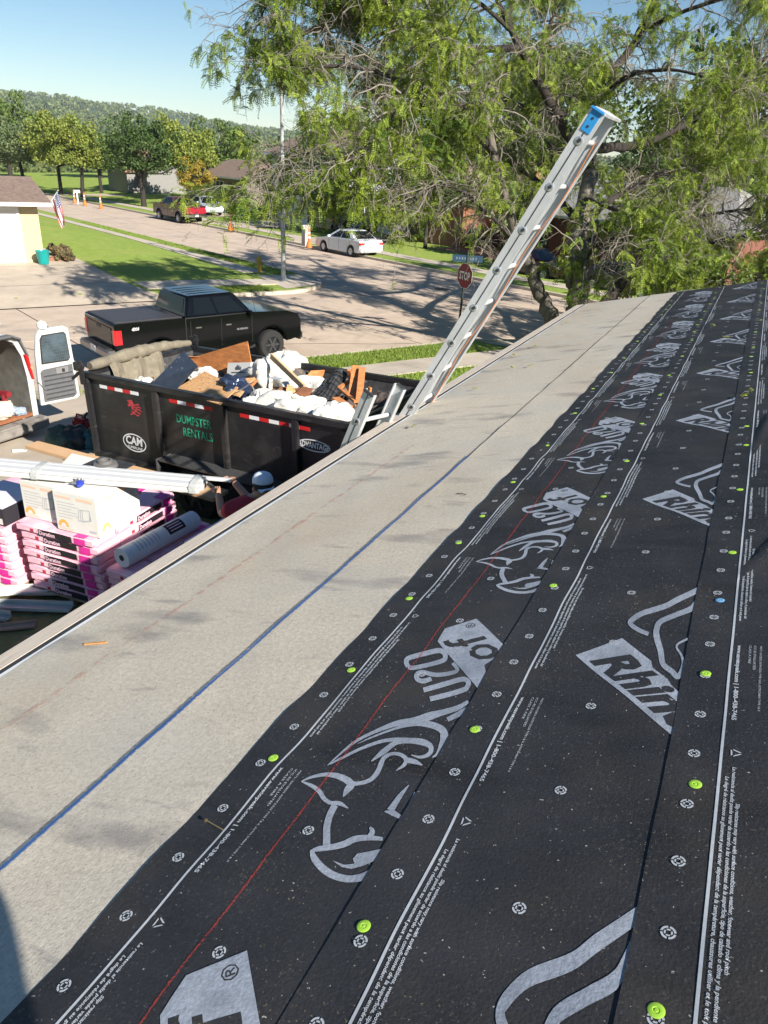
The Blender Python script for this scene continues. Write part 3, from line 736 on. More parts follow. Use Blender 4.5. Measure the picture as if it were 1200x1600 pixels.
for t, y in ((-.163, .848), (-.151, 1.382), (-.162, 1.814), (-.134, 2.606), (-.134, 3.246)): cap(3, t, y)
cap(3, -.127 * HCAM, 1.869 * HCAM, capb)
for k, t, y in ((1, -1.185, 3.4), (2, -.69, 3.7), (3, -.15, 3.9)):
    while y < Y1 - .2:
        cap(k, t + cr.uniform(-.02, .02), y); y += cr.uniform(.35, .75)
# leaflets, nail, a strip of wood left lying on the roof
def lay(px, off=.012):
    t, y = rty(px); return RP(t, y, off), t, y
a, b = lay((325, 1291), .018)[0], lay((352, 1306), .017)[0]
mb = MB(); mb.tube([a, a.lerp(b, .97), b], [.0016, .0016, .0003], 6); mb.lathe([(.0045, -.001), (.0045, .001)], tuple(a), 10)
tag(mb.build('nail', mat('brass_nail', (.45, .30, .14), .35, metal=.8)), 'loose roofing nail lying on the black underlayment beside the printed line', 'nail')
a, b = lay((133, 1010), .010)[0], lay((168, 1007), .010)[0]
mb = MB(); mb.bar(a, b, .008, .005, RN); tag(mb.build('wood_splinter', mat('orange_wood', (.55, .27, .08), .7, .2, 20)), 'orange wood splinter lying on the grey underlayment near the eave', 'splinter')
a, b = lay((714, 775), .014)[0], lay((729, 777), .014)[0]
mb = MB(); mb.tube([a, a.lerp(b, .5) + RN * .004, b], .0025, 5); tag(mb.build('twig', mat('twig', (.12, .09, .07), .9)), 'short dark twig lying on the upper grey sheet', 'twig')
LEAFY = leafmat('fallen_leaf', (.34, .38, .05), (.45, .40, .06))
for i, px in enumerate(((830, 545), (806, 558), (748, 610), (825, 575), (803, 578), (882, 507), (1140, 532), (1116, 515), (1175, 620), (1159, 628), (946, 467), (640, 672))):
    P, t, y = lay(px, .03 if px[0] > 1000 else .016)
    mb = MB(); ang = cr.uniform(0, 6.28); u = RU * math.cos(ang) + Vector((0, math.sin(ang), 0)); v = RN.cross(u)
    L = .05
    mb.tube([P, P + u * L + RN * .01], .0012, 4)
    for s in range(5):
        for sg in (-1, 1):
            c = P + u * L * (s + .5) / 5 + RN * (.004 + .002 * s); mb.quad(c, c + v * sg * .013 + u * .004 + RN * .005, c + v * sg * .022 + u * .012 + RN * .002, c + v * sg * .010 + u * .010)
    tag(mb.build('fallen_leaf', LEAFY), 'small yellow green leaf lying on the roof underlayment', 'leaf', 'leaves fallen on the roof')
# ------------------------------------------------------------------ dump trailer
M_blk = mat('black_paint_steel', (.013, .013, .015), .42, .35, 5, .4, 3.5, spec=.5, bdist=.03, dark=(.045, .042, .04), dscale=2.6, dth=(.56, .8))
add_layer(M_blk, (.16, .15, .14), 60, (.70, .76), (1, 1, .25), .8, 3, mask=(2.5, .45, .7))
add_layer(M_blk, (.10, .085, .075), 1.3, (.48, .8), (1, 1, .5), .35, 7)
add_layer(M_blk, (.09, .085, .08), 14, (.58, .75), (.4, .4, 1.6), .35, 6)
M_blkin = mat('scuffed_steel_inside', (.06, .06, .062), .6, .5, 6, .2, 20, dark=(.4, .4, .4), dscale=9, dth=(.6, .72))
M_rub = mat('tyre_rubber', (.022, .022, .022), .85, .2, 20, .3, 60)
M_rim = mat('black_rim', (.07, .07, .075), .3, spec=.6, metal=.4)
M_rimd = mat('dark_rim', (.012, .012, .013), .5); M_red = mat('red_reflector', (.55, .02, .02), .35); M_wht = mat('white_reflector', (.78, .78, .78), .35)
M_green = mat('green_lettering', (.03, .36, .20), .6, .15, 40); M_ltr = mat('white_lettering', (.72, .72, .72), .6, .1, 40)
M_redl = mat('red_emblem', (.45, .05, .06), .6, .2, 40)
M_tarp = mat('tan_mesh_tarp', (.19, .165, .12), .9, .25, 14, .6, 60, dark=(.11, .095, .07), dscale=7, dth=(.5, .75))
M_steel = mat('bare_steel', (.35, .35, .36), .4, .2, 12, metal=.8)
M_alu = mat('aluminium', (.62, .62, .63), .36, .12, 9, .1, 60, metal=.75, dark=(.45, .44, .42), dscale=5, dth=(.5, .8))
TW, TH, TLn = 2.15, 1.13, 4.5
tp = Vector((-8.204, 7.431, 5.2 - 4.096)); tyaw, tpit = -.079, .042
tx_ = Vector((math.cos(tyaw) * math.cos(tpit), math.sin(tyaw) * math.cos(tpit), math.sin(tpit))); ty_ = Vector((-math.sin(tyaw), math.cos(tyaw), 0)); tz_ = tx_.cross(ty_)
TM = Matrix(((tx_.x, ty_.x, tz_.x, tp.x), (tx_.y, ty_.y, tz_.y, tp.y), (tx_.z, ty_.z, tz_.z, tp.z), (0, 0, 0, 1)))
def TL(x, y, z): return TM @ Vector((x, y, z))
tr_ = thing('dump_trailer', 'black dump trailer with tarp roller and green rental lettering, heaped with roofing debris', 'trailer', (tp.x + 2, tp.y + 1, .6))
tr_.location = (0, 0, 0); tr_.matrix_world = TM
def tpart(mb, name, m, bevel=0.0, parent=None, smooth=False): return mb.build(name, m, parent or tr_, bevel, smooth)
# local: x from front (tongue end) to rear, y from near wall to far wall, z from box floor
r1, r2_ = 1.405, 2.612
w1 = MB(); w1.box((TLn / 2, .02, TH / 2), (TLn, .04, TH)); nw = tpart(w1, 'side_wall', M_blk)
w1 = MB(); w1.box((TLn / 2, TW - .02, TH / 2), (TLn, .04, TH)); tpart(w1, 'side_wall', M_blkin)
w1 = MB(); w1.box((.02, TW / 2, TH / 2), (.038, TW - .09, TH)); tpart(w1, 'front_wall', M_blkin)
w1 = MB(); w1.box((TLn - .02, TW / 2, TH / 2), (.038, TW - .09, TH)); tpart(w1, 'tailgate', M_blk)
w1 = MB(); w1.box((TLn / 2, TW / 2, .02), (TLn - .1, TW - .1, .04)); tpart(w1, 'floor', M_blkin)
for y in (.0, TW):
    mb = MB(); mb.box((TLn / 2, y, TH + .02), (TLn + .1, .1, .08)); tpart(mb, 'top_rail', M_blk, .012)
    for x in (.04, r1, r2_, 3.75, TLn - .04):
        mb = MB(); mb.box((x, y + (-.035 if y == 0 else .035), TH / 2 - .02), (.085, .07, TH)); tpart(mb, 'rib', M_blk, .01)
    mb = MB(); mb.box((TLn / 2, y + (-.03 if y == 0 else .03), -.06), (TLn, .1, .14)); tpart(mb, 'bottom_rail', M_blk, .012)
for x in (.0, TLn):
    mb = MB(); mb.box((x, TW / 2, TH + .02), (.08, TW - .11, .08)); tpart(mb, 'top_rail', M_blk, .012)
# chassis, wheels, fender
mb = MB()
for y in (.45, TW - .45): mb.box((TLn / 2, y, -.2), (TLn, .09, .16))
for x in (.3, 1.4, 2.6, 3.9): mb.box((x, TW / 2, -.2), (.08, .8, .1))
mb.bar((0, .5, -.22), (-1.35, TW / 2, -.25), .09, .14); mb.bar((0, TW - .5, -.22), (-1.35, TW / 2, -.25), .09, .14)
tpart(mb, 'chassis', M_blk)
def wheel(parent, x, y, z, r, w, side, rimm, rim_r=.62, M=None):
    mb = MB(); prof = [(r * .6, -w / 2), (r * .9, -w / 2), (r * .985, -w * .36), (r, -w * .2), (r, w * .2), (r * .985, w * .36), (r * .9, w / 2), (r * .6, w / 2)]
    T = Matrix.Translation((x, y, z)) @ Matrix.Rotation(math.pi / 2, 4, 'X')
    mb.lathe(prof, n=28, M=T, cap=False); ty = mb.build('wheel', M_rub, parent, 0, True)
    rm = MB(); s = -side
    rm.lathe([(r * rim_r, w * .2), (r * rim_r, w * .49), (r * rim_r * .9, w * .5), (r * rim_r * .86, w * .36), (.01, w * .33)], n=24, M=T if s > 0 else T @ Matrix.Rotation(math.pi, 4, 'X'))
    ro = rm.build('rim', M_rimd if rimm is M_rim else rimm, ty, 0, True)
    sp = MB()
    for k in range(6):
        a = k * math.pi / 3; T2 = (T if s > 0 else T @ Matrix.Rotation(math.pi, 4, 'X')) @ Matrix.Rotation(a, 4, 'Z')
        sp.box((r * rim_r * .48, 0, w * .40), (r * rim_r * .85, r * .13, w * .14), T2)
    sp.lathe([(r * .16, w * .33), (r * .15, w * .52), (.01, w * .53)], n=12, M=T if s > 0 else T @ Matrix.Rotation(math.pi, 4, 'X'))
    sp.build('spokes', rimm, ty)
    return ty
for x in (2.15, 3.05):
    wheel(tr_, x, -.12, -.18, .38, .2, -1, M_rim); wheel(tr_, x, TW + .12, -.18, .38, .2, 1, M_rim)
mb = MB(); mb.box((2.6, -.14, .24), (2.0, .28, .03)); mb.box((1.55, -.14, .1), (.03, .28, .3)); mb.box((3.65, -.14, .1), (.03, .28, .3)); tpart(mb, 'fender', mat('tread_plate', (.09, .09, .09), .45, .4, 40, .4, 60, metal=.4), .006)
# tarp roller at the front
def bumpy_tube(mb, pts, rad, n=14, amp=.12, seed=1, seg=26):
    r = random.Random(seed); P = [Vector(p) for p in pts]; out = []; rr = []
    for i in range(seg + 1):
        u = i / seg * (len(P) - 1); k = min(int(u), len(P) - 2); out.append(P[k].lerp(P[k + 1], u - k)); b = rad[k] + (rad[k + 1] - rad[k]) * (u - k); rr.append(b * (1 + r.uniform(-amp, amp)))
    mb.tube(out, rr, n)
mb = MB(); bumpy_tube(mb, [(.05, .05, TH + .13), (.03, .9, TH + .17), (.04, 1.5, TH + .17), (.06, TW - .12, TH + .13)], [.065, .10, .075, .05], amp=.12); tpart(mb, 'tarp_roll', M_tarp, smooth=True)
mb = MB()   # hanging fold of tarp inside the front wall
r_ = random.Random(4); rows = []
for j in range(9):
    rows.append([(.09 + .10 * math.sin(i * 1.3 + j * .4) * .4 + .02 * j, .35 + i * .085 + .02 * math.sin(j), TH + .12 - j * .10 + .02 * math.sin(i * 1.9)) for i in range(13)])
for j in range(8):
    for i in range(12): mb.quad(rows[j][i], rows[j][i + 1], rows[j + 1][i + 1], rows[j + 1][i])
tpart(mb, 'tarp_fold', M_tarp, smooth=True)
for y in (-.08, TW + .06):
    mb = MB(); mb.box((.02, y, TH + .06), (.07, .05, .34)); mb.box((-.03, y, TH + .14), (.16, .06, .12)); mb.tube([(.0, y - .05, TH + .14), (.0, y + .05, TH + .14)], .05, 12); mb.bar((-.04, y, TH + .05), (-.2, y, TH - .06), .04, .04)
    tpart(mb, 'tarp_bracket', M_blk, .008)
# reflective tape, six inches at a time
for x0, n, st in ((.27, 5, 0), (1.63, 5, 1), (2.86, 7, 1)):
    for i in range(n):
        mb = MB(); a = x0 + i * .155; mb.box((a + .077, -.0025, TH - .115), (.154, .004, .05)); tpart(mb, 'reflector', M_red if (i + st) % 2 else M_wht)
def wall_text(s, x, z, w, h, m, bold=.0, shear=0, name='lettering'):
    return text_on(name, s, frame((x, -.004, z), (1, 0, 0), (0, 0, 1)), w, m, tr_, None, bold, shear, h)
wall_text('DUMPSTER', r1 + .33, TH - .40, .62, .12, M_green, .01); wall_text('RENTALS', r1 + .43, TH - .57, .53, .12, M_green, .01)
def oval(x, z, a, b, t, m, name):
    mb = MB(); n = 32
    for i in range(n):
        u, v = 6.2832 * i / n, 6.2832 * (i + 1) / n
        if .9 < (u + v) / 2 < 1.2 and name == 'open': continue
        P = lambda q, k: (x + (a - k) * math.cos(q), -.004, z + (b - k) * math.sin(q)); mb.quad(P(u, 0), P(v, 0), P(v, t), P(u, t))
    tpart(mb, 'emblem', m)
oval(.84, .27, .235, .135, .018, M_ltr, 'oval'); wall_text('CAM', .67, .235, .34, .13, M_ltr, .03, .15); wall_text('SUPERLINE', .69, .175, .30, .04, M_ltr, .02)
oval(TLn - .50, TH - .31, .235, .075, .014, M_ltr, 'oval'); wall_text('ADVANTAGE', TLn - .74, TH - .345, .46, .075, M_ltr, .03, .1)
# horse-flag emblem: waving stripes and a head
mb = MB()
for j in range(5):
    z = TH - .27 - j * .036; pts = [(.86 + .03 * math.sin(j) + i * .022, z + .012 * math.sin(i * 1.1 + j)) for i in range(9)]
    for a, b in zip(pts, pts[1:]): mb.quad((a[0], -.0035, a[1]), (b[0], -.0035, b[1]), (b[0], -.0035, b[1] - .02), (a[0], -.0035, a[1] - .02))
hp = [(.80, TH - .24), (.90, TH - .22), (.93, TH - .27), (.91, TH - .35), (.88, TH - .37), (.87, TH - .31), (.82, TH - .33), (.80, TH - .30), (.84, TH - .28)]
mb.add([(x, -.0045, z) for x, z in hp], [tuple(range(len(hp)))]); tpart(mb, 'emblem', M_redl)
mb = MB(); mb.box((TLn - .33, -.003, .52), (.09, .004, .09)); tpart(mb, 'sticker', mat('pale_sticker', (.5, .55, .68), .5)); mb = MB(); mb.add([(TLn - .36, -.006, .55), (TLn - .30, -.006, .52), (TLn - .34, -.006, .49)], [(0, 1, 2)]); tpart(mb, 'sticker_mark', mat('navy', (.03, .05, .2), .5))
# jack and coupler
mb = MB(); mb.tube([(-1.1, TW / 2 - .2, -.45), (-1.1, TW / 2 - .2, .3)], .04, 10); mb.box((-1.4, TW / 2, -.24), (.2, .1, .1)); tpart(mb, 'tongue_jack', M_blk)

# ---- debris in the trailer (each piece on its own)
M_osb = mat('osb_board', (.52, .30, .14), .85, .35, 26, .4, 40, stretch=(1, 2.2, 1), dark=(.24, .12, .05), dscale=18, dth=(.55, .7)); add_layer(M_osb, (.58, .38, .2), 34, (.58, .68), (2.2, 1, 1), .8, 3)
M_ply = mat('weathered_plywood', (.44, .165, .048), .8, .3, 5, .2, 30, stretch=(1, 1, 5), dark=(.28, .09, .03), dscale=8, dth=(.5, .75))
M_lum = mat('new_lumber', (.60, .40, .22), .8, .18, 4, .15, 40, stretch=(1, 6, 6)); M_scrap = mat('split_wood', (.50, .20, .07), .85, .3, 9, .5, 30, stretch=(1, 1, 4))
M_felt = mat('black_felt', (.028, .028, .03), .75, .3, 18, .5, 50, dark=(.09, .09, .095), dscale=4, dth=(.5, .75))
M_bag = mat('white_plastic', (.62, .60, .54), .5, .06, 6, .5, 9, bdist=.05); M_paper = mat('white_box', (.64, .63, .60), .75, .05, 8)
M_hdpe = mat('dark_sheet_metal', (.05, .055, .065), .35, .3, 8, .15, 12, metal=.3, dark=(.3, .3, .32), dscale=14, dth=(.66, .72))
def board(name, corners, th, m, label, cat, bevel=.0, grp=None):
    """four world corners -> a slab with thickness"""
    P = [Vector(c) for c in corners]; n = (P[1] - P[0]).cross(P[3] - P[0]).normalized()
    if n.z < 0: n = -n
    mb = MB(); mb.add([p - n * th for p in P] + P, [(3, 2, 1, 0), (4, 5, 6, 7), (0, 1, 5, 4), (1, 2, 6, 5), (2, 3, 7, 6), (3, 0, 4, 7)])
    return tag(mb.build(name, m, None, bevel), label, cat, grp)
def tply(px, y): # pixel -> point on the plane y=const of the trailer frame
    d = ray(px); o = CP; n = ty_; P0 = TL(0, y, 0); k = (P0 - o).dot(n) / d.dot(n); return o + d * k
def tplz(px, z):
    d = ray(px); P0 = TL(0, 0, z); k = (P0 - CP).dot(tz_) / d.dot(tz_); return CP + d * k
# OSB sheet, black sheet, standing plywood, carton
board('osb_sheet', [tplz((270, 610), TH + .0), tplz((344, 632), TH + .01), tplz((372, 605), TH + .12), tplz((320, 580), TH + .16)], .012, M_osb, 'flaky OSB sheet lying across the middle of the trailer load', 'board')
board('osb_sheet', [tplz((318, 604), TH + .03), tplz((374, 620), TH + .05), tplz((398, 590), TH + .13), tplz((350, 592), TH + .14)], .012, M_osb, 'broken OSB offcut under the plastic, beside the crumpled flashing', 'board')
board('metal_sheet', [tplz((236, 600), TH + .02), tplz((272, 612), TH + .03), tplz((309, 572), TH + .30), tplz((287, 548), TH + .36)], .01, M_hdpe, 'dark scuffed sheet leaning diagonally near the tarp roller', 'sheet')
board('plywood_sheet', [tply((296, 560), 1.75), tply((386, 533), 1.75), tply((397, 592), 1.45), tply((316, 600), 1.45)], .02, M_ply, 'orange brown plywood sheet standing up against the far trailer wall', 'board')
c0, c1, c2, c3 = tply((356, 567), 1.42), tply((392, 566), 1.40), tply((388, 588), 1.36), tply((354, 590), 1.38)
bx = board('carton', [c3, c2, c1, c0], .1, M_paper, 'white printed carton leaning on the brown plywood in the trailer', 'box')
tmk = MB(); cc = (c0 + c1 + c2 + c3) / 4; nn = (c2 - c3).cross(c0 - c3).normalized(); nn = -nn if nn.dot(CP - cc) < 0 else nn
xx = (c1 - c0).normalized(); yy = nn.cross(xx)
for i, (dx, h_) in enumerate(((-.05, .05), (-.02, .08), (.01, .07), (.04, .05))): tmk.quad(cc + nn * .004 + xx * dx, cc + nn * .004 + xx * (dx + .02), cc + nn * .004 + xx * (dx + .025) + yy * h_, cc + nn * .004 + xx * (dx - .005) + yy * h_ * .7)
tmk.quad(cc + nn * .004 + xx * -.14 - yy * .03, cc + nn * .004 + xx * .14 - yy * .03, cc + nn * .004 + xx * .14 - yy * .045, cc + nn * .004 + xx * -.14 - yy * .045)
tmk.build('printed_mark', mat('print_ink', (.08, .1, .12), .7), bx)
# crumpled plastic: displaced sheets
def crumple(name, center, rx, ry, rz, seed, label, m=None, cat='plastic sheet', grp=None, n=30, amp=.45, rot=0.0):
    r = random.Random(seed); ph = [r.uniform(0, 6.28) for _ in range(12)]
    mb = MB(); rows = []
    for j in range(n // 2 + 1):
        th = math.pi * j / (n // 2); row = []
        for i in range(n):
            a = 6.2832 * i / n
            d = Vector((math.sin(th) * math.cos(a), math.sin(th) * math.sin(a), math.cos(th)))
            k = 1 + amp * (.5 * math.sin(d.x * 4 + ph[0] + 2 * math.sin(d.y * 3 + ph[1])) + .35 * math.sin(d.y * 7 + ph[2] + 2 * d.z) * math.cos(d.x * 6 + ph[3]) + .3 * abs(math.sin(d.z * 8 + d.x * 9 + ph[4])) - .15 + r.uniform(-.12, .12))
            v = Vector((d.x * rx * k, d.y * ry * k, d.z * rz * k)); v.rotate(Euler((0, 0, rot))); row.append(tuple(v + Vector(center)))
        rows.append(row)
    mb.loft(rows, cap=False)
    me = mb.mesh(name); bm = bmesh.new(); bm.from_mesh(me); bmesh.ops.remove_doubles(bm, verts=bm.verts, dist=.0005)
    bmesh.ops.subdivide_edges(bm, edges=bm.edges[:], cuts=1, use_grid_fill=True, smooth=.6)
    r3 = random.Random(seed + 1)
    for v in bm.verts: v.co += Vector((r3.uniform(-1, 1), r3.uniform(-1, 1), r3.uniform(-1, 1))) * .006
    bm.to_mesh(me); bm.free(); shade(me, 32)
    return tag(link(name, me, m or M_bag), label, cat, grp)
def tz(px, z): return tplz(px, z)
for i, (px, z, rx, ry, rzz, lab) in enumerate((
    ((455, 640), TH - .05, .42, .28, .2, 'long crumpled white house wrap spilling along the near trailer wall'),
    ((515, 655), TH - .06, .30, .22, .18, 'bulging white plastic bag in the trailer corner by the ladder'),
    ((410, 632), TH - .06, .26, .22, .16, 'bunched white plastic wrap between the near wall and brown boards'),
    ((422, 585), TH + .02, .26, .26, .24, 'white plastic bag heaped between carton and long stud in the trailer'),
    ((450, 570), TH + .0, .30, .24, .18, 'white plastic sheet lying under the long pale stud'),
    ((480, 607), TH - .05, .26, .3, .14, 'white plastic sheet beside the black felt sheet in the trailer'),
    ((318, 588), TH + .05, .16, .2, .1, 'torn white plastic between the dark sheet and the plywood'),
    ((222, 597), TH - .08, .16, .12, .06, 'small white scrap of plastic beside the tarp roller'))):
    crumple('plastic_sheet', tz(px, z), rx, ry, rzz, 20 + i, lab, rot=.3 * i)
crumple('flashing', tz((366, 612), TH + .02), .20, .16, .16, 41, 'crumpled dark flashing with blue sheen in the middle of the load', mat('blue_black_foil', (.04, .055, .10), .25, .4, 8, metal=.5), 'flashing', amp=.6)
mb = MB(); pts = [tz((372, 612), TH + .10), tz((395, 597), TH + .2), tz((420, 590), TH + .24), tz((440, 592), TH + .2)]
for a, b in zip(pts, pts[1:]):
    s = Vector((0, 0, 0)); d = ty_ * .05; mb.quad(a - d, b - d, b + d, a + d)
tag(mb.build('metal_strip', mat('galvanised', (.5, .54, .6), .35, metal=.6)), 'bent galvanised strip arching over the white plastic', 'flashing')
# boards on the heap
board('wood_board', [tplz((428, 612), TH + .02), tplz((470, 622), TH + .02), tplz((472, 607), TH + .07), tplz((440, 604), TH + .07)], .02, mat('brown_board', (.26, .105, .05), .8, .25, 8), 'reddish brown board end between white plastic sheets', 'board')
board('wood_board', [tplz((452, 622), TH + .06), tplz((476, 626), TH + .05), tplz((489, 607), TH + .1), tplz((474, 603), TH + .1)], .02, MATS['brown_board'], 'reddish brown board crossing another over the plastic', 'board')
mb = MB(); mb.bar(tplz((424, 556), TH + .34), tplz((476, 606), TH + .08), .04, .085); tag(mb.build('stud', M_lum, None, .003), 'long pale new stud poking up out of the trailer load', 'lumber')
board('wood_scrap', [tplz((476, 592), TH + .02), tplz((502, 594), TH + .02), tplz((507, 578), TH + .12), tplz((486, 579), TH + .12)], .02, M_scrap, 'jagged orange board scrap by the far trailer wall', 'board')
# black felt sheet, slightly curled
mb = MB(); a0, a1 = tplz((482, 626), TH + .0), tplz((512, 640), TH - .02); b0, b1 = tplz((522, 580), TH + .16), tplz((545, 583), TH + .12); rows = []
for j in range(9):
    u = j / 8; row = []
    for i in range(7):
        v = i / 6; p = a0.lerp(a1, v).lerp(b0.lerp(b1, v), u); row.append(tuple(p + Vector((0, 0, .07 * math.sin(v * math.pi) + .015 * math.sin(u * 9 + v * 4)))))
    rows.append(row)
for j in range(8):
    for i in range(6): mb.quad(rows[j][i], rows[j][i + 1], rows[j + 1][i + 1], rows[j + 1][i])
fo = mb.build('felt_sheet', M_felt, None, 0, True); fo.modifiers.new('th', 'SOLIDIFY').thickness = .008; tag(fo, 'black roofing felt sheet curled diagonally across the load', 'felt')
for i, (a, b, w, lab) in enumerate((((545, 578), (552, 603), .05, 'thin splintered orange stick standing up behind the ladder tops'), ((556, 572), (549, 622), .10, 'split orange plank standing in the trailer beside the felt'), ((566, 575), (560, 635), .09, 'orange framing offcut leaning beside the ladder rail'),
        ((530, 606), (552, 592), .06, 'orange stick lying across a bigger offcut'), ((524, 622), (545, 636), .11, 'short orange block on the white bags'), ((532, 608), (556, 628), .05, 'narrow orange lath crossing the broken frame'), ((578, 605), (572, 640), .06, 'orange batten behind the ladder with the worn caps'))):
    mb = MB(); A_, B_ = tplz(a, TH + .28), tplz(b, TH + .0)
    if i in (3, 4, 5): A_, B_ = tplz(a, TH + .08), tplz(b, TH + .06)
    mb.bar(A_, B_, w, .03); tag(mb.build('wood_scrap', M_scrap, None, .003), lab, 'lumber')
# heap of dark rubble below everything
r_ = random.Random(9); rows = []
for j in range(13):
    rows.append([tuple(TL(.15 + (TLn - .3) * i / 26, .08 + (TW - .16) * j / 12, TH - .22 + .10 * math.sin(i * .9 + j) + r_.uniform(-.05, .07) - (.25 if i < 5 else 0))) for i in range(27)])
mb = MB()
for j in range(12):
    for i in range(26): mb.quad(rows[j][i], rows[j][i + 1], rows[j + 1][i + 1], rows[j + 1][i])
rb = mb.build('shingle_rubble', mat('shingle_rubble', (.07, .06, .055), .9, .5, 9, .8, 14, bdist=.05, dark=(.25, .14, .07), dscale=5, dth=(.55, .65))); rb['kind'] = 'stuff'; rb['label'] = 'torn shingle rubble filling the trailer'

# ------------------------------------------------------------------ ladders
M_rail = mat('ladder_aluminium', (.56, .57, .57), .48, .10, 6, .1, 60, metal=.3, dark=(.45, .45, .44), dscale=7, dth=(.5, .8))
M_blue = mat('blue_plastic', (.03, .25, .55), .35); M_org = mat('orange_rust', (.5, .19, .07), .7, .2, 30)
def ladder(name, label, top, bot, xdir, width, ntop, blue=False):
    """rails from bot to top; xdir = direction across the rungs; rungs every 30.5 cm counted from the top"""
    top = Vector(top); bot = Vector(bot); ax = (top - bot).normalized(); xd = Vector(xdir); xd = (xd - ax * xd.dot(ax)).normalized(); nz = ax.cross(xd)   # out of the ladder plane
    root = thing(name, label, 'ladder', bot); PI_ = tuple(bot)
    ln = (top - bot).length
    for s in (0, 1):
        o = bot + xd * width * s; sg = 1 if s == 0 else -1
        mb = MB()
        mb.bar(o, o + ax * ln, .008, .10, nz)             # web (thickness along xd)
        for e in (-1, 1): mb.bar(o + nz * e * .046 + xd * sg * .016, o + nz * e * .046 + xd * sg * .016 + ax * ln, .03, .008, nz)
        rl = mb.build('rail', M_rail, root, 0, pinv=PI_)
        mb = MB(); mb.bar(o - xd * sg * .0055, o - xd * sg * .0055 + ax * ln, .003, .006, nz)
        mb.build('groove', M_dk, rl)
        mb = MB(); mb.bar(o + nz * .0 - xd * sg * .006 + ax * (ln - .012), o + nz * .0 - xd * sg * .006 + ax * (ln + .006), .03, .098, nz)
        mb.build('end_cap', M_blue if blue and s == 0 else M_dk, root, .006, pinv=PI_)
        if blue and s == 0:
            mb = MB(); mb.bar(o - xd * .006 + ax * (ln - .135), o - xd * .006 + ax * (ln - .01), .006, .066, nz); mb.build('bracket', M_blue, root, .002, pinv=PI_)
            for k in (.05, .10): mb = MB(); mb.tube([o - xd * .012 + ax * (ln - k) + nz * (.0), o - xd * .004 + ax * (ln - k)], .008, 8); mb.build('bolt', M_dk, root, pinv=PI_)
    k = ntop
    rg = MB(); d = ntop
    while d < ln - .1:
        c = top - ax * d
        m1 = MB(); m1.tube([c - xd * .008, c + xd * (width + .008)], .0165, 12); ro = m1.build('rung', M_rail, root, 0, True, PI_)
        m2 = MB(); m2.lathe([(.026, 0), (.026, .004), (.017, .006), (.0165, .002)], n=16, M=frame(c - xd * .004, nz, ax) @ Matrix.Rotation(math.pi, 4, 'X')) ; m2.build('rung_collar', M_alu, ro)
        m3 = MB(); m3.lathe([(.0125, 0), (.0125, .002)], n=14, M=frame(c - xd * .0125, nz, ax)); m3.build('rung_hole', M_dk, ro)
        d += .305
    return root, ax, xd, nz
lt, lb = at_y((935, 172), 5.07), at_y((648, 628), 5.07)
lax = (lt - lb).normalized(); lfoot = lb - lax * ((lb.z - .62) / lax.z)
ld1 = ladder('extension_ladder', 'tall aluminium extension ladder with blue top bracket rising past the eave', lt, lfoot, (0, 1, 0), .40, .19, True)
root, ax, xd, nz = ld1
mb = MB(); ln_ = (lt - lfoot).length
mb.bar(lt + xd * .02 + ax * .0 - nz * .02, lt + xd * .42 - nz * .02, .11, .02, ax); mb.build('top_plate', M_rail, root, .003, pinv=tuple(lfoot))
mb = MB(); o = lfoot + xd * (.40 - .034) - nz * .03
mb.tube([o + ax * (ln_ * u) + nz * .012 * math.sin(u * 40) for u in np.linspace(.05, .97, 60)], .0042, 6); mb.build('rope', M_org, root, pinv=tuple(lfoot))
# shorter ladder section beside it
a0 = at_x((579, 612), -2.25); b0 = at_x((538, 700), -2.28)
s_top = at_y((577, 613), a0.y); s_low = at_y((541, 700), a0.y + .0)
sax = (s_top - s_low).normalized(); s_foot = s_low - sax * ((s_low.z - .62) / sax.z)
f_top = at_y((632, 590), a0.y + .36)
ld2 = ladder('ladder', 'short worn aluminium ladder with black rail caps just above the eave', s_top, s_foot, (f_top - s_top), min(.45, (f_top - s_top).length), .25)

# small torn bits on top of the load
sc_r = random.Random(31); M_shs = mat('torn_shingle', (.09, .08, .075), .95, .4, 30, .6, 60, dark=(.2, .15, .1), dscale=12, dth=(.5, .7)); _ms = []
for v in range(4):
    mb = MB(); n = 7; rr_ = [sc_r.uniform(.05, .13) for _ in range(n)]; pts = [(rr_[i] * math.cos(6.28 * i / n) * 1.4, rr_[i] * math.sin(6.28 * i / n)) for i in range(n)]
    mb.prism(pts, -.003, .003, 'z'); me = mb.mesh('scrap'); me.materials.append((M_shs, M_scrap, M_osb, M_shs)[v]); _ms.append(me)
SCP = ('torn grey shingle scrap lying on the trailer load', 'small split orange wood scrap lying on the trailer load', 'flaky board chip lying on the trailer load', 'torn grey shingle scrap lying on the trailer load')
for i in range(34):
    v = i % 4; o = link('shingle_scrap' if v in (0, 3) else 'wood_chip', _ms[v]); x, y = sc_r.uniform(.5, TLn - .2), sc_r.uniform(.12, TW - .15)
    o.location = TL(x, y, TH - .05 + sc_r.uniform(-.06, .08) + .05 * math.sin(x * 3)); o.rotation_euler = (sc_r.uniform(-.6, .6), sc_r.uniform(-.6, .6), sc_r.uniform(0, 6.28)); tag(o, SCP[v], 'scrap', 'torn scraps on the trailer load')
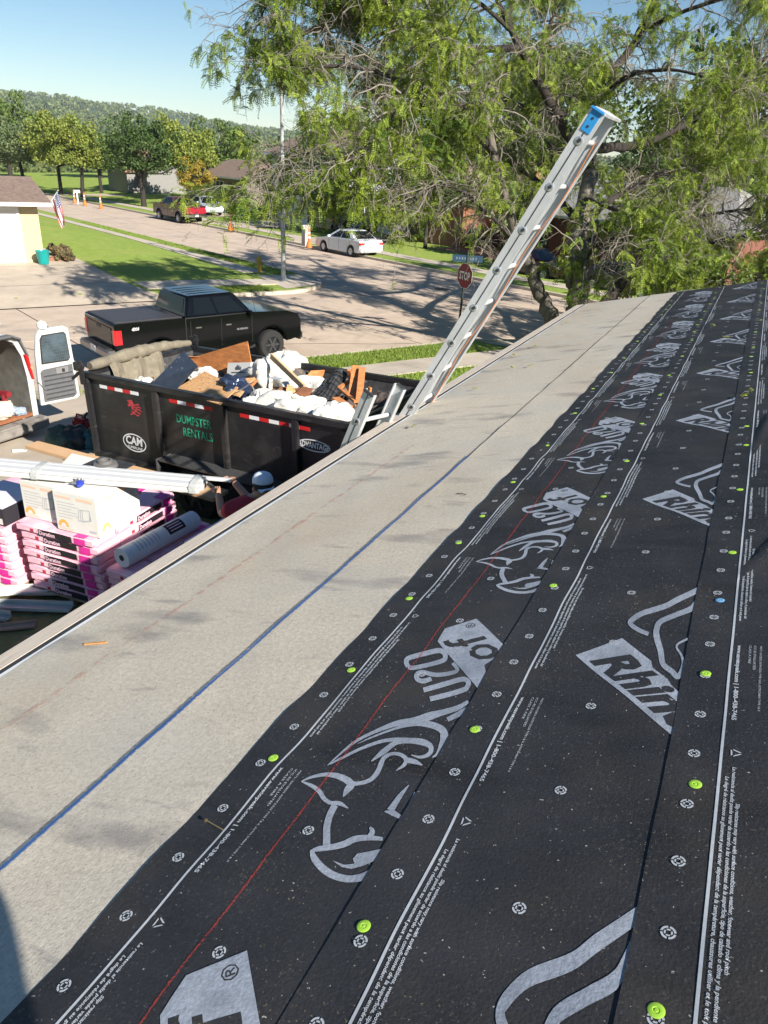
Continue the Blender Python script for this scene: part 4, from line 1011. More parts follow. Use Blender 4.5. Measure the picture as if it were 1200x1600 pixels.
# ------------------------------------------------------------------ roofing materials on the yard
M_pink = mat('pink_wrapper', (.80, .42, .50), .38, .07, 9, .35, 14, bdist=.02, dark=(.82, .58, .62), dscale=7, dth=(.5, .7))
M_mag = mat('magenta_print', (.62, .035, .27), .38, .06, 12, .3, 14, bdist=.02); M_lblk = mat('black_label', (.018, .016, .02), .38, .2, 12, .3, 14, bdist=.02)
M_lpk = mat('pale_pink_ink', (.80, .52, .60), .5); M_lred = mat('red_ink', (.5, .03, .06), .5)
M_pal = mat('pallet_wood', (.36, .26, .17), .85, .25, 8, .3, 40, stretch=(1, 5, 5))
bm_ = MB(); bm_.box((.5, .17, .0475), (1.0, .34, .092)); _me = bm_.mesh('bundle', .018, True, 3)
bm2 = bmesh.new(); bm2.from_mesh(_me); bmesh.ops.subdivide_edges(bm2, edges=[e for e in bm2.edges if e.calc_length() > .2], cuts=9, use_grid_fill=True)
_r = random.Random(2)
for v in bm2.verts: v.co.z += .004 * math.sin(v.co.x * 9) + .003 * math.sin(v.co.y * 21 + v.co.x * 5); v.co.y += .003 * math.sin(v.co.x * 14)
bm2.to_mesh(_me); bm2.free(); shade(_me, 60); BUN = _me; BUN.materials.append(M_pink)
def _lab(x0, x1, z0, z1, m, wrap=False, y=-.0055):
    mb = MB(); n = 6
    for i in range(n):
        a, b = x0 + (x1 - x0) * i / n, x0 + (x1 - x0) * (i + 1) / n; yy = lambda x: y + .003 * math.sin(x * 14)
        mb.quad((a, yy(a), z0), (b, yy(b), z0), (b, yy(b), z1), (a, yy(a), z1))
        if wrap: mb.quad((a, yy(a) + .006, .099 + .004 * math.sin(a * 9)), (b, yy(b) + .006, .099 + .004 * math.sin(b * 9)), (b, .12, .1 + .004 * math.sin(b * 9)), (a, .12, .1 + .004 * math.sin(a * 9)))
    me = mb.mesh('label'); me.materials.append(m); return me
LBK, LMG, LRD = _lab(.31, .73, .014, .082, M_lblk), _lab(.765, .9, .012, .084, M_mag, True), _lab(.20, .245, .03, .066, M_lred)
_t = text_on('t', 'Duration', frame((.322, -.0108, .022), (1, 0, 0), (0, 0, 1)), .20, M_lpk, None, None, .03, 0, .05); LTX = _t.data; bpy.data.objects.remove(_t)
_t = text_on('t', 'TRUDEF', frame((.742, -.0108, .075), (0, 0, -1), (1, 0, 0)), .062, M_lpk, None, None, .03, 0, .014); LTX2 = _t.data; bpy.data.objects.remove(_t)
jr = random.Random(11)
def bundle(M, label, grp):
    o = link('shingle_bundle', BUN); o.matrix_world = M; tag(o, label, 'shingles', grp)
    for nm, me in (('black_label', LBK), ('magenta_band', LMG), ('logo', LRD), ('lettering', LTX), ('side_lettering', LTX2)): link(nm, me, None, o)
    return o
def stack(origin, rot, layers, where, grp, full_top=True, lh=.098):
    base = Matrix.Translation(origin) @ Matrix.Rotation(rot, 4, 'Z')
    po = thing('pallet', 'wooden pallet under the ' + where, 'pallet', origin, rot)
    for y in np.linspace(.06, 1.26, 7):
        mb = MB(); mb.box((.5, y, .105), (1.04, .1, .02)); mb.build('deck_board', M_pal, po)
    for x in (.05, .5, .95):
        mb = MB(); mb.box((x, .66, .05), (.06, 1.3, .088)); mb.build('stringer', M_pal, po)
    names = ['bottom', 'second', 'third', 'fourth', 'fifth', 'sixth', 'seventh', 'eighth', 'ninth']
    for k in range(layers):
        z = .118 + k * lh; nm = 'top' if k == layers - 1 else names[k]
        J = lambda: Matrix.Translation((jr.uniform(-.012, .012), jr.uniform(-.012, .012), 0)) @ Matrix.Rotation(jr.uniform(-.012, .012), 4, 'Z')
        sh = Matrix.Translation((-.012 * k, 0, z))
        bundle(base @ sh @ J(), 'pink shingle bundle, %s layer, front of the %s' % (nm, where), grp)
        bundle(base @ sh @ Matrix.Translation((1.0, .345, 0)) @ J() @ Matrix.Rotation(math.pi / 2, 4, 'Z'), 'pink shingle bundle, %s layer, house side of the %s' % (nm, where), grp)
        if full_top and k == layers - 1:
            for i, x in enumerate((.655, .31)): bundle(base @ sh @ Matrix.Translation((x, .345, 0)) @ J() @ Matrix.Rotation(math.pi / 2, 4, 'Z'), 'pink shingle bundle, top layer, %s of the %s' % (('middle', 'street side')[i], where), grp)
    return base
G1 = 'shingle bundles stacked on pallets'
B1 = stack(Vector((-6.22, 4.53, .74)), .09, 8, 'stack under the cartons', G1)
B2 = stack(Vector((-7.40, 4.40, .70)), .09, 7, 'stack under the black case', G1)
B3 = stack(Vector((-5.16, 4.62, .75)), .03, 5, 'stack under the underlayment roll', G1)
# cartons
M_cart = mat('printed_carton', (.64, .62, .57), .7, .04, 8, .1, 20); M_oran = mat('orange_ink', (.75, .38, .10), .6); M_ink = mat('grey_ink', (.42, .43, .46), .7); M_yel = mat('yellow_ink', (.78, .55, .16), .6); M_pch = mat('peach_ink', (.80, .50, .36), .6)
def carton(name, M, w, d, h, label, faces):
    root = thing(name, label, 'box', (0, 0, 0)); root.matrix_world = M
    mb = MB(); mb.box((w / 2, d / 2, h / 2), (w, d, h)); mb.build('box_body', M_cart, root, .004)
    for face in faces:
        F = Matrix.Identity(4) if face == 'f' else Matrix.Translation((w, 0, 0)) @ Matrix.Rotation(math.pi / 2, 4, 'Z'); fw = w if face == 'f' else d
        def pr(pts, m, nm='print', o=-.0025):
            b = MB(); b.add([(x, o, z) for x, z in pts], [tuple(range(len(pts)))], F); b.build(nm, m, root)
        bar = lambda x0, x1, z0, z1, m: pr([(x0, z0), (x1, z0), (x1, z1), (x0, z1)], m)
        bar(.06 * fw, .42 * fw, h - .07, h - .048, M_pch); bar(.55 * fw, .92 * fw, h - .07, h - .04, M_pch); bar(.05 * fw, .4 * fw, .02, .035, M_pch)
        for i in range(6): bar(.08 * fw, (.5 + .1 * math.sin(i * 2.2)) * fw * (1 if face == 'f' else .6), h - .12 - i * .033, h - .114 - i * .033, M_ink)
        cx, cz, rr = .17 * fw, .09, .065
        pr([(cx + rr * math.cos(a), cz - .04 + rr * 1.2 * math.sin(a)) for a in np.linspace(0, math.pi, 14)], M_oran if face == 'f' else M_yel)
        pr([(cx + rr * .5 * math.cos(a), cz - .04 + rr * .62 * math.sin(a)) for a in np.linspace(0, math.pi, 12)], M_cart, 'print', -.0035)
        cx, cz = .68 * fw, h * .52
        for s in range(3):
            a = [(cx - .07 + .03 * s, cz - .08), (cx + .07 + .01 * s, cz - .05), (cx + .08, cz + .06), (cx - .05 + .02 * s, cz + .05)]
            for p, q in zip(a, a[1:] + a[:1]):
                d2 = Vector((q[0] - p[0], q[1] - p[1])).normalized(); n2 = Vector((-d2.y, d2.x)) * .003
                pr([(p[0] - n2.x, p[1] - n2.y), (q[0] - n2.x, q[1] - n2.y), (q[0] + n2.x, q[1] + n2.y), (p[0] + n2.x, p[1] + n2.y)], M_ink, 'print', -.0025 - .0003 * s)
        bar(.78 * fw, .94 * fw, .04, .065, M_ink)
    return root
zt = .74 + .118 + 8 * .098 + .004
carton('carton', B1 @ Matrix.Translation((-.08, .13, zt - .74)), .49, .48, .42, 'white printed carton next to the shingle case, on the tall shingle stack', 'f')
carton('carton', B1 @ Matrix.Translation((.425, .05, zt - .74)) @ Matrix.Rotation(.02, 4, 'Z'), .52, .66, .44, 'white printed carton with the glove on top, at the corner of the shingle stack', 'fr')
# black and white case on the other stack
case = thing('case', 'black and white checked carton on the shingle stack beside the printed cartons', 'box'); case.matrix_world = B2 @ Matrix.Translation((.30, .06, .118 + 7 * .098 + .005))
mb = MB(); mb.box((.3, .3, .1), (.6, .6, .2)); mb.build('box_body', mat('case_black', (.03, .028, .035), .5), case, .006)
mb = MB(); mb.box((.3, .3, .2025), (.58, .58, .004)); mb.build('top_sheet', mat('lilac_white', (.62, .6, .7), .6), case)
for i in range(5):
    for j in range(2):
        if (i + j) % 2: continue
        mb = MB(); x = .04 + i * .115; z = .02 + j * .085; mb.quad((x, -.003, z), (x + .08, -.003, z), (x + .08, -.003, z + .07), (x, -.003, z + .07)); mb.build('white_patch', M_cart, case)
# long white siding bundle
zs = zt + .46
sa, sb = at_z((-330, 705), zs), at_z((318, 762), zs); sxd = (sb - sa).normalized(); syd = Vector((0, 0, 1)).cross(sxd)
sid = thing('siding_bundle', 'long white bundle of aluminium siding laid over the cartons', 'siding', sa)
M_sid = mat('white_aluminium', (.52, .52, .51), .35, .03, 4)
SMx = frame((0, 0, 0), sxd, syd); ln = (sb - sa).length
for i, (y0, y1, z0, z1, dl) in enumerate(((-.15, -.07, 0, .05, 0), (-.13, -.02, .05, .085, .0), (-.07, .05, 0, .055, .02), (-.02, .08, .055, .09, .0), (.05, .15, 0, .05, .0), (.08, .15, .05, .08, .26))):
    mb = MB(); mb.prism([(y0, z0), (y1 - .014, z0), (y1 - .014, z1 - .006), (y0 + .02, z1 - .006), (y0 + .012, z1 - .022), (y0, z1 - .022)], 0, ln + dl, 'x', SMx); mb.build('siding_panel', M_sid, sid)
for u in (.62, .985):
    mb = MB(); x = ln * u; mb.prism([(-.16, -.006), (.16, -.006), (.162, .06), (.1, .098), (-.1, .098), (-.16, .062)], x - .035, x + .035, 'x', SMx); mb.build('plastic_wrap', mat('clear_wrap', (.5, .52, .5), .2, .06, 20, .6, 30, alpha=.55), sid, .004)
# glove
gp = at_z((125, 758), zs + .0); gl = thing('work_glove', 'blue and grey work glove lying on the printed carton', 'glove', gp)
mb = MB(); r_ = [[(x, .035 * math.cos(a) * s, .018 + .018 * math.sin(a) * s) for a in np.linspace(0, 6.2832, 9)[:-1]] for x, s in ((-.06, .8), (-.03, 1.1), (.02, 1.25), (.05, 1.0))]; mb.loft(r_); mb.build('palm', mat('glove_blue', (.03, .06, .42), .8, .2, 30), gl, 0, True)
mb = MB()
for i, (dy, an) in enumerate(((-.035, -.5), (-.015, -.12), (.01, .15), (.03, .45))): mb.tube([(.03, dy, .02), (.075, dy + .035 * math.sin(an), .035), (.12, dy + .08 * math.sin(an), .02)], [.012, .012, .009], 7)
mb.tube([(-.01, .03, .02), (.02, .07, .03), (.04, .09, .015)], [.012, .012, .009], 7); mb.build('finger', mat('glove_grey', (.16, .16, .18), .8, .2, 30), gl, 0, True); gl.rotation_euler = (0, 0, 2.4)
# sheet, vent flashing, tan panel on sawhorse
zb4 = zt + .445
q = [at_z(p, zb4 + .05) for p in ((78, 742), (150, 748), (175, 722), (112, 708))]
board('wrapped_sheets', q, .04, M_cart, 'pack of white wrapped sheets behind the siding bundle', 'sheets', .004)
cpt = at_z((165, 729), zb4 + .055); fl = thing('vent_flashing', 'square black vent flashing with round boot lying on the white sheets', 'flashing', cpt, .05)
mb = MB(); mb.box((0, 0, .004), (.46, .40, .006)); mb.build('plate', M_felt, fl, .001); mb = MB(); mb.lathe([(.13, .007), (.12, .04), (.08, .05), (.075, .075), (.055, .08), (.05, .03), (.001, .03)], n=24); mb.build('boot', mat('grey_rubber', (.12, .115, .11), .6), fl, 0, True)
ta, tb = at_z((44, 694), 1.32), at_z((345, 772), 1.32); tdir = (tb - ta).normalized(); tn = Vector((0, 0, 1)).cross(tdir)
board('cardboard_panel', [ta - tn * .06, tb - tn * .16, tb + tn * .16, ta + tn * .17], .05, mat('cardboard', (.52, .33, .18), .85, .1, 3, .1, 12), 'long tan cardboard panel lying in front of the dump trailer', 'panel', .004)
sh = thing('sawhorse', 'sawhorse under the long tan cardboard panel', 'sawhorse', (ta + tdir * .9).to_tuple()[:2] + (.62,))
mb = MB(); mb.bar((0, -.3, .62), (0, .3, .62), .08, .06); mb.build('beam', M_pal, sh)
for sx in (-1, 1):
    for sy in (-1, 1):
        mb = MB(); mb.bar((sx * .2, sy * .28, 0), (sx * .03, sy * .26, .6), .05, .03); mb.build('leg', M_pal, sh)
# underlayment roll and long cartons on the low stack
z3 = .75 + .118 + 5 * .098 + .006
ra, rb_ = at_z((190, 872), z3 + .11), at_z((303, 812), z3 + .11); rdir = (rb_ - ra).normalized(); rdir.z = 0
rl = thing('underlayment_roll', 'white printed roll of underlayment lying on the low shingle stack', 'roll', ra)
RM = frame((0, 0, 0), rdir, Vector((0, 0, 1)).cross(rdir)) @ Matrix.Rotation(math.pi / 2, 4, 'Y')
rln = (rb_ - ra).length
mb = MB(); mb.lathe([(.035, 0), (.105, 0), (.108, .01), (.108, rln - .01), (.105, rln), (.035, rln), (.035, .02)], n=28, M=RM); mb.build('wrapped_roll', mat('roll_wrap', (.66, .68, .70), .45, .06, 12, .2, 20), rl, 0, True)
mb = MB(); mb.lathe([(.034, -.001), (.034, .02)], n=16, M=RM); mb.build('core', M_dk, rl)
def roll_patch(a0, a1, x0, x1, m, nm):
    b = MB(); n = 8
    for i in range(n):
        u, v = a0 + (a1 - a0) * i / n, a0 + (a1 - a0) * (i + 1) / n; b.quad(*[tuple(RM @ Vector((.1092 * math.cos(a), .1092 * math.sin(a), x))) for a, x in ((u, x0), (v, x0), (v, x1), (u, x1))])
    b.build(nm, m, rl)
up_ang = math.pi    # local angle that faces up is found from RM below
best = max(np.linspace(0, 6.28, 64), key=lambda a: (RM.to_3x3() @ Vector((math.cos(a), math.sin(a), 0))).dot(Vector((.55, -.35, .75))))
roll_patch(best - .7, best + .55, rln * .55, rln * .78, M_lblk, 'black_label')
for k in range(7): roll_patch(best - .75 + .16 * (k % 2), best + .5, rln * (.14 + k * .045), rln * (.155 + k * .045), M_ink, 'text_column')
for k in range(3): roll_patch(best - .4 + k * .3, best - .3 + k * .3, rln * .58, rln * .75, M_lpk, 'label_text')
for i, (pa, pb) in enumerate((((258, 886), (318, 848)), ((300, 850), (362, 812)))):
    a, b = at_z(pa, z3 + .12), at_z(pb, z3 + .12); d = (b - a).normalized(); n = Vector((0, 0, 1)).cross(d)
    board('long_carton', [a - n * .11, b - n * .11, b + n * .11, a + n * .11], .115, mat('lilac_carton', (.66, .62, .68), .6, .05, 6), ('long pale carton beside the underlayment roll', 'second long pale carton ahead of the first, beside the roll')[i], 'box', .004)
# scraps on the shaded ground
M_gut = mat('grey_green_gutter', (.42, .45, .42), .5, .1, 6); M_sdg = mat('white_scrap', (.7, .69, .64), .6, .08, 5)
def scrap(a, b, w, h, m, label, name='siding_scrap', cat='siding scrap', z=.79, dz=0.0):
    a, b = at_z(a, z), at_z(b, z + dz); mb = MB(); x = (b - a).normalized(); yv_ = Vector((0, 0, 1)).cross(x)
    Mx = frame(a, x, yv_); ln = (b - a).length
    mb.prism([(-w / 2, 0), (w / 2, 0), (w / 2, h), (w / 2 - .012, h), (w / 2 - .012, .012), (-w / 2 + .012, .012), (-w / 2 + .012, h * .6), (-w / 2, h * .6)], 0, ln, 'x', Mx); return tag(mb.build(name, m), label, cat)
scrap((-80, 950), (50, 893), .10, .02, M_sdg, 'white trim strip running out from under the shingle stack')
scrap((-60, 932), (95, 918), .14, .04, M_sdg, 'crumpled white siding offcut beside the shingle stack', z=.84)
scrap((-120, 925), (175, 925), .14, .05, mat('tan_trim', (.5, .44, .36), .6, .1, 5), 'long tan trim board on the shaded ground below the eave', z=.82)
scrap((-120, 944), (112, 952), .13, .06, M_gut, 'grey green gutter offcut lying in the shade', 'gutter_scrap', 'gutter', z=.80)
scrap((-60, 955), (14, 968), .10, .07, M_gut, 'short bent gutter end beside the longer gutter offcut', 'gutter_scrap', 'gutter')
scrap((-90, 992), (55, 977), .09, .04, mat('pinkish_wood', (.36, .26, .2), .8, .15, 5), 'plank lying parallel to the house wall in the shade', 'plank', 'plank')
scrap((38, 1003), (120, 998), .09, .04, MATS['pinkish_wood'], 'short plank end lying tight against the house', 'plank', 'plank')
mb = MB(); mb.bar(at_z((74, 912), .78), at_z((79, 872), 1.15), .05, .012, (1, 0, 0)); tag(mb.build('wood_stake', M_lum), 'wooden stake leaning against the front of the shingle stack', 'stake')
# bags, fuel can, bottle near the trailer tongue
M_bagd = mat('black_bag', (.03, .033, .035), .4, .3, 6, .4, 12, bdist=.03); M_bagg = mat('dark_green_bag', (.03, .075, .06), .6, .3, 6, .4, 12, bdist=.03)
crumple('duffel_bag', hit((100, 686), .16), .34, .26, .22, 61, 'dark green duffel bag on the driveway by the trailer tongue', M_bagg, 'bag', amp=.18)
crumple('trash_bag', hit((118, 686), .17), .26, .24, .22, 63, 'black trash bag slumped beside the green duffel bag', M_bagd, 'bag', amp=.25)
crumple('tool_bag', hit((142, 690), .14), .17, .15, .2, 64, 'small teal tool bag against the front of the dump trailer', mat('teal_bag', (.03, .12, .13), .6, .2, 8), 'bag', amp=.15)
gc_ = thing('fuel_can', 'dark red plastic fuel can behind the bags', 'fuel can', hit((130, 678)))
mb = MB(); mb.box((0, 0, .16), (.34, .22, .32)); mb.build('can_body', mat('dark_red_plastic', (.22, .012, .02), .4, .15, 9), gc_, .05); mb = MB(); mb.tube([(.1, 0, .31), (.1, 0, .37), (.17, 0, .44)], .022, 10); mb.build('spout', M_blk, gc_); mb = MB(); mb.tube([(-.12, 0, .31), (-.1, 0, .37), (.03, 0, .37), (.05, 0, .31)], .016, 8); mb.build('handle', MATS['dark_red_plastic'], gc_)
bo = thing('water_bottle', 'clear water bottle lying on the driveway', 'bottle', hit((20, 705), .035), .7)
mb = MB(); mb.lathe([(.03, 0), (.032, .02), (.032, .15), (.014, .18), (.014, .2)], n=12, M=Matrix.Rotation(math.pi / 2, 4, 'Y')); mb.build('bottle_body', mat('clear_plastic', (.75, .78, .8), .1, spec=.6), bo, 0, True); mb = MB(); mb.lathe([(.016, .2), (.016, .222)], n=10, M=Matrix.Rotation(math.pi / 2, 4, 'Y')); mb.build('cap', M_white, bo)

# ------------------------------------------------------------------ cargo van, rear to us, one rear door swung open
van = thing('cargo_van', 'white cargo van with a rear door swung open and tools inside', 'van', (-11.36, 8.0, .18)); VP_ = (-11.36, 8.0, .18)
M_vw = mat('van_white', (.50, .50, .48), .3, .04, 3, coat=.5); M_vg = mat('van_grey_plastic', (.11, .11, .115), .6, .15, 12); M_glass = mat('dark_glass', (.006, .008, .010), .05, spec=.2); M_tl = mat('tail_lamp_red', (.55, .015, .02), .2, coat=.6)
X, YR, YL, ZB = -11.36, 9.02, 7.02, .18
def ring_v(x, ins=0.0, top=2.16, k=0):
    yr, yl = YR - ins, YL + ins; z0 = ZB + .42
    return [(x, yr, z0), (x, yr, 1.35), (x, yr - .05, 1.75), (x, yr - .17, 2.08 - ins), (x, yr - .34, top - ins), (x, yl + .34, top - ins), (x, yl + .17, 2.08 - ins), (x, yl + .05, 1.75), (x, yl, 1.35), (x, yl, z0)]
mb = MB(); mb.loft([ring_v(X), ring_v(X - 3.6), ring_v(X - 4.1, .03, 2.1)], cap=False, closed=False)
rr = ring_v(X); ri = ring_v(X - .06, .07)
for i in range(len(rr) - 1): mb.quad(rr[i], rr[i + 1], ri[i + 1], ri[i])
mb.build('body', M_vw, van, 0, True, VP_)
mb = MB(); mb.loft([ring_v(X - .06, .075), ring_v(X - 3.6, .075)], cap=False, closed=False); mb.build('lining', mat('van_lining', (.13, .125, .11), .8, .3, 5), van, 0, True, VP_)
mb = MB(); mb.box((X - 1.8, (YR + YL) / 2, ZB + .48), (3.5, YR - YL - .16, .05)); mb.build('floor', mat('rusty_floor', (.28, .11, .05), .8, .3, 6), van, pinv=VP_)
mb = MB(); mb.box((X - 3.6, (YR + YL) / 2, 1.35), (.04, YR - YL - .16, 1.5)); mb.build('bulkhead', M_vg, van, pinv=VP_)
mb = MB()
pr_ = ring_v(X + .012)[3:7]
for a, b in zip(pr_, pr_[1:]): mb.bar(a, b, .03, .13, (1, 0, 0))
mb.bar((X + .012, YR - .05, 1.75), (X + .012, YR - .17, 2.06), .03, .07, (1, 0, 0)); mb.build('rear_trim', M_vg, van, pinv=VP_)
mb = MB(); mb.prism([(YR - .02, 1.32), (YR + .012, 1.32), (YR - .04, 1.78), (YR - .10, 1.78)], X - .12, X + .03, 'x'); tl = mb.build('tail_lamp', M_tl, van, .006, pinv=VP_)
mb = MB(); mb.prism([(YR - .02, 1.50), (YR + .018, 1.50), (YR + .0, 1.56), (YR - .04, 1.56)], X - .1, X + .036, 'x'); mb.build('reverse_lamp', mat('amber_lamp', (.7, .3, .16), .25), tl)
mb = MB(); mb.box((X + .12, (YR + YL) / 2, ZB + .37), (.26, YR - YL + .06, .2)); mb.build('bumper', mat('dusty_bumper', (.26, .235, .21), .6, .35, 5, .2, 20, dark=(.12, .11, .10), dscale=5, dth=(.45, .65)), van, .03, pinv=VP_)
mb = MB(); mb.box((X - 2, (YR + YL) / 2, ZB + .28), (4, 1.5, .2)); mb.build('underbody', M_rub, van, pinv=VP_)
for x in (X - .95, X - 3.6):
    for y, s in ((YR - .14, 1), (YL + .14, -1)): wheel(van, x - VP_[0], y - VP_[1], .36, .36, .22, s, M_steel)
# open door: inner face towards us
HB = Vector((X + .03, YR + .06, .80)); dd = Vector((math.cos(math.radians(77)), math.sin(math.radians(77)), 0)); dn = Vector((dd.y, -dd.x, 0))
DM = frame(HB, dd, (0, 0, 1))      # x along the door, y up, z = dn (towards us)
outl = [(0, 0), (.02, .55), (.04, .95), (.10, 1.28), (.17, 1.38), (.62, 1.40), (.72, 1.34), (.76, .6), (.78, .04), (.7, 0)]
mb = MB(); mb.prism(outl, -.05, .012, 'z', DM); dr = mb.build('rear_door', M_vw, van, .008, pinv=VP_)
pc = [(.07, .06), (.075, .62), (.13, .66), (.70, .68), (.72, .1), (.66, .05)]
mb = MB(); mb.prism(pc, .013, .03, 'z', DM); mb.build('door_panel', M_vg, dr, .006)
for i in range(6): mb = MB(); mb.box((.395, .11 + i * .085, .034), (.56, .022, .012), DM); mb.build('panel_groove', mat('panel_dark', (.05, .05, .052), .6), dr)
mb = MB(); mb.box((.48, .60, .036), (.24, .11, .02), DM); mb.build('latch_plate', mat('latch_grey', (.2, .19, .19), .5), dr, .005); mb = MB(); mb.box((.5, .6, .05), (.05, .06, .02), DM); mb.build('latch', M_blk, dr)
wp = [(.12, .76), (.15, 1.2), (.2, 1.28), (.62, 1.29), (.66, 1.24), (.68, .8), (.64, .75)]
mb = MB(); mb.prism(wp, .0125, .022, 'z', DM); mb.build('window_seal', M_blk, dr); cx_ = sum(p[0] for p in wp) / 7; cy_ = sum(p[1] for p in wp) / 7
mb = MB(); mb.prism([(cx_ + (x - cx_) * .92, cy_ + (y - cy_) * .92) for x, y in wp], .0225, .027, 'z', DM); mb.build('window_glass', mat('van_glass', (.06, .085, .10), .12, .5, 3, spec=.6), dr)
mb = MB()
for i in range(13): mb.box((.16 + i * .04, 1.0, .0285), (.003, .48, .002), DM)
for i in range(9): mb.box((.40, .79 + i * .055, .0295), (.5, .003, .002), DM)
mb.build('window_wire', M_vg, dr)
mb = MB(); mb.bar(HB + Vector((-.02, -.05, .55)), DM @ Vector((.12, .28, .04)), .03, .012); mb.build('check_strap', M_steel, dr)
mb = MB(); r_ = DM @ Vector((.25, 1.44, -.02)); mb.lathe([(.001, -.07), (.07, -.05), (.09, .0), (.07, .06), (.001, .09)], tuple(r_), 14)
tag(mb.build('hard_hat', M_white, None, 0, True), 'white rounded hard hat resting on top of the open van door', 'hat')
# roof rack end and things inside
mb = MB(); mb.box((X - .25, YR - .75, 2.34), (.08, .9, .05)); mb.box((X - .25, YR - .42, 2.25), (.05, .05, .2)); mb.box((X - .25, YR - 1.05, 2.25), (.05, .05, .2)); mb.box((X - .25, YR - .55, 2.50), (.05, .06, .3)); mb.build('roof_rack', M_vw, van, .01, pinv=VP_)
crumple('cloth_heap', (X - .35, YR - .62, ZB + .62), .30, .35, .16, 71, 'cream coloured cloth heap inside the van by the doorway', mat('cream_cloth', (.62, .56, .46), .9, .1, 9), 'cloth', amp=.3)
crumple('rag', (X - .2, YR - .3, ZB + .57), .16, .14, .07, 72, 'blue grey rag on the van floor beside the cloth heap', mat('blue_rag', (.28, .34, .42), .9, .2, 9), 'cloth', amp=.4)
mb = MB(); mb.box((X - .35, YR - .35, 1.06), (.2, .1, .09)); mb.bar((X - .3, YR - .28, .7), (X - .35, YR - .4, 1.05), .05, .05); mb.bar((X - .3, YR - .5, .7), (X - .35, YR - .38, 1.05), .05, .05); tag(mb.build('nail_gun', mat('tool_red', (.22, .02, .025), .5), None, .008), 'red and black power tool standing in the van doorway', 'tool')
mb = MB()
for k in range(5): mb.tube([(X - .8 - .05 * k, YR - .75 - .06 * k, .72), (X - .55 - .05 * k, YR - .62 - .07 * k, 1.55 + .06 * k)], .022, 7)
tag(mb.build('paint_poles', mat('pale_wood', (.58, .5, .36), .7)), 'bundle of pale poles standing inside the van', 'poles')
mb = MB(); pts = [(X - .5 + .02 * math.sin(a * 2.2), YR - .95 + .2 * math.cos(a), 1.1 + .24 * math.sin(a)) for a in np.linspace(0, 18, 70)]; mb.tube(pts, .012, 6); tag(mb.build('air_hose', mat('green_hose', (.08, .28, .24), .5)), 'coiled green air hose hanging inside the van', 'hose')

# ------------------------------------------------------------------ man in a red shirt carrying the end of the siding
def skin_body(name, pts, edges, m, parent=None, sub=2):
    me = bpy.data.meshes.new(name); me.from_pydata([p[0] for p in pts], edges, []); o = bpy.data.objects.new(name, me); COL.objects.link(o)
    sk = o.modifiers.new('skin', 'SKIN'); 
    if not me.skin_vertices: me.skin_vertices.new()
    for i, p in enumerate(pts):
        r = p[1]; me.skin_vertices[0].data[i].radius = r if isinstance(r, tuple) else (r, r)
    me.skin_vertices[0].data[0].use_root = True
    sb_ = o.modifiers.new('sub', 'SUBSURF'); sb_.levels = sub; sb_.render_levels = sub
    dg = bpy.context.evaluated_depsgraph_get(); dg.update(); me2 = bpy.data.meshes.new_from_object(o.evaluated_get(dg)); bpy.data.objects.remove(o)
    for p in me2.polygons: p.use_smooth = True
    me2.materials.clear()
    return link(name, me2, m, parent)
M_skin = mat('skin', (.42, .24, .16), .55, .08, 20); M_shirt = mat('red_shirt', (.40, .035, .05), .9, .12, 10, .5, 22, bdist=.02); M_jean = mat('dark_trousers', (.03, .035, .05), .9); M_hatw = mat('white_cap', (.62, .68, .78), .8, .05, 12)
hx, hy = at_z((411, 764), 2.22).x, at_z((411, 764), 2.22).y
def hp_(dx, dy, z): return (hx + dx, hy + dy, z)
man = thing('person', 'person in red shirt and white cap bending to lift the siding bundle', 'person', hp_(.25, -.35, .75)); MI = Vector(man.location)
L_ = lambda *a: tuple(Vector(hp_(*a)) - MI)
se = sb + sxd * .22      # grip on the siding end
GR = [tuple(Vector((se.x, se.y, zs + .03)) - MI + sxd * dx + syd * dy) for dx, dy in ((-.02, -.14), (.04, .17))]
CH = at_z((386, 792), 2.06) - MI; PV = at_z((366, 846), 1.66) - MI; ML = CH.lerp(PV, .5) + Vector((0, 0, .05)); HD = Vector(L_(0, 0, 2.2))
A1 = CH + Vector((-.10, -.16, .0)); A2 = CH + Vector((.02, .18, .0)); GA, GB = Vector(GR[0]), Vector(GR[1])
FT = PV.copy(); FT.z = .75 - MI.z
pts = [(tuple(PV), .15), (tuple(ML), (.17, .14)), (tuple(CH), (.17, .12)), (tuple(CH.lerp(HD, .55) + Vector((0, 0, .0))), .06), (tuple(HD), .085), (tuple(HD + Vector((-.015, .02, .07))), .085),
       (tuple(A1), .075), (tuple(A1.lerp(GA, .5) + Vector((0, -.03, -.13))), .05), (tuple(GA), .036),
       (tuple(A2), .075), (tuple(A2.lerp(GB, .5) + Vector((0, .05, -.12))), .05), (tuple(GB), .036),
       (tuple(PV + Vector((.02, -.12, -.08))), .105), (tuple(PV + Vector((-.14, -.16, -.45))), .075), (tuple(FT + Vector((.02, -.16, .08))), .05), (tuple(FT + Vector((-.14, -.16, .045))), .045),
       (tuple(PV + Vector((.06, .12, -.08))), .105), (tuple(PV + Vector((-.10, .18, -.45))), .075), (tuple(FT + Vector((.08, .18, .08))), .05), (tuple(FT + Vector((-.08, .18, .045))), .045)]
edges = [(0, 1), (1, 2), (2, 3), (3, 4), (4, 5), (2, 6), (6, 7), (7, 8), (2, 9), (9, 10), (10, 11), (0, 12), (12, 13), (13, 14), (14, 15), (0, 16), (16, 17), (17, 18), (18, 19)]
body = skin_body('body', pts, edges, M_skin, man)
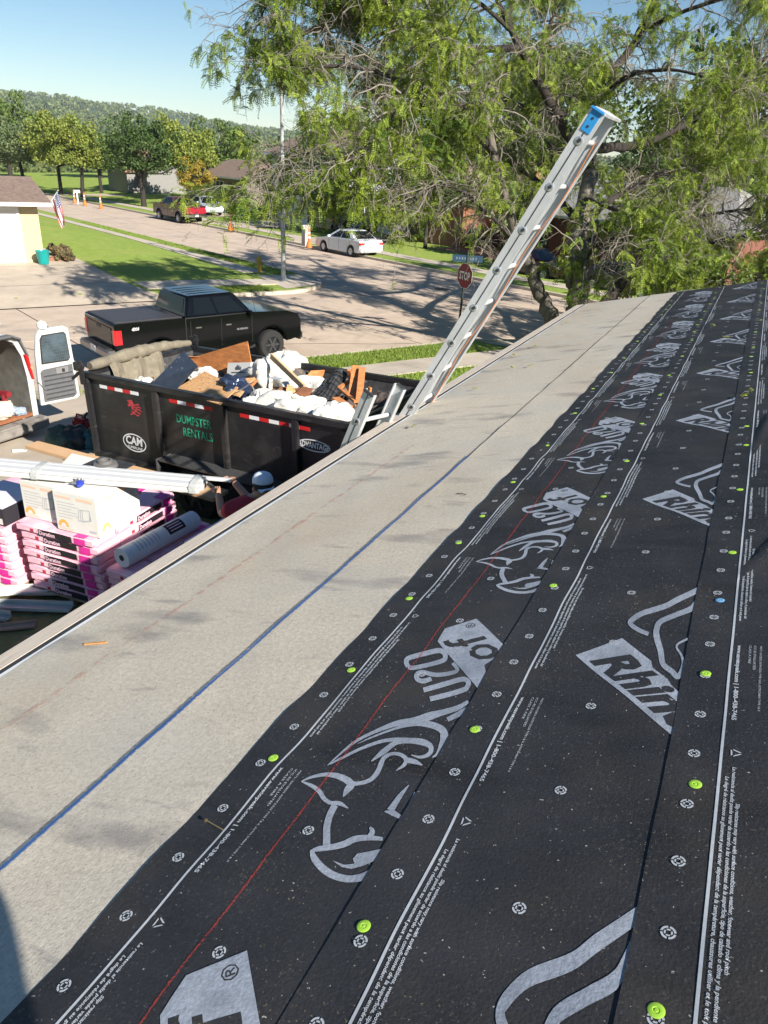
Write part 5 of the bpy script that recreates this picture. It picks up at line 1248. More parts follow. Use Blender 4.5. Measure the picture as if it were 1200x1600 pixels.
# shirt and trousers: slightly larger shells over the same skeleton
P = [p[0] for p in pts]; lerp = lambda a, b, u: tuple(Vector(a).lerp(Vector(b), u))
sp = [(P[0], .165), (P[1], (.185, .155)), (P[2], (.185, .135)), (lerp(P[2], P[3], .75), .075), (P[6], .092), (lerp(P[6], P[7], .75), .07), (P[9], .092), (lerp(P[9], P[10], .75), .07)]
skin_body('shirt', sp, [(0, 1), (1, 2), (2, 3), (2, 4), (4, 5), (2, 6), (6, 7)], M_shirt, man)
tpz = [(lerp(P[0], P[1], -.1), .158), (P[12], .12), (P[13], .088), (lerp(P[13], P[14], .9), .068), (P[16], .12), (P[17], .088), (lerp(P[17], P[18], .9), .068)]
skin_body('trousers', tpz, [(0, 1), (1, 2), (2, 3), (0, 4), (4, 5), (5, 6)], M_jean, man)
for a, b in ((P[14], P[15]), (P[18], P[19])):
    mb = MB(); d = (Vector(b) - Vector(a)); mb.bar(Vector(a) - d * .3 + Vector((0, 0, -.03)), Vector(b) + d * .5 + Vector((0, 0, -.01)), .10, .08); mb.build('boot', mat('brown_boot', (.12, .07, .04), .8), man, .025)
hc = Vector(P[5]) + Vector((.0, .0, .0))
mb = MB(); mb.lathe([(.098, -.005), (.105, .02), (.10, .06), (.082, .095), (.045, .115), (.001, .12)], tuple(hc), 20); mb.build('cap', M_hatw, man, 0, True)
mb = MB(); fw_ = Vector((.75, -.6, 0)).normalized(); sd_ = Vector((-fw_.y, fw_.x, 0)); rows = []
for u in np.linspace(0, 1, 5): rows.append([tuple(hc + fw_ * (.085 + .075 * u) * 1.0 + sd_ * v * .085 * (1 - .25 * u * u) + Vector((0, 0, .012 - .02 * u - .02 * v * v))) for v in np.linspace(-1, 1, 9)])
for j in range(4):
    for i in range(8): mb.quad(rows[j][i], rows[j][i + 1], rows[j + 1][i + 1], rows[j + 1][i])
mb.build('cap_peak', M_hatw, man, 0, True)
# hands: palm with five fingers closed over the panel edge
for hi, (wr, el) in enumerate(((P[8], P[7]), (P[11], P[10]))):
    wr = Vector(wr); d = (wr - Vector(el)); d.z = 0; d.normalize(); s = Vector((-d.y, d.x, 0)) * (1 if hi == 0 else -1)
    hpnts = [(tuple(wr), .03), (tuple(wr + d * .07), (.036, .018))]; he = [(0, 1)]
    for k in range(4):
        b = wr + d * .085 + s * (.03 - .02 * k); c = b + d * (.035 - .004 * abs(k - 1)) + Vector((0, 0, .012)); e = c + d * .02 + Vector((0, 0, -.03)); i0 = len(hpnts)
        hpnts += [(tuple(b), .0095), (tuple(c), .009), (tuple(e), .008)]; he += [(1, i0), (i0, i0 + 1), (i0 + 1, i0 + 2)]
    b = wr + d * .03 + s * .04; i0 = len(hpnts); hpnts += [(tuple(b), .011), (tuple(b + d * .035 + s * .012 + Vector((0, 0, -.012))), .0095)]; he += [(0, i0), (i0, i0 + 1)]
    skin_body('hand', hpnts, he, M_skin, man, 1)
# face: nose, ears, eyes, mouth, hair under the cap
fd = Vector((-.75, .6, -.25)).normalized(); fs = Vector((-.6, -.75, 0)).normalized(); hcn = Vector(P[4]) + Vector((0, 0, .03))
mb = MB(); mb.tube([hcn + fd * .085 + Vector((0, 0, .02)), hcn + fd * .112 - Vector((0, 0, .01))], [.008, .016], 8); mb.build('nose', M_skin, man, 0, True)
for s in (-1, 1):
    mb = MB(); mb.lathe([(.001, -.028), (.02, -.01), (.02, .014), (.001, .03)], tuple(hcn + fs * s * .09), 8); mb.build('ear', M_skin, man, 0, True)
    mb = MB(); mb.lathe([(.001, -.01), (.011, 0), (.001, .01)], tuple(hcn + fd * .082 + fs * s * .033 + Vector((0, 0, .022))), 8); mb.build('eye', M_paper, man, 0, True)
mb = MB(); mb.bar(hcn + fd * .09 + fs * .024 - Vector((0, 0, .045)), hcn + fd * .09 - fs * .024 - Vector((0, 0, .045)), .012, .008); mb.build('mouth', mat('lip', (.3, .1, .08), .6), man)
mb = MB(); mb.lathe([(.09, -.03), (.1, .0), (.098, .03)], tuple(hcn - fd * .012 + Vector((0, 0, .03))), 18); mb.build('hair', mat('dark_hair', (.02, .015, .012), .8), man, 0, True)
# ------------------------------------------------------------------ vehicles
def paint(name, col, rough=.28, metal=.0): return mat(name, col, rough, .04, 3, metal=metal, coat=.8, spec=.5)
M_chr = mat('chrome', (.6, .6, .6), .15, metal=1.0); M_lamp = mat('clear_lamp', (.6, .6, .58), .1, spec=.7); M_plate = mat('number_plate', (.6, .6, .62), .4); M_trim = mat('black_trim', (.02, .02, .02), .5)
M_ton = mat('tonneau_vinyl', (.045, .042, .045), .5, .2, 12, .2, 60)
def arch(cx, cz, r, z0, n=9, rev=False):
    a0 = math.asin(max(-1, min(1, (z0 - cz) / r))); A = np.linspace(a0, math.pi - a0, n)
    return [(cx + r * math.cos(a), cz + r * math.sin(a)) for a in A]
def side_body(prof, hw, parent, m, name='body', bevel=.05, taper=.0):
    """profile (x,z) closed; widths shrink a little towards the bottom and top edges"""
    mb = MB(); rings = []
    for y, k in ((-hw, 1), (-hw * .97, 0), (hw * .97, 0), (hw, 1)): pass
    mb.prism(prof, -hw, hw, 'y'); return mb.build(name, m, parent, bevel, True, seg=3, angle=25)
def cab(pts_low, pts_high, hwl, hwh, parent, m, name='cabin', bevel=.05):
    """greenhouse: lower outline x0..x1 at z, upper outline"""
    (xa, za), (xb, zb) = pts_low; (xc, zc), (xd, zd) = pts_high   # rear low, front low, rear high, front high
    mb = MB(); mb.add([(xa, -hwl, za), (xb, -hwl, zb), (xb, hwl, zb), (xa, hwl, za), (xc, -hwh, zc), (xd, -hwh, zd), (xd, hwh, zd), (xc, hwh, zc)], [(3, 2, 1, 0), (4, 5, 6, 7), (0, 1, 5, 4), (1, 2, 6, 5), (2, 3, 7, 6), (3, 0, 4, 7)])
    return mb.build(name, m, parent, bevel, True, seg=3)
def pane(parent, quad, inset, m, name, proud=.006):
    """pane on a planar quad, inset as a fraction list (left,right,bottom,top)"""
    a, b, c, d = [Vector(q) for q in quad]   # a-b bottom, d-c top
    l, r, bo, to = inset
    P = lambda u, v: a.lerp(b, u).lerp(d.lerp(c, u), v)
    n = (b - a).cross(d - a).normalized() * proud
    q = [P(l, bo) + n, P(1 - r, bo) + n, P(1 - r, 1 - to) + n, P(l, 1 - to) + n]
    mb = MB(); q2 = [p - n * 2.5 for p in q]; mb.add([tuple(p) for p in q2 + q], [(4, 5, 6, 7), (0, 1, 5, 4), (1, 2, 6, 5), (2, 3, 7, 6), (3, 0, 4, 7)]); return mb.build(name, m, parent)
def pickup(name, label, loc, yaw, sc, body_m, rim_m, tonneau=True, tyre=.42, tail=None, group=None):
    t = thing(name, label, 'pickup truck', loc, yaw, group); t.scale = (sc, sc, sc)
    prof = [(.12, .62), (.10, 1.38), (.14, 1.42), (2.05, 1.42), (2.07, 1.40), (4.10, 1.42), (5.30, 1.36), (5.68, 1.26), (5.78, 1.08), (5.80, .58), (5.4, .5)] + arch(4.75, .44, .52, .5) + [(3.9, .46), (1.9, .46)] + arch(1.30, .44, .52, .5) + [(.6, .55)]
    side_body(prof, .99, t, body_m, bevel=.045)
    # cab
    za = 1.395; c0, c1 = ((2.06, za), (4.16, za)), ((2.22, 1.95), (3.62, 1.97)); cab(c0, c1, .965, .79, t, body_m, bevel=.05)
    for s in (-1, 1):
        Q = lambda u, v: Vector((c0[0][0] + (c0[1][0] - c0[0][0]) * u, s * .967, za)).lerp(Vector((c1[0][0] + (c1[1][0] - c1[0][0]) * u, s * .792, 1.96)), v)
        def sp(u0, u1, v0, v1, nm):
            q = [Q(u0, v0), Q(u1, v0), Q(u1 - (.06 if u1 > .8 else 0), v1), Q(u0 + (.02 if u0 < .2 else 0), v1)]
            if s > 0: q = [q[1], q[0], q[3], q[2]]
            n = (q[1] - q[0]).cross(q[3] - q[0]).normalized() * .008
            mb = MB(); mb.add([tuple(p + n) for p in q] + [tuple(p - n * 2) for p in q], [(0, 1, 2, 3), (0, 4, 5, 1), (1, 5, 6, 2), (2, 6, 7, 3), (3, 7, 4, 0)]); mb.build(nm, M_glass, t)
        sp(.12, .455, .14, .86, 'side_window'); sp(.50, .90, .14, .86, 'side_window')
        for x in (2.20, 3.12, 4.10):
            mb = MB(); mb.box((x, s * .992, .95), (.012, .008, .74)); mb.build('door_gap', M_trim, t)
        for x in (2.42, 3.34):
            d_ = MB(); d_.box((x, s * 1.005, 1.14), (.17, .03, .035)); d_.build('door_handle', M_chr if s else M_trim, t, .008)
        mb = MB(); mb.box((3.98, s * 1.09, 1.42), (.12, .17, .17)); mb.build('mirror', body_m, t, .03)
        mb = MB(); mb.box((.19, s * .915, 1.08), (.22, .17, .40)); mb.build('tail_lamp', M_tl, t, .02)
        mb = MB(); mb.box((5.70, s * .80, 1.1), (.14, .30, .2)); mb.build('headlight', M_lamp, t, .03)
        mb = MB(); mb.box((3.05, s * .93, .42), (2.2, .1, .07)); mb.build('running_board', M_trim, t, .02)
        for x in (1.30, 4.75): wheel(t, x, s * .90, tyre, tyre, .29, s, rim_m, .6)
        for cx in (1.30, 4.75): mb = MB(); pts = arch(cx, .44, .54, .5, 14); mb.tube([(x, s * .985, z) for x, z in pts], .03, 6); mb.build('arch_trim', body_m, t, 0, True)
    pane(t, [(c0[1][0], -.9, za), (c0[1][0], .9, za), (c1[1][0], .77, 1.95), (c1[1][0], -.77, 1.95)], (.06, .06, .1, .1), M_glass, 'windscreen', .012)
    pane(t, [(c0[0][0], .9, za), (c0[0][0], -.9, za), (c1[0][0], -.77, 1.95), (c1[0][0], .77, 1.95)], (.06, .06, .22, .12), M_glass, 'rear_window', .012)
    for y in (-.45, -.15, .15, .45):
        mb = MB(); mb.box((2.92, y, 1.966), (1.05, .06, .006)); mb.build('roof_rib', body_m, t, .006)
    if tonneau:
        mb = MB(); mb.box((1.08, 0, 1.435), (1.86, 1.80, .03)); mb.build('tonneau_cover', M_ton, t, .01)
    else:
        mb = MB(); mb.box((1.08, 0, 1.423), (1.78, 1.74, .004)); mb.build('bed_opening', M_trim, t)
    mb = MB(); mb.box((.095, 0, 1.05), (.02, 1.6, .5)); tg = mb.build('tailgate', tail or body_m, t, .012); mb = MB(); mb.box((.08, 0, 1.24), (.02, .26, .06)); mb.build('tailgate_handle', M_trim, tg)
    mb = MB(); mb.box((.0, 0, .66), (.26, 1.94, .2)); mb.build('rear_bumper', mat('dark_chrome', (.22, .22, .23), .3, metal=.8) if tonneau else M_chr, t, .04); mb = MB(); mb.box((-.13, 0, .68), (.012, .32, .15)); mb.build('number_plate', M_plate, t)
    mb = MB(); mb.box((5.80, 0, .60), (.18, 1.94, .26)); mb.build('front_bumper', M_trim, t, .05)
    mb = MB(); mb.box((5.77, 0, 1.05), (.05, 1.2, .26)); mb.build('grille', M_trim, t, .02)
    mb = MB(); mb.box((2.9, 0, .45), (4.6, 1.5, .2)); mb.build('chassis', M_rub, t)
    for s in (-1, 1):
        mb = MB(); mb.box((2.055, s * .985, 1.0), (.02, .03, .86)); mb.build('bed_gap', M_trim, t)
        mb = MB(); mb.box((3.1, s * .994, .66), (2.0, .02, .05)); mb.build('side_moulding', body_m, t, .008)
        mb = MB(); mb.box((3.05, s * .972, 1.405), (2.0, .02, .03)); mb.build('belt_trim', M_trim, t, .004)
    mb = MB(); mb.box((.02, 0, .775), (.2, 1.5, .02)); mb.build('bumper_step', M_trim, t)
    mb = MB(); mb.tube([(4.3, -.85, 1.4), (4.15, -.86, 2.0)], .006, 5); mb.build('antenna', M_trim, t)
    return t
P_blk = mat('black_car_paint', (.003, .0032, .004), .1, .0, 3, spec=.28, coat=.08)
pk_s = .955
tk = pickup('pickup_truck', 'black crew cab pickup with tonneau cover parked behind the dump trailer', (-14.40, 13.47, 0.0), 1.163, pk_s, P_blk, M_rim, True)
text_on('badge', 'SILVERADO', frame((3.6, -.999, .96), (1, 0, 0), (0, 0, 1)), .36, mat('badge_grey', (.22, .22, .23), .4), tk, None, .02)
text_on('badge', '4X4', frame((.55, -.999, 1.22), (1, 0, 0), (0, 0, 1)), .2, M_plate, tk, None, .03, .2)
def sedan(name, label, loc, yaw, sc, body_m, rim_m=None, kind='sedan', group=None, cat='car'):
    t = thing(name, label, cat, loc, yaw, group); t.scale = (sc, sc, sc); rim_m = rim_m or M_alu
    if kind == 'sedan':
        prof = [(.05, .5), (.02, .82), (.10, .98), (.75, 1.0), (3.35, .93), (4.15, .80), (4.52, .66), (4.58, .45), (4.4, .26)] + arch(3.70, .32, .38, .28) + [(3.2, .22), (1.3, .22)] + arch(.95, .32, .38, .28) + [(.3, .28)]
        za = .95; c0, c1 = ((.48, .985), (3.45, .92)), ((1.25, 1.44), (2.45, 1.45)); L = 4.58; hw = .88
    else:   # sport utility
        prof = [(.05, .55), (.0, 1.05), (.05, 1.12), (3.5, 1.1), (4.3, 1.02), (4.62, .85), (4.66, .5), (4.45, .36)] + arch(3.75, .38, .44, .36) + [(3.2, .32), (1.4, .32)] + arch(.95, .38, .44, .36) + [(.35, .38)]
        za = 1.1; c0, c1 = ((.06, 1.11), (3.55, 1.08)), ((.40, 1.76), (2.6, 1.78)); L = 4.66; hw = .94
    side_body(prof, hw, t, body_m, bevel=.07)
    cab(c0, c1, hw * .955, hw * .70, t, body_m, bevel=.06)
    ztop = c1[0][1]
    for s in (-1, 1):
        Q = lambda u, v: Vector((c0[0][0] + (c0[1][0] - c0[0][0]) * u, s * hw * .957, c0[0][1] + (c0[1][1] - c0[0][1]) * u)).lerp(Vector((c1[0][0] + (c1[1][0] - c1[0][0]) * u, s * hw * .703, ztop)), v)
        for (u0, u1, w0, w1) in (((.16, .50, .20, .5), (.53, .88, .53, .78)) if kind == 'sedan' else ((.05, .26, .06, .27), (.28, .56, .28, .56), (.58, .9, .58, .82))):
            q = [Q(u0, .12), Q(u1, .12), Q(w1, .85), Q(w0, .85)]
            if s > 0: q = [q[1], q[0], q[3], q[2]]
            n = (q[1] - q[0]).cross(q[3] - q[0]).normalized() * .008
            mb = MB(); mb.add([tuple(p + n) for p in q] + [tuple(p - n * 2) for p in q], [(0, 1, 2, 3), (0, 4, 5, 1), (1, 5, 6, 2), (2, 6, 7, 3), (3, 7, 4, 0)]); mb.build('side_window', M_glass, t)
        mb = MB(); mb.box((.09, s * hw * .82, .80 if kind == 'sedan' else .95), (.16, .34, .16)); mb.build('tail_lamp', M_tl, t, .03)
        mb = MB(); mb.box((L - .22, s * hw * .78, .68 if kind == 'sedan' else .85), (.3, .32, .13)); mb.build('headlight', M_lamp, t, .04)
        mb = MB(); mb.box((c0[1][0] - .45, s * (hw + .09), c0[1][1] + .08), (.14, .2, .13)); mb.build('mirror', body_m, t, .03)
        for x in (1.05, 2.1, 3.1): mb = MB(); mb.box((x, s * (hw + .001), .62), (.012, .008, .55)); mb.build('door_gap', M_trim, t)
        xs = (.95, 3.70) if kind == 'sedan' else (.95, 3.75); r = .32 if kind == 'sedan' else .37
        for x in xs: wheel(t, x, s * (hw - .1), r, r, .21, s, rim_m, .66)
    pane(t, [(c0[1][0], -hw * .9, c0[1][1]), (c0[1][0], hw * .9, c0[1][1]), (c1[1][0], hw * .68, ztop), (c1[1][0], -hw * .68, ztop)], (.05, .05, .08, .08), M_glass, 'windscreen', .012)
    pane(t, [(c0[0][0], hw * .9, c0[0][1]), (c0[0][0], -hw * .9, c0[0][1]), (c1[0][0], -hw * .68, ztop), (c1[0][0], hw * .68, ztop)], (.05, .05, .1, .08), M_glass, 'rear_window', .012)
    mb = MB(); mb.box((.03, 0, .46), (.14, hw * 1.9, .26)); mb.build('rear_bumper', body_m, t, .05); mb = MB(); mb.box((-.045, 0, .72), (.012, .32, .14)); mb.build('number_plate', M_plate, t)
    mb = MB(); mb.box((L - .02, 0, .42), (.14, hw * 1.85, .26)); mb.build('front_bumper', body_m, t, .05)
    mb = MB(); mb.box((L / 2, 0, .28), (L - .7, hw * 1.5, .16)); mb.build('underbody', M_rub, t)
    return t
MAIN = math.atan2(.4067, -.9135)    # heading towards the far end of the main road
def onroad(px, z=0.0): return at_z(px, z)
p = onroad((287, 350)); pickup('pickup_truck', 'dark red pickup parked at the far kerb beyond the neighbour lawn', (p.x + .8, p.y + .6, 0), MAIN + .03, .95, paint('maroon_paint', (.055, .012, .02), .22), M_alu, False, .38, paint('red_tailgate', (.30, .015, .03), .25))
p = onroad((568, 404)); sedan('sedan', 'white sedan parked at the far kerb under the hanging branches', (p.x + .3, p.y + .45, 0), MAIN, 1.0, paint('white_car_paint', (.62, .64, .66), .22))
p = at_z((312, 330), .25); sedan('sedan', 'silver sedan parked across the driveway behind the red pickup', (p.x, p.y, .2), -.62, 1.0, paint('silver_paint', (.50, .54, .58), .22, .3))
p = at_z((487, 362), .2); sedan('suv', 'dark blue sport utility vehicle in the driveway of the brick house', (p.x + 1.0, p.y, .2), 1.2, 1.05, paint('navy_paint', (.018, .028, .06), .2), None, 'suv')
p = at_z((598, 372), .25); sedan('sedan', 'pale blue sedan parked by the shrubs beyond the white sedan', (p.x, p.y, .25), 1.0, .95, paint('pale_blue_paint', (.30, .38, .48), .22, .3))
p = onroad((930, 452)); sedan('sedan', 'dark grey sedan at the kerb seen between the tree stems', (p.x - .6, p.y + .6, 0), MAIN + math.pi, 1.0, paint('dark_grey_paint', (.04, .045, .05), .2, .3))
p = onroad((880, 440)); sedan('sedan', 'dark red sedan at the kerb half hidden by the big tree trunk', (p.x - 4.0, p.y + 1.8, 0), MAIN + math.pi, 1.0, paint('dark_red_paint', (.04, .008, .012), .22))
# ------------------------------------------------------------------ houses of the street
M_brick = mat('orange_brick', (.28, .13, .075), .9, .25, 14, .4, 30, dark=(.20, .085, .05), dscale=20, dth=(.5, .7)); M_brick2 = mat('dark_brick', (.20, .085, .06), .9, .3, 14, .4, 30)
M_ybrick = mat('cream_brick', (.52, .43, .25), .9, .08, 10, .2, 30); M_sidw = mat('pale_siding', (.42, .44, .47), .7, .05, 3); M_grs = mat('grey_siding', (.22, .215, .20), .75, .08, 4)
M_rfb = mat('brown_roof_shingle', (.20, .145, .115), .9, .25, 5, .5, 18, dark=(.13, .09, .075), dscale=9, dth=(.5, .7)); M_rfr = mat('red_roof_shingle', (.24, .13, .10), .9, .25, 5, .5, 18); M_rfg = mat('grey_roof_shingle', (.24, .235, .23), .9, .2, 5, .5, 18)
M_wfr = mat('white_paint', (.72, .72, .70), .55, .04, 6); M_gd = mat('garage_door_white', (.64, .63, .6), .55, .04, 4)
def hframe(o, xd): x = Vector(xd).normalized(); return frame(o, x, Vector((-x.y, x.x, 0)))
def mk_house(name, label, o, xd, w, d, h, rise, wm, rm, wins=(), garage=(), door=None, hip=0.0, over=.45, chimney=None, front_gable=None, band=None):
    root = thing(name, label, 'house'); root.matrix_world = hframe(o, xd)
    def bld(mb, nm, m, p=None, bv=0): return mb.build(nm, m, p or root, bv)
    mb = MB(); mb.prism([(0, 0), (d, 0), (d, h), (d / 2, h + rise * (1 if not hip else .0) * .98), (0, h)] if not hip else [(0, 0), (d, 0), (d, h), (0, h)], 0, w, 'x'); bld(mb, 'wall', wm)
    k = rise / (d / 2); th = .14; e = over
    if not hip:
        mb = MB(); mb.prism([(-e, h - e * k), (d / 2, h + rise), (d + e, h - e * k), (d + e, h - e * k + th), (d / 2, h + rise + th), (-e, h - e * k + th)], -e, w + e, 'x')
    else:
        z0 = h - .02; mb = MB(); hx_ = hip
        mb.add([(-e, -e, z0), (w + e, -e, z0), (w + e, d + e, z0), (-e, d + e, z0), (-e, -e, z0 + th), (w + e, -e, z0 + th), (w + e, d + e, z0 + th), (-e, d + e, z0 + th), (hx_, d / 2, h + rise), (w - hx_, d / 2, h + rise)],
               [(3, 2, 1, 0), (0, 1, 5, 4), (1, 2, 6, 5), (2, 3, 7, 6), (3, 0, 4, 7), (4, 5, 9, 8), (5, 6, 9), (6, 7, 8, 9), (7, 4, 8)])
    rf = bld(mb, 'roof', rm)
    mb = MB(); zg_ = (h - e * k - .02) if not hip else h - .04
    mb.box((w / 2, -e - .045, zg_ + .06), (w + 2 * e, .09, .14)); bld(mb, 'gutter', M_wfr, rf)
    if chimney:
        cx, cy, cw, ch, cm = chimney; mb = MB(); mb.box((cx, cy, (h + ch) / 2 + h * .25), (cw, cw * .8, ch - h * .0)); bld(mb, 'chimney', cm, rf)
    if front_gable:
        x0, x1, hh, rs, gm = front_gable; dd_ = 1.6
        mb = MB(); mb.prism([(x0, 0), (x1, 0), (x1, hh), ((x0 + x1) / 2, hh + rs), (x0, hh)], -dd_, .3, 'y'); bld(mb, 'gable_wall', gm)
        mb = MB(); kk = rs / ((x1 - x0) / 2); o_ = .35
        mb.prism([(x0 - o_, hh - o_ * kk), ((x0 + x1) / 2, hh + rs), (x1 + o_, hh - o_ * kk), (x1 + o_, hh - o_ * kk + .13), ((x0 + x1) / 2, hh + rs + .13), (x0 - o_, hh - o_ * kk + .13)], -dd_ - .35, d / 2, 'y'); bld(mb, 'gable_roof', rm)
        fy = -dd_
    if band: mb = MB(); mb.box((w / 2, -.02, band), (w + .04, .06, .18)); bld(mb, 'band', M_wfr)
    for (x, z, ww, hh_, *yy) in wins:
        y = yy[0] if yy else 0.0
        mb = MB()
        for (a, b, c, d_) in ((x - .06, z - .06, ww + .12, .06), (x - .06, z + hh_, ww + .12, .06), (x - .06, z, .06, hh_), (x + ww, z, .06, hh_), (x + ww / 2 - .02, z, .04, hh_)): mb.box((a + c / 2, y - .02, b + d_ / 2), (c, .07, d_))
        f = bld(mb, 'window', M_wfr); mb = MB(); mb.box((x + ww / 2, y + .005, z + hh_ / 2), (ww, .02, hh_)); bld(mb, 'pane', M_glass, f)
        mb = MB(); mb.box((x + ww / 2, y - .05, z - .09), (ww + .24, .12, .05)); bld(mb, 'sill', M_wfr, f)
    for (x, ww, hh_) in garage:
        mb = MB(); mb.box((x + ww / 2, .01, hh_ / 2), (ww, .06, hh_)); gd = bld(mb, 'garage_door', M_gd)
        for i in range(1, 4): mb = MB(); mb.box((x + ww / 2, -.0215, hh_ * i / 4), (ww, .006, .014)); bld(mb, 'panel_joint', M_grs, gd)
        for a, b, c, d_ in ((x - .1, 0, .1, hh_ + .1), (x + ww, 0, .1, hh_ + .1), (x, hh_, ww, .1)): mb = MB(); mb.box((a + c / 2, -.02, b + d_ / 2), (c, .09, d_)); bld(mb, 'door_trim', M_wfr)
    if door:
        x, z = door; mb = MB(); mb.box((x + .45, -.01, z + 1.02), (.9, .06, 2.04)); do = bld(mb, 'front_door', mat('brown_door', (.12, .06, .04), .6)); mb = MB(); mb.box((x + .8, -.06, z + 1.0), (.05, .06, .05)); bld(mb, 'handle', M_chr, do)
    return root
A60 = Vector((.5, .866, 0))
c0 = Vector((-27.95, 23.75, .5)); gw = 10.0
nb_ = mk_house('garage_house', 'cream brick house with brown roof, white garage door and flag at the corner', c0 - A60 * gw, A60, gw, 6.6, 2.45, .72, M_ybrick, M_rfb, garage=((gw - .85 - 4.9, 4.9, 2.15),), over=.5, chimney=(6.2, 5.6, .8, 1.7, M_ybrick))
def across(s0, m0, z=.12): p = SM(s0, m0); return Vector((p.x, p.y, z + .03 * min(20, max(0, m0 - 34))))
BX = Vector((.9135, -.4067, 0))
mk_house('ranch_house', 'low grey brown ranch house with brown roof behind the dark oak', across(-85, 42), BX, 13, 8, 2.5, 1.8, mat('grey_brown_brick', (.20, .165, .14), .9, .2, 12), M_rfb, wins=((2, .9, 1.6, 1.2), (6.5, .9, 1.6, 1.2), (11, .9, 1.2, 1.2)), door=(9, 0), hip=3.0)
mk_house('gable_house', 'tan house with a steep red roof beyond the yellow maple', across(-104, 40), BX, 12, 8, 2.6, 2.6, M_grs, M_rfr, wins=((2, .9, 1.6, 1.2), (8, .9, 1.6, 1.2)), front_gable=(4, 10, 2.6, 2.8, M_grs), garage=((.6, 2.6, 2.1),))
mk_house('two_storey_house', 'pale two storey house with white garage behind the hanging branches', across(-58.5, 36.5), BX, 10.5, 9, 5.3, 1.8, M_sidw, M_rfb, wins=((1.0, 3.4, 1.1, 1.2), (4.4, 3.4, 1.6, 1.2), (8.0, 3.4, 1.1, 1.2), (7.8, .9, 1.5, 1.3)), garage=((.7, 4.8, 2.15),), door=(6.2, 0), band=2.75)
mk_house('brick_house', 'orange brick house with white gable behind the white sedan', across(-46.0, 39), BX, 10.5, 8.5, 2.9, 2.4, M_brick, M_rfb, wins=((7, .9, 1.8, 1.3),), garage=((.8, 3.2, 2.2),), front_gable=(5.0, 9.6, 3.2, 1.9, M_brick), chimney=(3.2, 3.5, 1.0, 3.6, M_brick), door=(4.2, 0))
mk_house('brick_bungalow', 'long dark brick bungalow with grey roof beyond the stop sign', across(-33.5, 38.5), BX, 15, 8.5, 2.5, 2.1, M_brick2, M_rfg, wins=((1.5, .9, 1.8, 1.3), (5.2, .9, 1.4, 1.3), (11, .9, 1.8, 1.3)), door=(8.2, 0), hip=2.5)
mk_house('grey_roof_house', 'house with grey roof half hidden behind the tree beyond the roof edge', across(-14, 40), BX, 14, 8.5, 2.6, 2.2, M_brick, M_rfg, wins=((2, .9, 1.8, 1.3), (9, .9, 1.8, 1.3)), door=(6, 0), garage=((10.9, 2.6, 2.1),))
# driveways and beds across the road
for s0, w in ((-57.6, 5.0), (-45.4, 3.6), (-93, 3.4), (-3, 3.2), (-66.5, 4.2)):
    struct(poly_surface('driveway', [SM(s0, 28.7), SM(s0 + w, 28.7), SM(s0 + w, 36.6), SM(s0, 36.6)], .045, M_conc, 2.0))
struct(poly_surface('flower_bed', [SM(-37, 35.5), SM(-24, 35.2), SM(-24, 38.4), SM(-37, 38.4)], .03, mat('mulch', (.30, .16, .10), .95, .3, 6, .6, 20), 1.5))
# flag on the garage corner
fo_ = at_d((80, 322), (at_d((80, 322), 1) - CP).dot(CF) * 1)      # direction only
FD = (c0 - CP).dot(CF) - .3
f0, f1 = at_d((77, 319), FD), at_d((91, 297), FD - .3)
flag = thing('flag', 'stars and stripes flag hanging from a short pole on the garage corner', 'flag', f0)
mb = MB(); mb.tube([f0, f1], .016, 8); mb.build('pole', M_wfr, flag, pinv=tuple(f0))
M_fr = mat('flag_red', (.5, .03, .05), .8); M_fw = mat('flag_white', (.72, .72, .72), .8); M_fb = mat('flag_blue', (.03, .06, .25), .8)
up1, dn1 = at_d((91, 299), FD - .3), at_d((79, 315), FD)          # hoist edge along the pole
ue, de = at_d((102, 349), FD - .35), at_d((96, 357), FD - .1)     # fly edge hanging down
def fpt(u, v):
    p = dn1.lerp(up1, v).lerp(de.lerp(ue, v), u); return p + CF * (.05 * math.sin(u * 6 + v * 4) + .03 * math.sin(v * 12))
for i in range(13):
    mb = MB(); v0, v1 = i / 13, (i + 1) / 13
    u0 = .42 if i >= 6 else 0.0
    for j in range(8): a, b = u0 + (1 - u0) * j / 8, u0 + (1 - u0) * (j + 1) / 8; mb.quad(fpt(a, v0), fpt(b, v0), fpt(b, v1), fpt(a, v1))
    mb.build('stripe', M_fr if i % 2 == 0 else M_fw, flag, pinv=tuple(f0))
mb = MB()
for i in range(5):
    for j in range(5): a, b, c, d = j / 5 * .42, (j + 1) / 5 * .42, 6 / 13 + i / 5 * 7 / 13, 6 / 13 + (i + 1) / 5 * 7 / 13; mb.quad(fpt(a, c), fpt(b, c), fpt(b, d), fpt(a, d))
mb.build('canton', M_fb, flag, pinv=tuple(f0))
mb = MB(); n_ = (CP - f0).normalized()
for i in range(5):
    for j in range(6): p = fpt(.04 + j * .066, 6 / 13 + .05 + i * .1) + n_ * .012; mb.box(p, (.03, .03, .03))
so_ = mb.build('stars', M_fw, flag, pinv=tuple(f0)); so_['kind'] = 'stuff'
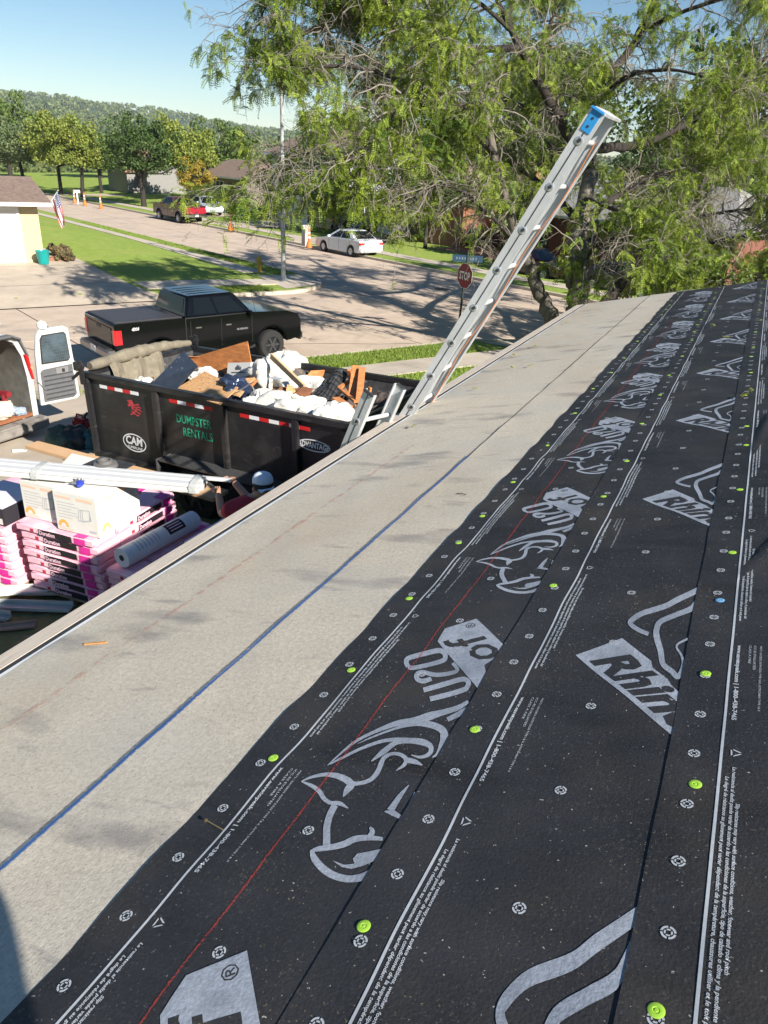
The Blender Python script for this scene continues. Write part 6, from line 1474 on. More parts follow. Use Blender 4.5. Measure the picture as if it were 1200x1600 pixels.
# teal planter and brick step
pl = thing('planter', 'teal glazed planter at the garage corner', 'planter', Vector((-27.55, 23.35, g(-27.5, 23.4) + .02)))
mb = MB(); mb.lathe([(.17, 0), (.2, .02), (.27, .5), (.3, .56), (.27, .58), (.25, .52), (.01, .5)], n=20); mb.build('pot', mat('teal_glaze', (.01, .27, .25), .3), pl, 0, True); mb = MB(); mb.lathe([(.24, .53), (.01, .55)], n=14); mb.build('soil', mat('soil', (.08, .055, .04), .95), pl)
mb = MB(); p = hit((91, 407)); mb.box((p.x, p.y, p.z + .07), (1.2, .45, .16), rz=1.05); tag(mb.build('brick_step', M_brick, None, .01), 'low brick step beside the teal planter', 'step')
# street furniture
M_orc = mat('traffic_orange', (.62, .16, .03), .6, .1, 20); M_wtp = mat('reflective_white', (.75, .75, .72), .4)
cone0 = None
def cone(px, label, lean=0):
    p = at_z(px, .13 if px[0] > 300 else .02); t = thing('traffic_cone', label, 'traffic cone', p, 0, 'orange channelizer cones along the far kerb')
    mb = MB(); mb.lathe([(.001, 0), (.19, 0), (.19, .05), (.14, .3), (.12, .34), (.001, .34)], n=14); mb.build('base', M_orc, t, 0, True)
    mb = MB(); mb.lathe([(.085, .34), (.06, .9), (.05, 1.1), (.001, 1.12)], n=14); tu = mb.build('tube', M_orc, t, 0, True)
    for z in (.55, .8): mb = MB(); mb.lathe([(.088 - (z - .34) * .045, z), (.083 - (z - .34) * .045, z + .12)], n=14); mb.build('reflective_band', M_wtp, tu)
    mb = MB(); mb.tube([(-.05, 0, 1.1), (-.04, 0, 1.2), (.04, 0, 1.2), (.05, 0, 1.1)], .014, 6); mb.build('handle', M_orc, t)
cone((117, 317), 'orange channelizer cone beside the white mailbox'); cone((133, 321), 'middle orange channelizer cone of the three beyond the flag'); cone((158, 326), 'orange channelizer cone of three standing closest to the dark oak'); cone((360, 360), 'orange channelizer cone in front of the silver sedan'); cone((483, 387), 'orange channelizer cone by the grey mailbox')
def mailbox(px, label, m, big=False):
    p = at_z(px, .13); t = thing('mailbox', label, 'mailbox', p, -.42)
    mb = MB(); mb.box((0, 0, .5), (.12, .12, 1.0) if not big else (.4, .4, 1.0)); mb.build('post', m, t, .01)
    mb = MB(); mb.prism([(-.12, 1.0), (.12, 1.0), (.12, 1.14), (.08, 1.22), (0, 1.25), (-.08, 1.22), (-.12, 1.14)], -.28, .28, 'y') ; bx_ = mb.build('box', M_wfr if not big else m, t, .01)
    mb = MB(); mb.box((.135, -.1, 1.16), (.01, .04, .14)); mb.build('signal_flag', M_fr, bx_)
mailbox((122, 319), 'white mailbox on a post under the yellow maple', M_wfr); mailbox((41, 302), 'white mailbox beyond the brown garage roof', M_wfr); mailbox((478, 384), 'grey brick mailbox at the kerb by an orange cone', mat('grey_brick', (.42, .38, .34), .9, .2, 14), True)
# hydrant
p = at_z((405, 426), .13); hy_ = thing('fire_hydrant', 'yellow fire hydrant on the grass strip by the light pole', 'hydrant', p); M_hyd = mat('hydrant_yellow', (.55, .33, .06), .6, .15, 20)
mb = MB(); mb.lathe([(.001, 0), (.17, 0), (.17, .04), (.11, .06), (.105, .52), (.15, .54), (.15, .58), (.12, .6), (.10, .70), (.05, .76), (.03, .8), (.001, .8)], n=18); mb.build('barrel', M_hyd, hy_, 0, True)
for a in (0, 1.57, 3.14): mb = MB(); mb.lathe([(.055, .08), (.055, .17), (.065, .17), (.065, .2), (.02, .2), (.02, .23)], n=10, M=Matrix.Translation((0, 0, .42)) @ Matrix.Rotation(a - .8, 4, 'Z') @ Matrix.Rotation(math.pi / 2, 4, 'Y')); mb.build('outlet', M_hyd, hy_, 0, True)
# street light
p = at_z((443, 438), .13); sl = thing('street_lamp', 'tall white street light pole at the far corner', 'street lamp', p)
mb = MB(); mb.tube([(0, 0, 0), (0, 0, 3), (0, 0, 8.2)], [.11, .095, .07], 14); mb.build('pole', mat('galvanised_white', (.38, .39, .38), .5, .06, 4), sl, 0, True)
mb = MB(); mb.lathe([(.001, 0), (.22, 0), (.22, .05), (.13, .1), (.12, .2)], n=16); mb.build('pole_base', MATS['galvanised_white'], sl, 0, True)
mb = MB(); mb.tube([(0, 0, 8.1), (.6, .6, 8.5), (1.3, 1.3, 8.55)], [.05, .045, .04], 8); ar = mb.build('arm', MATS['galvanised_white'], sl, 0, True); mb = MB(); mb.box((1.5, 1.5, 8.52), (.6, .26, .12), rz=.785); mb.build('luminaire', MATS['galvanised_white'], ar, .03)
# stop sign with street name blade
SP_ = at_d((728, 431), 23.2); base = Vector((SP_.x - .12, SP_.y, g(SP_.x, SP_.y)))
st = thing('stop_sign', 'red octagonal stop sign with street name blade at the corner', 'sign', base)
zl = (SP_ - base); sx_ = Vector((.84, -.54, 0)).normalized(); sn = Vector((sx_.y, -sx_.x, 0))
M_stop = mat('stop_red', (.22, .012, .016), .45, .12, 8)
mb = MB(); mb.bar((0, 0, -.2), zl + Vector((0, 0, .75)), .05, .05, sx_); mb.build('post', mat('green_post', (.03, .04, .03), .6), st)
SF = frame(zl + sn * .045, sx_, (0, 0, 1)); r8 = .381 / math.cos(math.pi / 8)
oct_ = lambda r: [(r * math.cos(math.pi / 8 + k * math.pi / 4), r * math.sin(math.pi / 8 + k * math.pi / 4)) for k in range(8)]
mb = MB(); mb.prism(oct_(r8), -.004, 0.0, 'z', SF); face = mb.build('sign_face', M_wtp, st); mb = MB(); mb.prism(oct_(r8 * .955), .0005, .003, 'z', SF); mb.build('red_field', M_stop, face)
text_on('lettering', 'STOP', SF @ Matrix.Translation((-.275, -.13, .0045)), .55, M_wtp, face, None, .025, 0, .26)
bl = frame(zl + sn * .03 + Vector((0, 0, .55)), Vector((.45, -.9, 0)), (0, 0, 1)); bl2 = frame(zl + sn * .0 + Vector((0, 0, .52)), Vector((.93, .36, 0)), (0, 0, 1))
mb = MB(); mb.box((0, .0, 0), (.95, .2, .006), bl2); nbd = mb.build('name_blade', mat('blade_blue', (.025, .06, .11), .45), st, .002)
mb = MB()
for i, w in enumerate((.06, .05, .07, .05, .06, .04, .06, .05)): mb.box((-.33 + i * .085, .0, .0045), (w * .6, .07, .002), bl2)
# (letters are too small to read from here; only their light strokes show)
so2 = mb.build('blade_strokes', mat('faded_blade_print', (.16, .2, .24), .6), nbd); so2['kind'] = 'stuff'
# ------------------------------------------------------------------ trees
NR = np.random.default_rng(12)
def unit(v): return v / np.maximum(1e-9, np.linalg.norm(v, axis=-1, keepdims=True))
def leaf_quads(C, D, Nn, L, Wd):
    """C centre, D along, Nn normal; diamond-like quads"""
    S = np.cross(D, Nn); a = C - D * L[:, None] * .5; b = C + S * Wd[:, None] * .5; c = C + D * L[:, None] * .5; d = C - S * Wd[:, None] * .5
    V = np.stack([a, b, c, d], 1).reshape(-1, 3); F = np.arange(len(V)).reshape(-1, 4); return V, F
def batch_tubes(paths, radii, n):
    """paths (N,K,3), radii (N,K)"""
    N, K, _ = paths.shape; d = np.gradient(paths, axis=1); d = unit(d)
    ref = np.where(np.abs(d[..., 2:3]) > .9, np.array([1., 0, 0]), np.array([0, 0, 1.])); a = unit(np.cross(d, ref)); b = np.cross(d, a)
    ang = np.arange(n) * 2 * np.pi / n
    V = paths[:, :, None] + radii[:, :, None, None] * (a[:, :, None] * np.cos(ang)[:, None] + b[:, :, None] * np.sin(ang)[:, None])
    idx = np.arange(N * K * n).reshape(N, K, n); A = idx[:, :-1]; B = idx[:, 1:]
    F = np.stack([A, np.roll(A, -1, 2), np.roll(B, -1, 2), B], -1).reshape(-1, 4); return V.reshape(-1, 3), F
def crown_mesh(name, rx, rz, zc, nclump, nleaf, size, seed, flat=.8):
    R = np.random.default_rng(seed)
    d = unit(R.normal(size=(nclump, 3))); rad = R.uniform(.35, 1.0, nclump) ** .6
    c = d * rad[:, None] * np.array([rx, rx, rz]) * (1 + .18 * np.sin(d[:, :1] * 5 + seed) + .12 * np.sin(d[:, 1:2] * 7)) ; c[:, 2] = np.where(c[:, 2] < -rz * .55, -rz * .55 + R.uniform(0, .3, nclump) * rz, c[:, 2])
    cr_ = R.uniform(.16, .30, nclump) * rx
    C = np.repeat(c, nleaf, 0); rr = np.repeat(cr_, nleaf); o = unit(R.normal(size=C.shape)) * (R.uniform(.2, 1, len(C)) ** .5)[:, None] * rr[:, None] * np.array([1, 1, flat])
    P = C + o; P[:, 2] += zc
    D = unit(R.normal(size=C.shape) + np.array([0, 0, -.4])); Nn = unit(unit(o) + R.normal(size=C.shape) * .6 + np.array([0, 0, .5])); Nn = unit(Nn - D * (Nn * D).sum(1, keepdims=True))
    V, F = leaf_quads(P, D, Nn, size * R.uniform(.7, 1.3, len(P)), size * R.uniform(.5, .9, len(P)))
    return np_mesh(name, V, F), c + np.array([0, 0, zc])
def trunk_mesh(name, h, r, tips, seed, nl=9):
    mb = MB(); rr = random.Random(seed); top = Vector((rr.uniform(-.3, .3), rr.uniform(-.3, .3), h))
    mb.tube([(0, 0, -.3), (0, 0, .1), tuple(top * .5), tuple(top)], [r * 1.35, r, r * .85, r * .6], 9)
    for p in sorted(tips.tolist(), key=lambda p: -p[2])[::max(1, len(tips) // nl)][:nl]:
        b = top * rr.uniform(.6, 1.0); p = Vector(p); mid = b.lerp(p, .5) + Vector((0, 0, -.1 * (p - b).length)); mb.tube([b, mid, p], [r * .45, r * .28, r * .08], 6)
    return mb.mesh(name, smooth=True)
M_bark = mat('bark', (.034, .028, .024), .95, .3, 8, .7, 12, bdist=.04, stretch=(1, 1, .25)); M_barkl = mat('grey_bark', (.15, .13, .105), .95, .35, 7, .8, 10, bdist=.05, stretch=(1, 1, .3), dark=(.06, .05, .042), dscale=4, dth=(.45, .65)); M_twig = mat('twig_bark', (.20, .175, .145), .9, .3, 3)
LF = {'dark': leafmat('leaf_dark', (.055, .10, .028), (.09, .14, .035)), 'mid': leafmat('leaf_mid', (.09, .15, .032), (.15, .20, .045)), 'yel': leafmat('leaf_yellow_green', (.17, .235, .045), (.28, .30, .055)), 'grey': leafmat('leaf_grey_green', (.12, .165, .07), (.17, .21, .09)), 'org': leafmat('leaf_orange', (.40, .26, .03), (.34, .31, .05)), 'dry': leafmat('leaf_dry', (.16, .12, .07), (.22, .18, .08))}
PROTO = {}
def tree(name, label, loc, h, rx, kind, seed, leaf=.3, ncl=60, nlf=90, r=.22, group=None, share=None, low=.28):
    t = thing(name, label, 'tree', loc, 0, group)
    key = share
    if key and key in PROTO: cm_, tm_, h0, rx0 = PROTO[key]; t.scale = (rx / rx0, rx / rx0, h / h0); t.rotation_euler = (0, 0, seed * 1.7)
    else:
        zc = h * (1 + low) / 2; cm_, tips = crown_mesh('crown', rx, h * (1 - low) / 2, zc, ncl, nlf, leaf, seed); cm_.materials.append(LF[kind]); tm_ = trunk_mesh('trunk', h * .55, r, tips, seed); tm_.materials.append(M_bark)
        if key: PROTO[key] = (cm_, tm_, h, rx)
    link('crown', cm_, None, t); link('trunk', tm_, None, t); return t
def gz(P): return Vector((P.x, P.y, g(P.x, P.y)))
P = at_z((96, 304), .15); tree('maple_tree', 'yellow green maple with a forked trunk beyond the flag', P, 8.2, 3.6, 'yel', 1, .26, 80, 110)
P = at_z((129, 308), .15); tree('maple_tree', 'yellow green maple crowding against the dark oak', P, 7.6, 3.3, 'yel', 2, .26, 70, 100)
P = at_z((225, 322), .15); tree('oak_tree', 'dark green oak with a rounded crown behind the cones', P, 7.7, 3.5, 'dark', 3, .24, 90, 110, .28)
P = at_z((40, 296), .15); tree('ash_tree', 'grey green tree behind the brown garage roof', P, 7.4, 4.2, 'grey', 4, .3, 70, 100)
P = at_d((18, 285), 110); P.z = 0; tree('tall_tree', 'tall dark green tree rising highest against the hills', P, 11.2, 5.4, 'mid', 5, .4, 90, 110, .35)
P = at_d((-60, 280), 100); P.z = 0; tree('tall_tree', 'broad dark green tree at the road bend beside the tallest tree', P, 10.5, 6, 'dark', 6, .4, 80, 100, .35)
P = at_d((295, 300), 80); P.z = .1; tree('tree', 'yellowish green tree behind the brown roofed ranch house', P, 8.4, 4.0, 'yel', 7, .32, 80, 100)
P = at_z((306, 323), .2); tree('crab_apple_tree', 'small orange and yellow tree beside the silver sedan', P, 4.2, 1.9, 'org', 8, .17, 50, 80, .1)
P = at_d((160, 290), 120); P.z = 0; tree('tree', 'pale green tree behind the maples towards the hills', P, 7.6, 5.0, 'grey', 9, .4, 70, 90)
P = at_d((350, 280), 95); P.z = 0; tree('tree', 'mid green tree above the two storey house roof', P, 8.6, 4.6, 'mid', 10, .36, 80, 90)
P = SM(-95, 35.5); P.z = .2; tree('tree', 'mid green tree in front of the tan house with red roof', P, 6.2, 2.8, 'mid', 14, .22, 50, 90)
for i, (s_, m_, h_, k_, lb) in enumerate(((-50, 34.6, 6.5, 'dark', 'dark yard tree in front of the pale two storey house'), (-43.5, 34.8, 6.0, 'mid', 'mid green yard tree in front of the orange brick house'), (-37.5, 35.2, 7.0, 'dark', 'dark yard tree between the brick house and the bungalow'), (-21, 34.5, 6.5, 'dark', 'dark yard tree at the end of the bungalow'), (-12, 34.8, 7, 'mid', 'mid green yard tree in front of the grey roof house'), (-30, 36.4, 4.5, 'mid', 'small mid green yard tree by the bungalow door'))):
    P = SM(s_, m_); P.z = g(P.x, P.y); tree('yard_tree', lb, P, h_, h_ * .42, k_, 90 + i, .2, 60, 90, .14, None, low=.2)
R_ = random.Random(21); ti = 0
BK = ['standing behind the pale two storey house', 'standing behind the orange brick house', 'standing behind the brick bungalow', 'standing behind the grey roof house']
for s in range(-66, 26, 7):
    m = 50 + R_.uniform(-1.5, 6); P = SM(s + R_.uniform(-2, 2), m); P.z = .5
    k = ('mid', 'dark', 'yel', 'mid', 'grey')[ti % 5]; w = BK[min(3, max(0, int((s + 66) / 22)))]
    tree('backyard_tree', '%s tree %s' % ({'mid': 'mid green', 'dark': 'dark green', 'yel': 'yellow green', 'grey': 'grey green'}[k], w), P, R_.uniform(10, 14) * (.72 if s < -50 else 1), R_.uniform(4.4, 5.8), k, 30 + ti, .36, 70, 90, .26, 'trees behind the houses', share='by_' + k); ti += 1
def shrub(px_or_P, rx, h, kind, seed, label, leaf=.12, grp=None, ncl=26, nlf=70):
    P = px_or_P if isinstance(px_or_P, Vector) else gz(hit(px_or_P)); t = thing('shrub', label, 'shrub', P, 0, grp)
    cm_, tips = crown_mesh('foliage', rx, h / 2, h * .5, ncl, nlf, leaf, seed); cm_.materials.append(LF[kind]); link('foliage', cm_, None, t)
    mb = MB(); rr = random.Random(seed)
    for i in range(5): mb.tube([(0, 0, 0), (rr.uniform(-.5, .5) * rx, rr.uniform(-.5, .5) * rx, h * .7)], [.03, .01], 5)
    so__ = mb.build('stem', M_twig, t); so__['kind'] = 'stuff'
shrub(at_z((322, 325), .2), 1.6, 2.2, 'mid', 51, 'round clipped shrub beside the silver sedan', .1, None, 60, 80)
shrub(at_z((268, 326), .2), 1.0, 1.2, 'mid', 52, 'small round shrub in front of the ranch house')
shrub((93, 400), .55, .5, 'dry', 53, 'dry brownish shrub beside the garage wall'); shrub((105, 408), .45, .45, 'dry', 54, 'twiggy grey shrub at the end of the brick step')
for i, (s, m, k) in enumerate(((-35, 37.4, 'mid'), (-31, 37.6, 'dark'), (-26.5, 37.4, 'yel'), (-48, 36.5, 'dark'), (-40.6, 37, 'mid'), (-22, 37.5, 'dark'), (-16, 38.4, 'mid'))):
    P = SM(s, m); P.z = g(P.x, P.y); shrub(P, R_.uniform(.9, 1.4), R_.uniform(1.2, 1.9), k, 60 + i, ('mid green shrub under the bungalow window', 'dark shrub against the dark brick bungalow wall', 'yellow green shrub by the bungalow door', 'dark shrub beside the pale house garage', 'mid green shrub between the brick houses', 'dark shrub at the end of the bungalow', 'mid green shrub by the grey roof house')[i])
# ---- the big honey locust at the corner
def big_tree():
    base = at_d((893, 560), 22.0); base.z = g(base.x, base.y)
    t = thing('honey_locust_tree', 'large honey locust with drooping feathery leaves and bare twigs over the street corner', 'tree', base)
    PI_ = tuple(base)
    LM = [  # picture x, y, depth, radius
     [(905, 620, 22, .44), (904, 500, 22, .37), (902, 430, 22, .33), (908, 350, 22.2, .28), (922, 270, 22.5, .24)],
     [(880, 600, 21.8, .36), (862, 500, 21.6, .27), (840, 450, 21.4, .24), (818, 395, 21, .20), (795, 330, 20.6, .17), (772, 240, 20, .14), (752, 160, 19.6, .11), (690, 60, 19, .07), (650, -40, 18.6, .04)],
     [(922, 270, 22.5, .24), (880, 195, 22.4, .2), (836, 120, 22, .15), (800, 50, 21.8, .11), (752, -60, 21, .06)],
     [(922, 270, 22.5, .24), (935, 160, 23, .2), (1000, 50, 23.5, .14), (1050, -70, 24, .08)],
     [(925, 500, 22, .26), (965, 450, 22.3, .2), (1010, 405, 22.5, .17), (1075, 340, 23, .13), (1110, 270, 24, .1), (1200, 200, 25, .06)],
     [(810, 75, 21.8, .12), (720, 75, 21, .1), (624, 40, 20, .08), (520, 35, 19, .06), (430, 80, 18.5, .04)],
     [(772, 240, 20, .12), (715, 185, 19, .09), (632, 165, 18, .07), (600, 215, 17.6, .055), (544, 262, 17.2, .035)],
     [(930, 230, 22.7, .2), (1000, 225, 23.5, .14), (1088, 184, 24, .11), (1200, 90, 25, .08), (1300, 20, 26, .05)],
     [(760, 180, 19.7, .1), (660, 140, 18.6, .075), (560, 105, 18, .055), (470, 105, 17.5, .04), (415, 95, 17.2, .022)],
     [(690, 60, 19, .07), (600, -20, 18.4, .055), (520, -50, 17.8, .045), (440, -20, 17.2, .03), (405, 30, 17, .015)],
     [(1010, 405, 22.5, .13), (1080, 385, 21.4, .09), (1160, 370, 20.4, .06), (1250, 350, 19.6, .04)],
     [(906, 350, 22.2, .2), (960, 310, 24, .14), (1040, 270, 26, .1), (1150, 250, 28, .06)],
     [(836, 120, 22, .12), (860, 40, 23.5, .09), (880, -60, 25, .05)],
     [(906, 350, 22.2, .18), (850, 290, 24, .12), (780, 250, 26, .09), (680, 220, 27, .06), (600, 230, 27.5, .04)],
     [(880, 195, 22.4, .14), (800, 160, 25, .1), (700, 120, 27, .07), (600, 110, 28, .05)],
     [(818, 395, 21, .10), (760, 330, 19.6, .07), (700, 290, 18.8, .05), (640, 310, 18.2, .03)],
     [(1000, 50, 23.5, .1), (1090, 10, 22.5, .07), (1200, -20, 21.5, .05)],
     [(935, 160, 23, .12), (980, 120, 21, .08), (1060, 110, 19.8, .05), (1150, 140, 19, .03)],
     [(800, 50, 21.8, .08), (740, 0, 20.4, .06), (650, -30, 19.6, .04), (560, -10, 18.8, .025)],
     [(905, 430, 21.6, .08), (930, 385, 20.2, .06), (970, 372, 19.2, .045), (1015, 400, 18.6, .02)],
     [(1010, 405, 22.5, .1), (1050, 430, 21.5, .06), (1120, 435, 20.5, .045), (1200, 425, 20, .03)],
     [(1075, 340, 23, .08), (1140, 330, 22, .055), (1230, 320, 21, .03)],
     [(915, 310, 22, .08), (985, 335, 20.5, .055), (1060, 345, 19.5, .03)],
     [(544, 262, 17.2, .03), (500, 240, 17, .022), (450, 250, 16.8, .016), (420, 300, 16.7, .01)],
    ]
    tm_ = MB(); tm2 = MB(); starts = []; dirs = []; lim_r = []
    for li, lm in enumerate(LM):
        pts = [at_d((x, y), d) for x, y, d, r in lm]; rad = [r * (.8 if li else .95) for *_, r in lm]; Q = []; QR = []
        for i in range(len(pts) - 1):
            p0, p1, p2, p3 = pts[max(i - 1, 0)], pts[i], pts[i + 1], pts[min(i + 2, len(pts) - 1)]
            for k in range(6):
                u = k / 6; q = .5 * ((2 * p1) + (p2 - p0) * u + (2 * p0 - 5 * p1 + 4 * p2 - p3) * u * u + (3 * p1 - p0 - 3 * p2 + p3) * u ** 3)
                q += Vector((R_.uniform(-1, 1), R_.uniform(-1, 1), R_.uniform(-1, 1))) * rad[i] * .22; Q.append(q); QR.append((rad[i] * (1 - u) + rad[i + 1] * u) * R_.uniform(.9, 1.12))
        Q.append(pts[-1]); QR.append(rad[-1])
        (tm_ if li in (0, 1) else tm2).tube(Q, QR, 11 if rad[0] > .15 else 8)
        ln = sum((b - a).length for a, b in zip(Q, Q[1:])); acc = 0
        for i in range(len(Q) - 1):
            seg = (Q[i + 1] - Q[i]); acc += seg.length; u = acc / ln
            dens = 5.2 * (0 if (u < .22 or QR[i] > .24 or (li < 2 and QR[i] > .125)) else 1) * (1.35 if QR[i] < .08 else .9)
            n = NR.poisson(dens * seg.length)
            for _ in range(n): starts.append(tuple(Q[i].lerp(Q[i + 1], R_.random()))); dirs.append(tuple(seg.normalized())); lim_r.append(QR[i])
        for _ in range(4): starts.append(tuple(Q[-1])); dirs.append(tuple((Q[-1] - Q[-3]).normalized())); lim_r.append(.02)
    o1 = link('trunk', tm_.mesh('trunk', smooth=True), M_barkl, t, PI_); link('limbs', tm2.mesh('limbs', smooth=True), M_bark, t, PI_)
    def grow(S, D, L, K, droop, wander):
        N = len(S); P = np.zeros((N, K, 3)); P[:, 0] = S; d = D.copy()
        for k in range(1, K):
            d = unit(d + NR.normal(size=(N, 3)) * wander + np.array([0, 0, -1.]) * (droop * k / K)); P[:, k] = P[:, k - 1] + d * (L / (K - 1))[:, None]
        return P
    S = np.array(starts); Dl = np.array(dirs); N = len(S); rv = unit(NR.normal(size=(N, 3)) * np.array([1, 1, .55])); D1 = unit(rv + Dl * .55 + np.array([0, 0, .25]))
    L1 = NR.uniform(.9, 2.4, N); P1 = grow(S, D1, L1, 8, .26, .22); R1 = np.minimum(np.array(lim_r) * .6, .030)[:, None] * np.linspace(1, .3, 8)
    V1, F1 = batch_tubes(P1, R1, 5)
    # second order
    k2 = 7; ii = np.repeat(np.arange(N), k2); u = NR.uniform(.15, 1.0, len(ii)) * 7; a = np.minimum(u.astype(int), 6); fr = (u - a)[:, None]
    S2 = P1[ii, a] * (1 - fr) + P1[ii, a + 1] * fr; D2 = unit(unit(P1[ii, a + 1] - P1[ii, a]) * .5 + unit(NR.normal(size=S2.shape)) * .9 + np.array([0, 0, -.12])); L2 = NR.uniform(.3, 1.0, len(ii))
    P2 = grow(S2, D2, L2, 5, .36, .25); V2, F2 = batch_tubes(P2, np.full((len(ii), 1), .0085) * np.linspace(1, .4, 5), 4)
    k3 = 3; jj = np.repeat(np.arange(len(ii)), k3); u = NR.uniform(.2, 1.0, len(jj)) * 4; a = np.minimum(u.astype(int), 3); fr = (u - a)[:, None]
    S3 = P2[jj, a] * (1 - fr) + P2[jj, a + 1] * fr; D3 = unit(unit(P2[jj, a + 1] - P2[jj, a]) * .6 + unit(NR.normal(size=S3.shape)) * .9 + np.array([0, 0, -.1])); L3 = NR.uniform(.12, .42, len(jj))
    P3 = grow(S3, D3, L3, 3, .3, .25); V3, F3 = batch_tubes(P3, np.full((len(jj), 1), .0052) * np.linspace(1, .6, 3), 3)
    V = np.concatenate([V1, V2, V3]); F = np.concatenate([F1, F2 + len(V1), F3 + len(V1) + len(V2)])
    to = link('twigs', np_mesh('twigs', V, F, True), M_twig, t, PI_); to['kind'] = 'stuff'
    # leafiness in patches: whole first-order branches are bare or leafy
    leafy1 = NR.random(N) > .12
    c3 = P3[:, 1]; nz_ = np.sin(c3[:, 0] * 2.1 + 1.3 * np.sin(c3[:, 2] * 1.7)) + np.sin(c3[:, 1] * 1.9 + 2.0 + np.sin(c3[:, 0] * 1.3)) + np.sin(c3[:, 2] * 2.6 + c3[:, 0] * .9)
    lf = leafy1[ii][jj] & (nz_ > -.45 + NR.normal(size=len(jj)) * .35) & ((c3[:, 2] > 3.9) | (c3[:, 0] > -5.6) | (NR.random(len(jj)) > .78))
    T = P3[lf]; nf = 6; fi = np.repeat(np.arange(len(T)), nf); u = NR.uniform(0, 1, len(fi))[:, None]
    B = T[fi, 0] * (1 - u) + T[fi, 2] * u; DF = unit(unit(T[fi, 2] - T[fi, 0]) * .4 + unit(NR.normal(size=B.shape)) * .8 + np.array([0, 0, -.12])); LFr = NR.uniform(.16, .30, len(fi))
    NF = unit(NR.normal(size=B.shape) * .5 + np.array([0, 0, .8])); NF = unit(NF - DF * (NF * DF).sum(1, keepdims=True)); SF_ = np.cross(DF, NF)
    Vs = []; npair = 8
    for j in range(npair):
        uu = (j + .7) / (npair + .3); c = B + DF * (LFr * uu)[:, None] + np.array([0, 0, -1.]) * (LFr * uu * uu * .35)[:, None]
        w = (LFr * .22 * (1 - .35 * abs(uu - .45)))[:, None]
        for sd in (-1, 1):
            s = unit(SF_ * sd + DF * .35 + NF * (NR.uniform(-.3, .3, len(c))[:, None])); hw = DF * (LFr * .066)[:, None]
            Vs.append(np.stack([c - hw * .4, c + s * w * .5 - hw, c + s * w, c + s * w * .5 + hw], 1))
    V = np.concatenate([v.reshape(-1, 3) for v in Vs]); F = np.arange(len(V)).reshape(-1, 4)
    print('big tree fronds', len(fi), 'quads', len(F), 'twigs', N, len(ii), len(jj))
    fo = link('foliage', np_mesh('foliage', V, F), leafmat('locust_leaf', (.065, .13, .02), (.32, .39, .045), 1.1, .35, .012), t, PI_); fo['kind'] = 'stuff'
big_tree()
# understorey foliage behind the far roof edge
shrub(Vector((1.2, 22.5, .2)), 2.6, 3.6, 'mid', 81, 'broad leafy shrub growing behind the far end of the roof', .10, None, 70, 130)
shrub(Vector((-2.2, 26.0, .2)), 1.8, 2.6, 'yel', 82, 'yellow green shrub near the big tree trunk', .10, None, 50, 110)
shrub(Vector((3.6, 19.0, .3)), 1.7, 3.4, 'mid', 83, 'upright shrub just past the roof corner', .09, None, 50, 120)
# ---- grass blades on the strips seen close up
def grass(polys, n, h, name, label):
    R = np.random.default_rng(5); P = []
    for (q0, q1, m0, m1), k in polys:
        q = R.uniform(q0, q1, k); m = R.uniform(m0, m1, k); x = (q * .9135 + .5 * m) / .9945; y = (.866 * m - .4067 * q) / .9945; P.append(np.stack([x, y, np.array([g(a, b) for a, b in zip(x, y)])], 1))
    P = np.concatenate(P); N = len(P); a = R.uniform(0, 6.28, N); d = np.stack([np.cos(a), np.sin(a), np.zeros(N)], 1); hh = h * R.uniform(.5, 1.3, N); le = R.normal(size=(N, 3)) * .35; le[:, 2] = 1; tip = P + le * hh[:, None]
    w = .012; V = np.stack([P - d * w, P + d * w, tip + d * .002, tip - d * .002], 1).reshape(-1, 3)
    o = link(name, np_mesh(name, V, np.arange(len(V)).reshape(-1, 4)), leafmat('grass_blade', (.17, .25, .045), (.27, .35, .065), 1.5, .3, .01)); o['kind'] = 'stuff'; o['label'] = label
grass([((-18.0, -16.65, 7.6, 17), 16000), ((-15.1, -9, 8.2, 17.5), 26000), ((-18, -16.7, -6, 6), 3000), ((-60, -32.5, 19.45, 20.6), 9000), ((-29.9, -28.6, 12.7, 17), 4000)], 0, .075, 'grass', 'short green grass on the strip behind the trailer')
# ---- distant woods and hills
EL = [(-90, 2.8), (-60, 3.0), (-50.8, 3.0), (-47, 2.95), (-43.3, 2.55), (-38, 1.95), (-30, 1.5), (-10, 1.2), (30, 1.2)]
def ridge_el(az): return np.interp(az, [e[0] for e in EL], [e[1] for e in EL])
AZ = np.linspace(-85, 25, 140); RG = np.array([420, 520, 650, 800, 1000, 1250, 1500, 1800, 2100, 2500])
def hill_z(az, r):
    top = np.tan(np.radians(ridge_el(az))) * 2000 - 8; u = np.clip((r - 450) / 1600, 0, 1); u = u * u * (3 - 2 * u)
    return -6 + (top + 6) * u * np.where(r > 2100, .9, 1) + 6 * np.sin(az * .31 + r * .004) * u + 4 * np.sin(az * .83 + r * .009) * u
V = []; 
for a in AZ:
    for r in RG: V.append((r * math.sin(math.radians(a)), r * math.cos(math.radians(a)), float(hill_z(a, r))))
n = len(RG); F = [(i * n + j, i * n + j + 1, (i + 1) * n + j + 1, (i + 1) * n + j) for i in range(len(AZ) - 1) for j in range(n - 1)]
struct(link('hills', np_mesh('hills', V, F, True), mat('hill_ground', (.05, .075, .03), .95, .3, .02)))
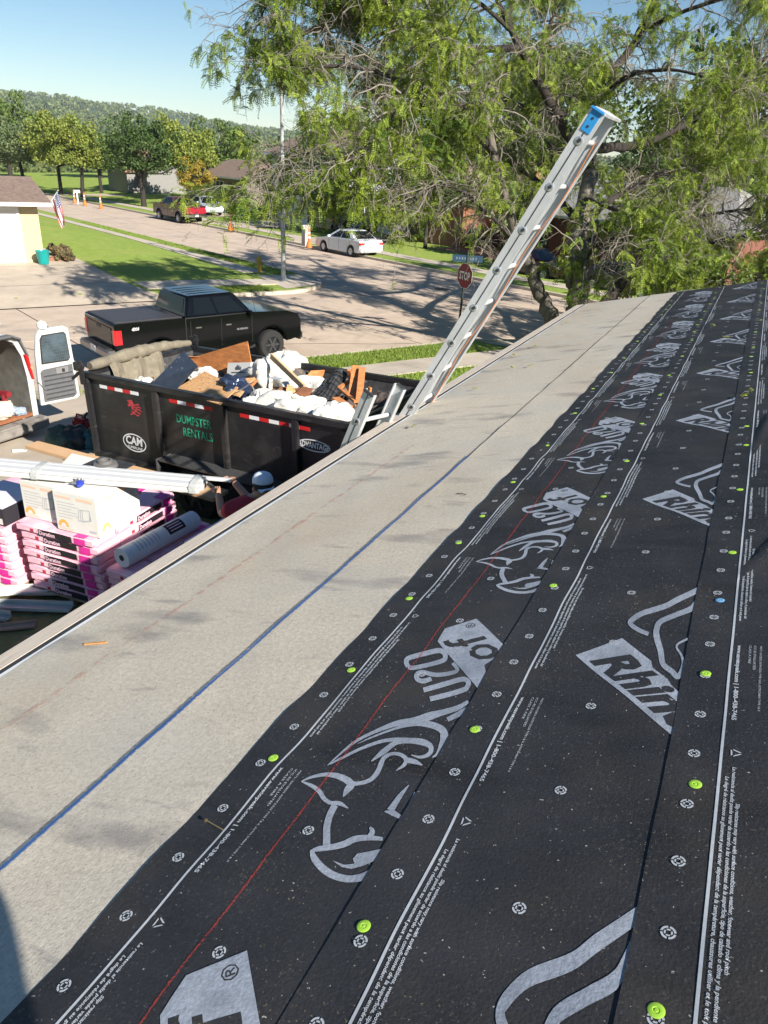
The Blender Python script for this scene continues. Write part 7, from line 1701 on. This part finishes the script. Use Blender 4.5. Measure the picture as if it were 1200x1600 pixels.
def woods(name, ntree, r0, r1, h, nq, size, mt, seed, az=(-84, 20), label='', density_pow=1.0, zf=None):
    R = np.random.default_rng(seed); a = R.uniform(az[0], az[1], ntree); r = r0 + (r1 - r0) * R.uniform(0, 1, ntree) ** density_pow; z = zf(a, r) if zf else np.zeros(ntree)
    c = np.stack([r * np.sin(np.radians(a)), r * np.cos(np.radians(a)), z], 1); hh = h * R.uniform(.65, 1.25, ntree); rx = hh * R.uniform(.36, .5, ntree)
    C = np.repeat(c, nq, 0); o = unit(R.normal(size=C.shape)); H = np.repeat(hh, nq); RX = np.repeat(rx, nq); k = R.uniform(.6, 1.0, len(C))[:, None]
    P = C + o * k * np.stack([RX, RX, H * .45], 1); P[:, 2] += H * .55
    Nn = unit(o + R.normal(size=C.shape) * .45); D = unit(np.cross(Nn, R.normal(size=C.shape))); sz = size * R.uniform(.7, 1.4, len(P)) * np.repeat(hh / h, nq)
    V, F = leaf_quads(P, D, Nn, sz, sz * .8); o_ = link(name, np_mesh(name, V, F), mt); o_['kind'] = 'stuff'; o_['label'] = label
mw = leafmat('wood_leaf', (.07, .115, .035), (.17, .19, .055), .035, .3, .02, tr=.15)
woods('woods', 520, 285, 620, 12, 90, 1.7, mw, 3, zf=lambda a, r: np.array([ground_z(v) for v in r]), label='mixed green woods in the valley beyond the houses')
woods('near_woods', 260, 160, 285, 8, 110, .9, mw, 8, az=(-82, -20), label='low woods and thickets beyond the last houses', zf=lambda a, r: np.array([ground_z(v) for v in r]))
woods('far_woods', 3000, 400, 1150, 11, 40, 2.6, mw, 4, label='woods covering the lower hillside', zf=hill_z)
woods('hilltop_woods', 9000, 1000, 2120, 9, 20, 3.6, mw, 5, label='wooded ridge on the skyline', zf=hill_z)
P = at_d((97, 160), 1500); mb = MB(); mb.tube([(P.x, P.y, P.z - 40), (P.x, P.y, P.z + 18)], [.7, .4], 6); tag(mb.build('radio_mast', M_wfr), 'thin pale radio mast standing on the wooded ridge', 'mast')

# ---- the air between here and the hills
hz = MB(); hz.box((-600, 1000, 62), (3900, 3900, 150)); ho = hz.build('haze', None); ho['kind'] = 'stuff'; ho['label'] = 'thin blue morning haze over the valley'
hm = bpy.data.materials.new('haze'); hm.use_nodes = True; hn = hm.node_tree.nodes; hn.clear()
out = hn.new('ShaderNodeOutputMaterial'); pv = hn.new('ShaderNodeVolumePrincipled'); pv.inputs['Color'].default_value = (.72, .85, 1, 1); pv.inputs['Density'].default_value = .00012; pv.inputs['Anisotropy'].default_value = 0.0
hm.node_tree.links.new(pv.outputs[0], out.inputs['Volume']); ho.data.materials.append(hm)
# ------------------------------------------------------------------ the photographer, kneeling beside the phone (casts the shadow on the sheet)
PB = Vector((.98, -.50, RP(0, 0).z + .98 * math.tan(SLOPE))) ; C5 = CP
ph_ = thing('person', 'person in grey shirt and jeans kneeling on the black underlayment taking the picture', 'person', PB); PI9 = PB
V9 = lambda x, y, z: tuple(Vector((x - .05, y - .02, z + CAM_Z)) - PI9)
pp = [(V9(1.00, -.50, -.84), .14), (V9(.97, -.44, -.68), (.15, .12)), (V9(.92, -.36, -.54), (.15, .11)), (V9(.84, -.25, -.40), .052), (V9(.79, -.19, -.30), .088), (V9(.775, -.175, -.22), .088),
      (V9(.80, -.32, -.55), .06), (V9(.76, -.36, -.72), .045), (V9(.62, -.34, -.80), .032), (V9(1.06, -.44, -.56), .06), (V9(1.0, -.40, -.74), .045), (V9(.86, -.36, -.82), .032),
      (V9(.92, -.42, -.88), .10), (V9(.62, -.40, -1.0), .075), (V9(.98, -.52, -1.0), .05), (V9(1.06, -.60, -.86), .10), (V9(.80, -.66, -.98), .075), (V9(1.14, -.74, -.93), .05)]
ee = [(0, 1), (1, 2), (2, 3), (3, 4), (4, 5), (2, 6), (6, 7), (7, 8), (2, 9), (9, 10), (10, 11), (0, 12), (12, 13), (13, 14), (0, 15), (15, 16), (16, 17)]
skin_body('body', pp, ee, M_skin, ph_)
Q9 = [p[0] for p in pp]
skin_body('shirt', [(Q9[0], .165), (Q9[1], (.175, .145)), (Q9[2], (.195, .135)), (Q9[6], .085), (lerp(Q9[6], Q9[7], .7), .065), (Q9[9], .085), (lerp(Q9[9], Q9[10], .7), .065)], [(0, 1), (1, 2), (2, 3), (3, 4), (2, 5), (5, 6)], mat('grey_shirt', (.2, .2, .21), .9), ph_)
skin_body('jeans', [(Q9[0], .158), (Q9[12], .115), (Q9[13], .09), (Q9[14], .065), (Q9[15], .115), (Q9[16], .09), (Q9[17], .065)], [(0, 1), (1, 2), (2, 3), (0, 4), (4, 5), (5, 6)], mat('blue_jeans', (.05, .07, .12), .9), ph_)
mb = MB(); mb.lathe([(.10, -.0), (.108, .03), (.098, .07), (.06, .105), (.001, .115)], Q9[5], 18); mb.build('cap', mat('navy_cap', (.03, .04, .07), .9), ph_, 0, True)
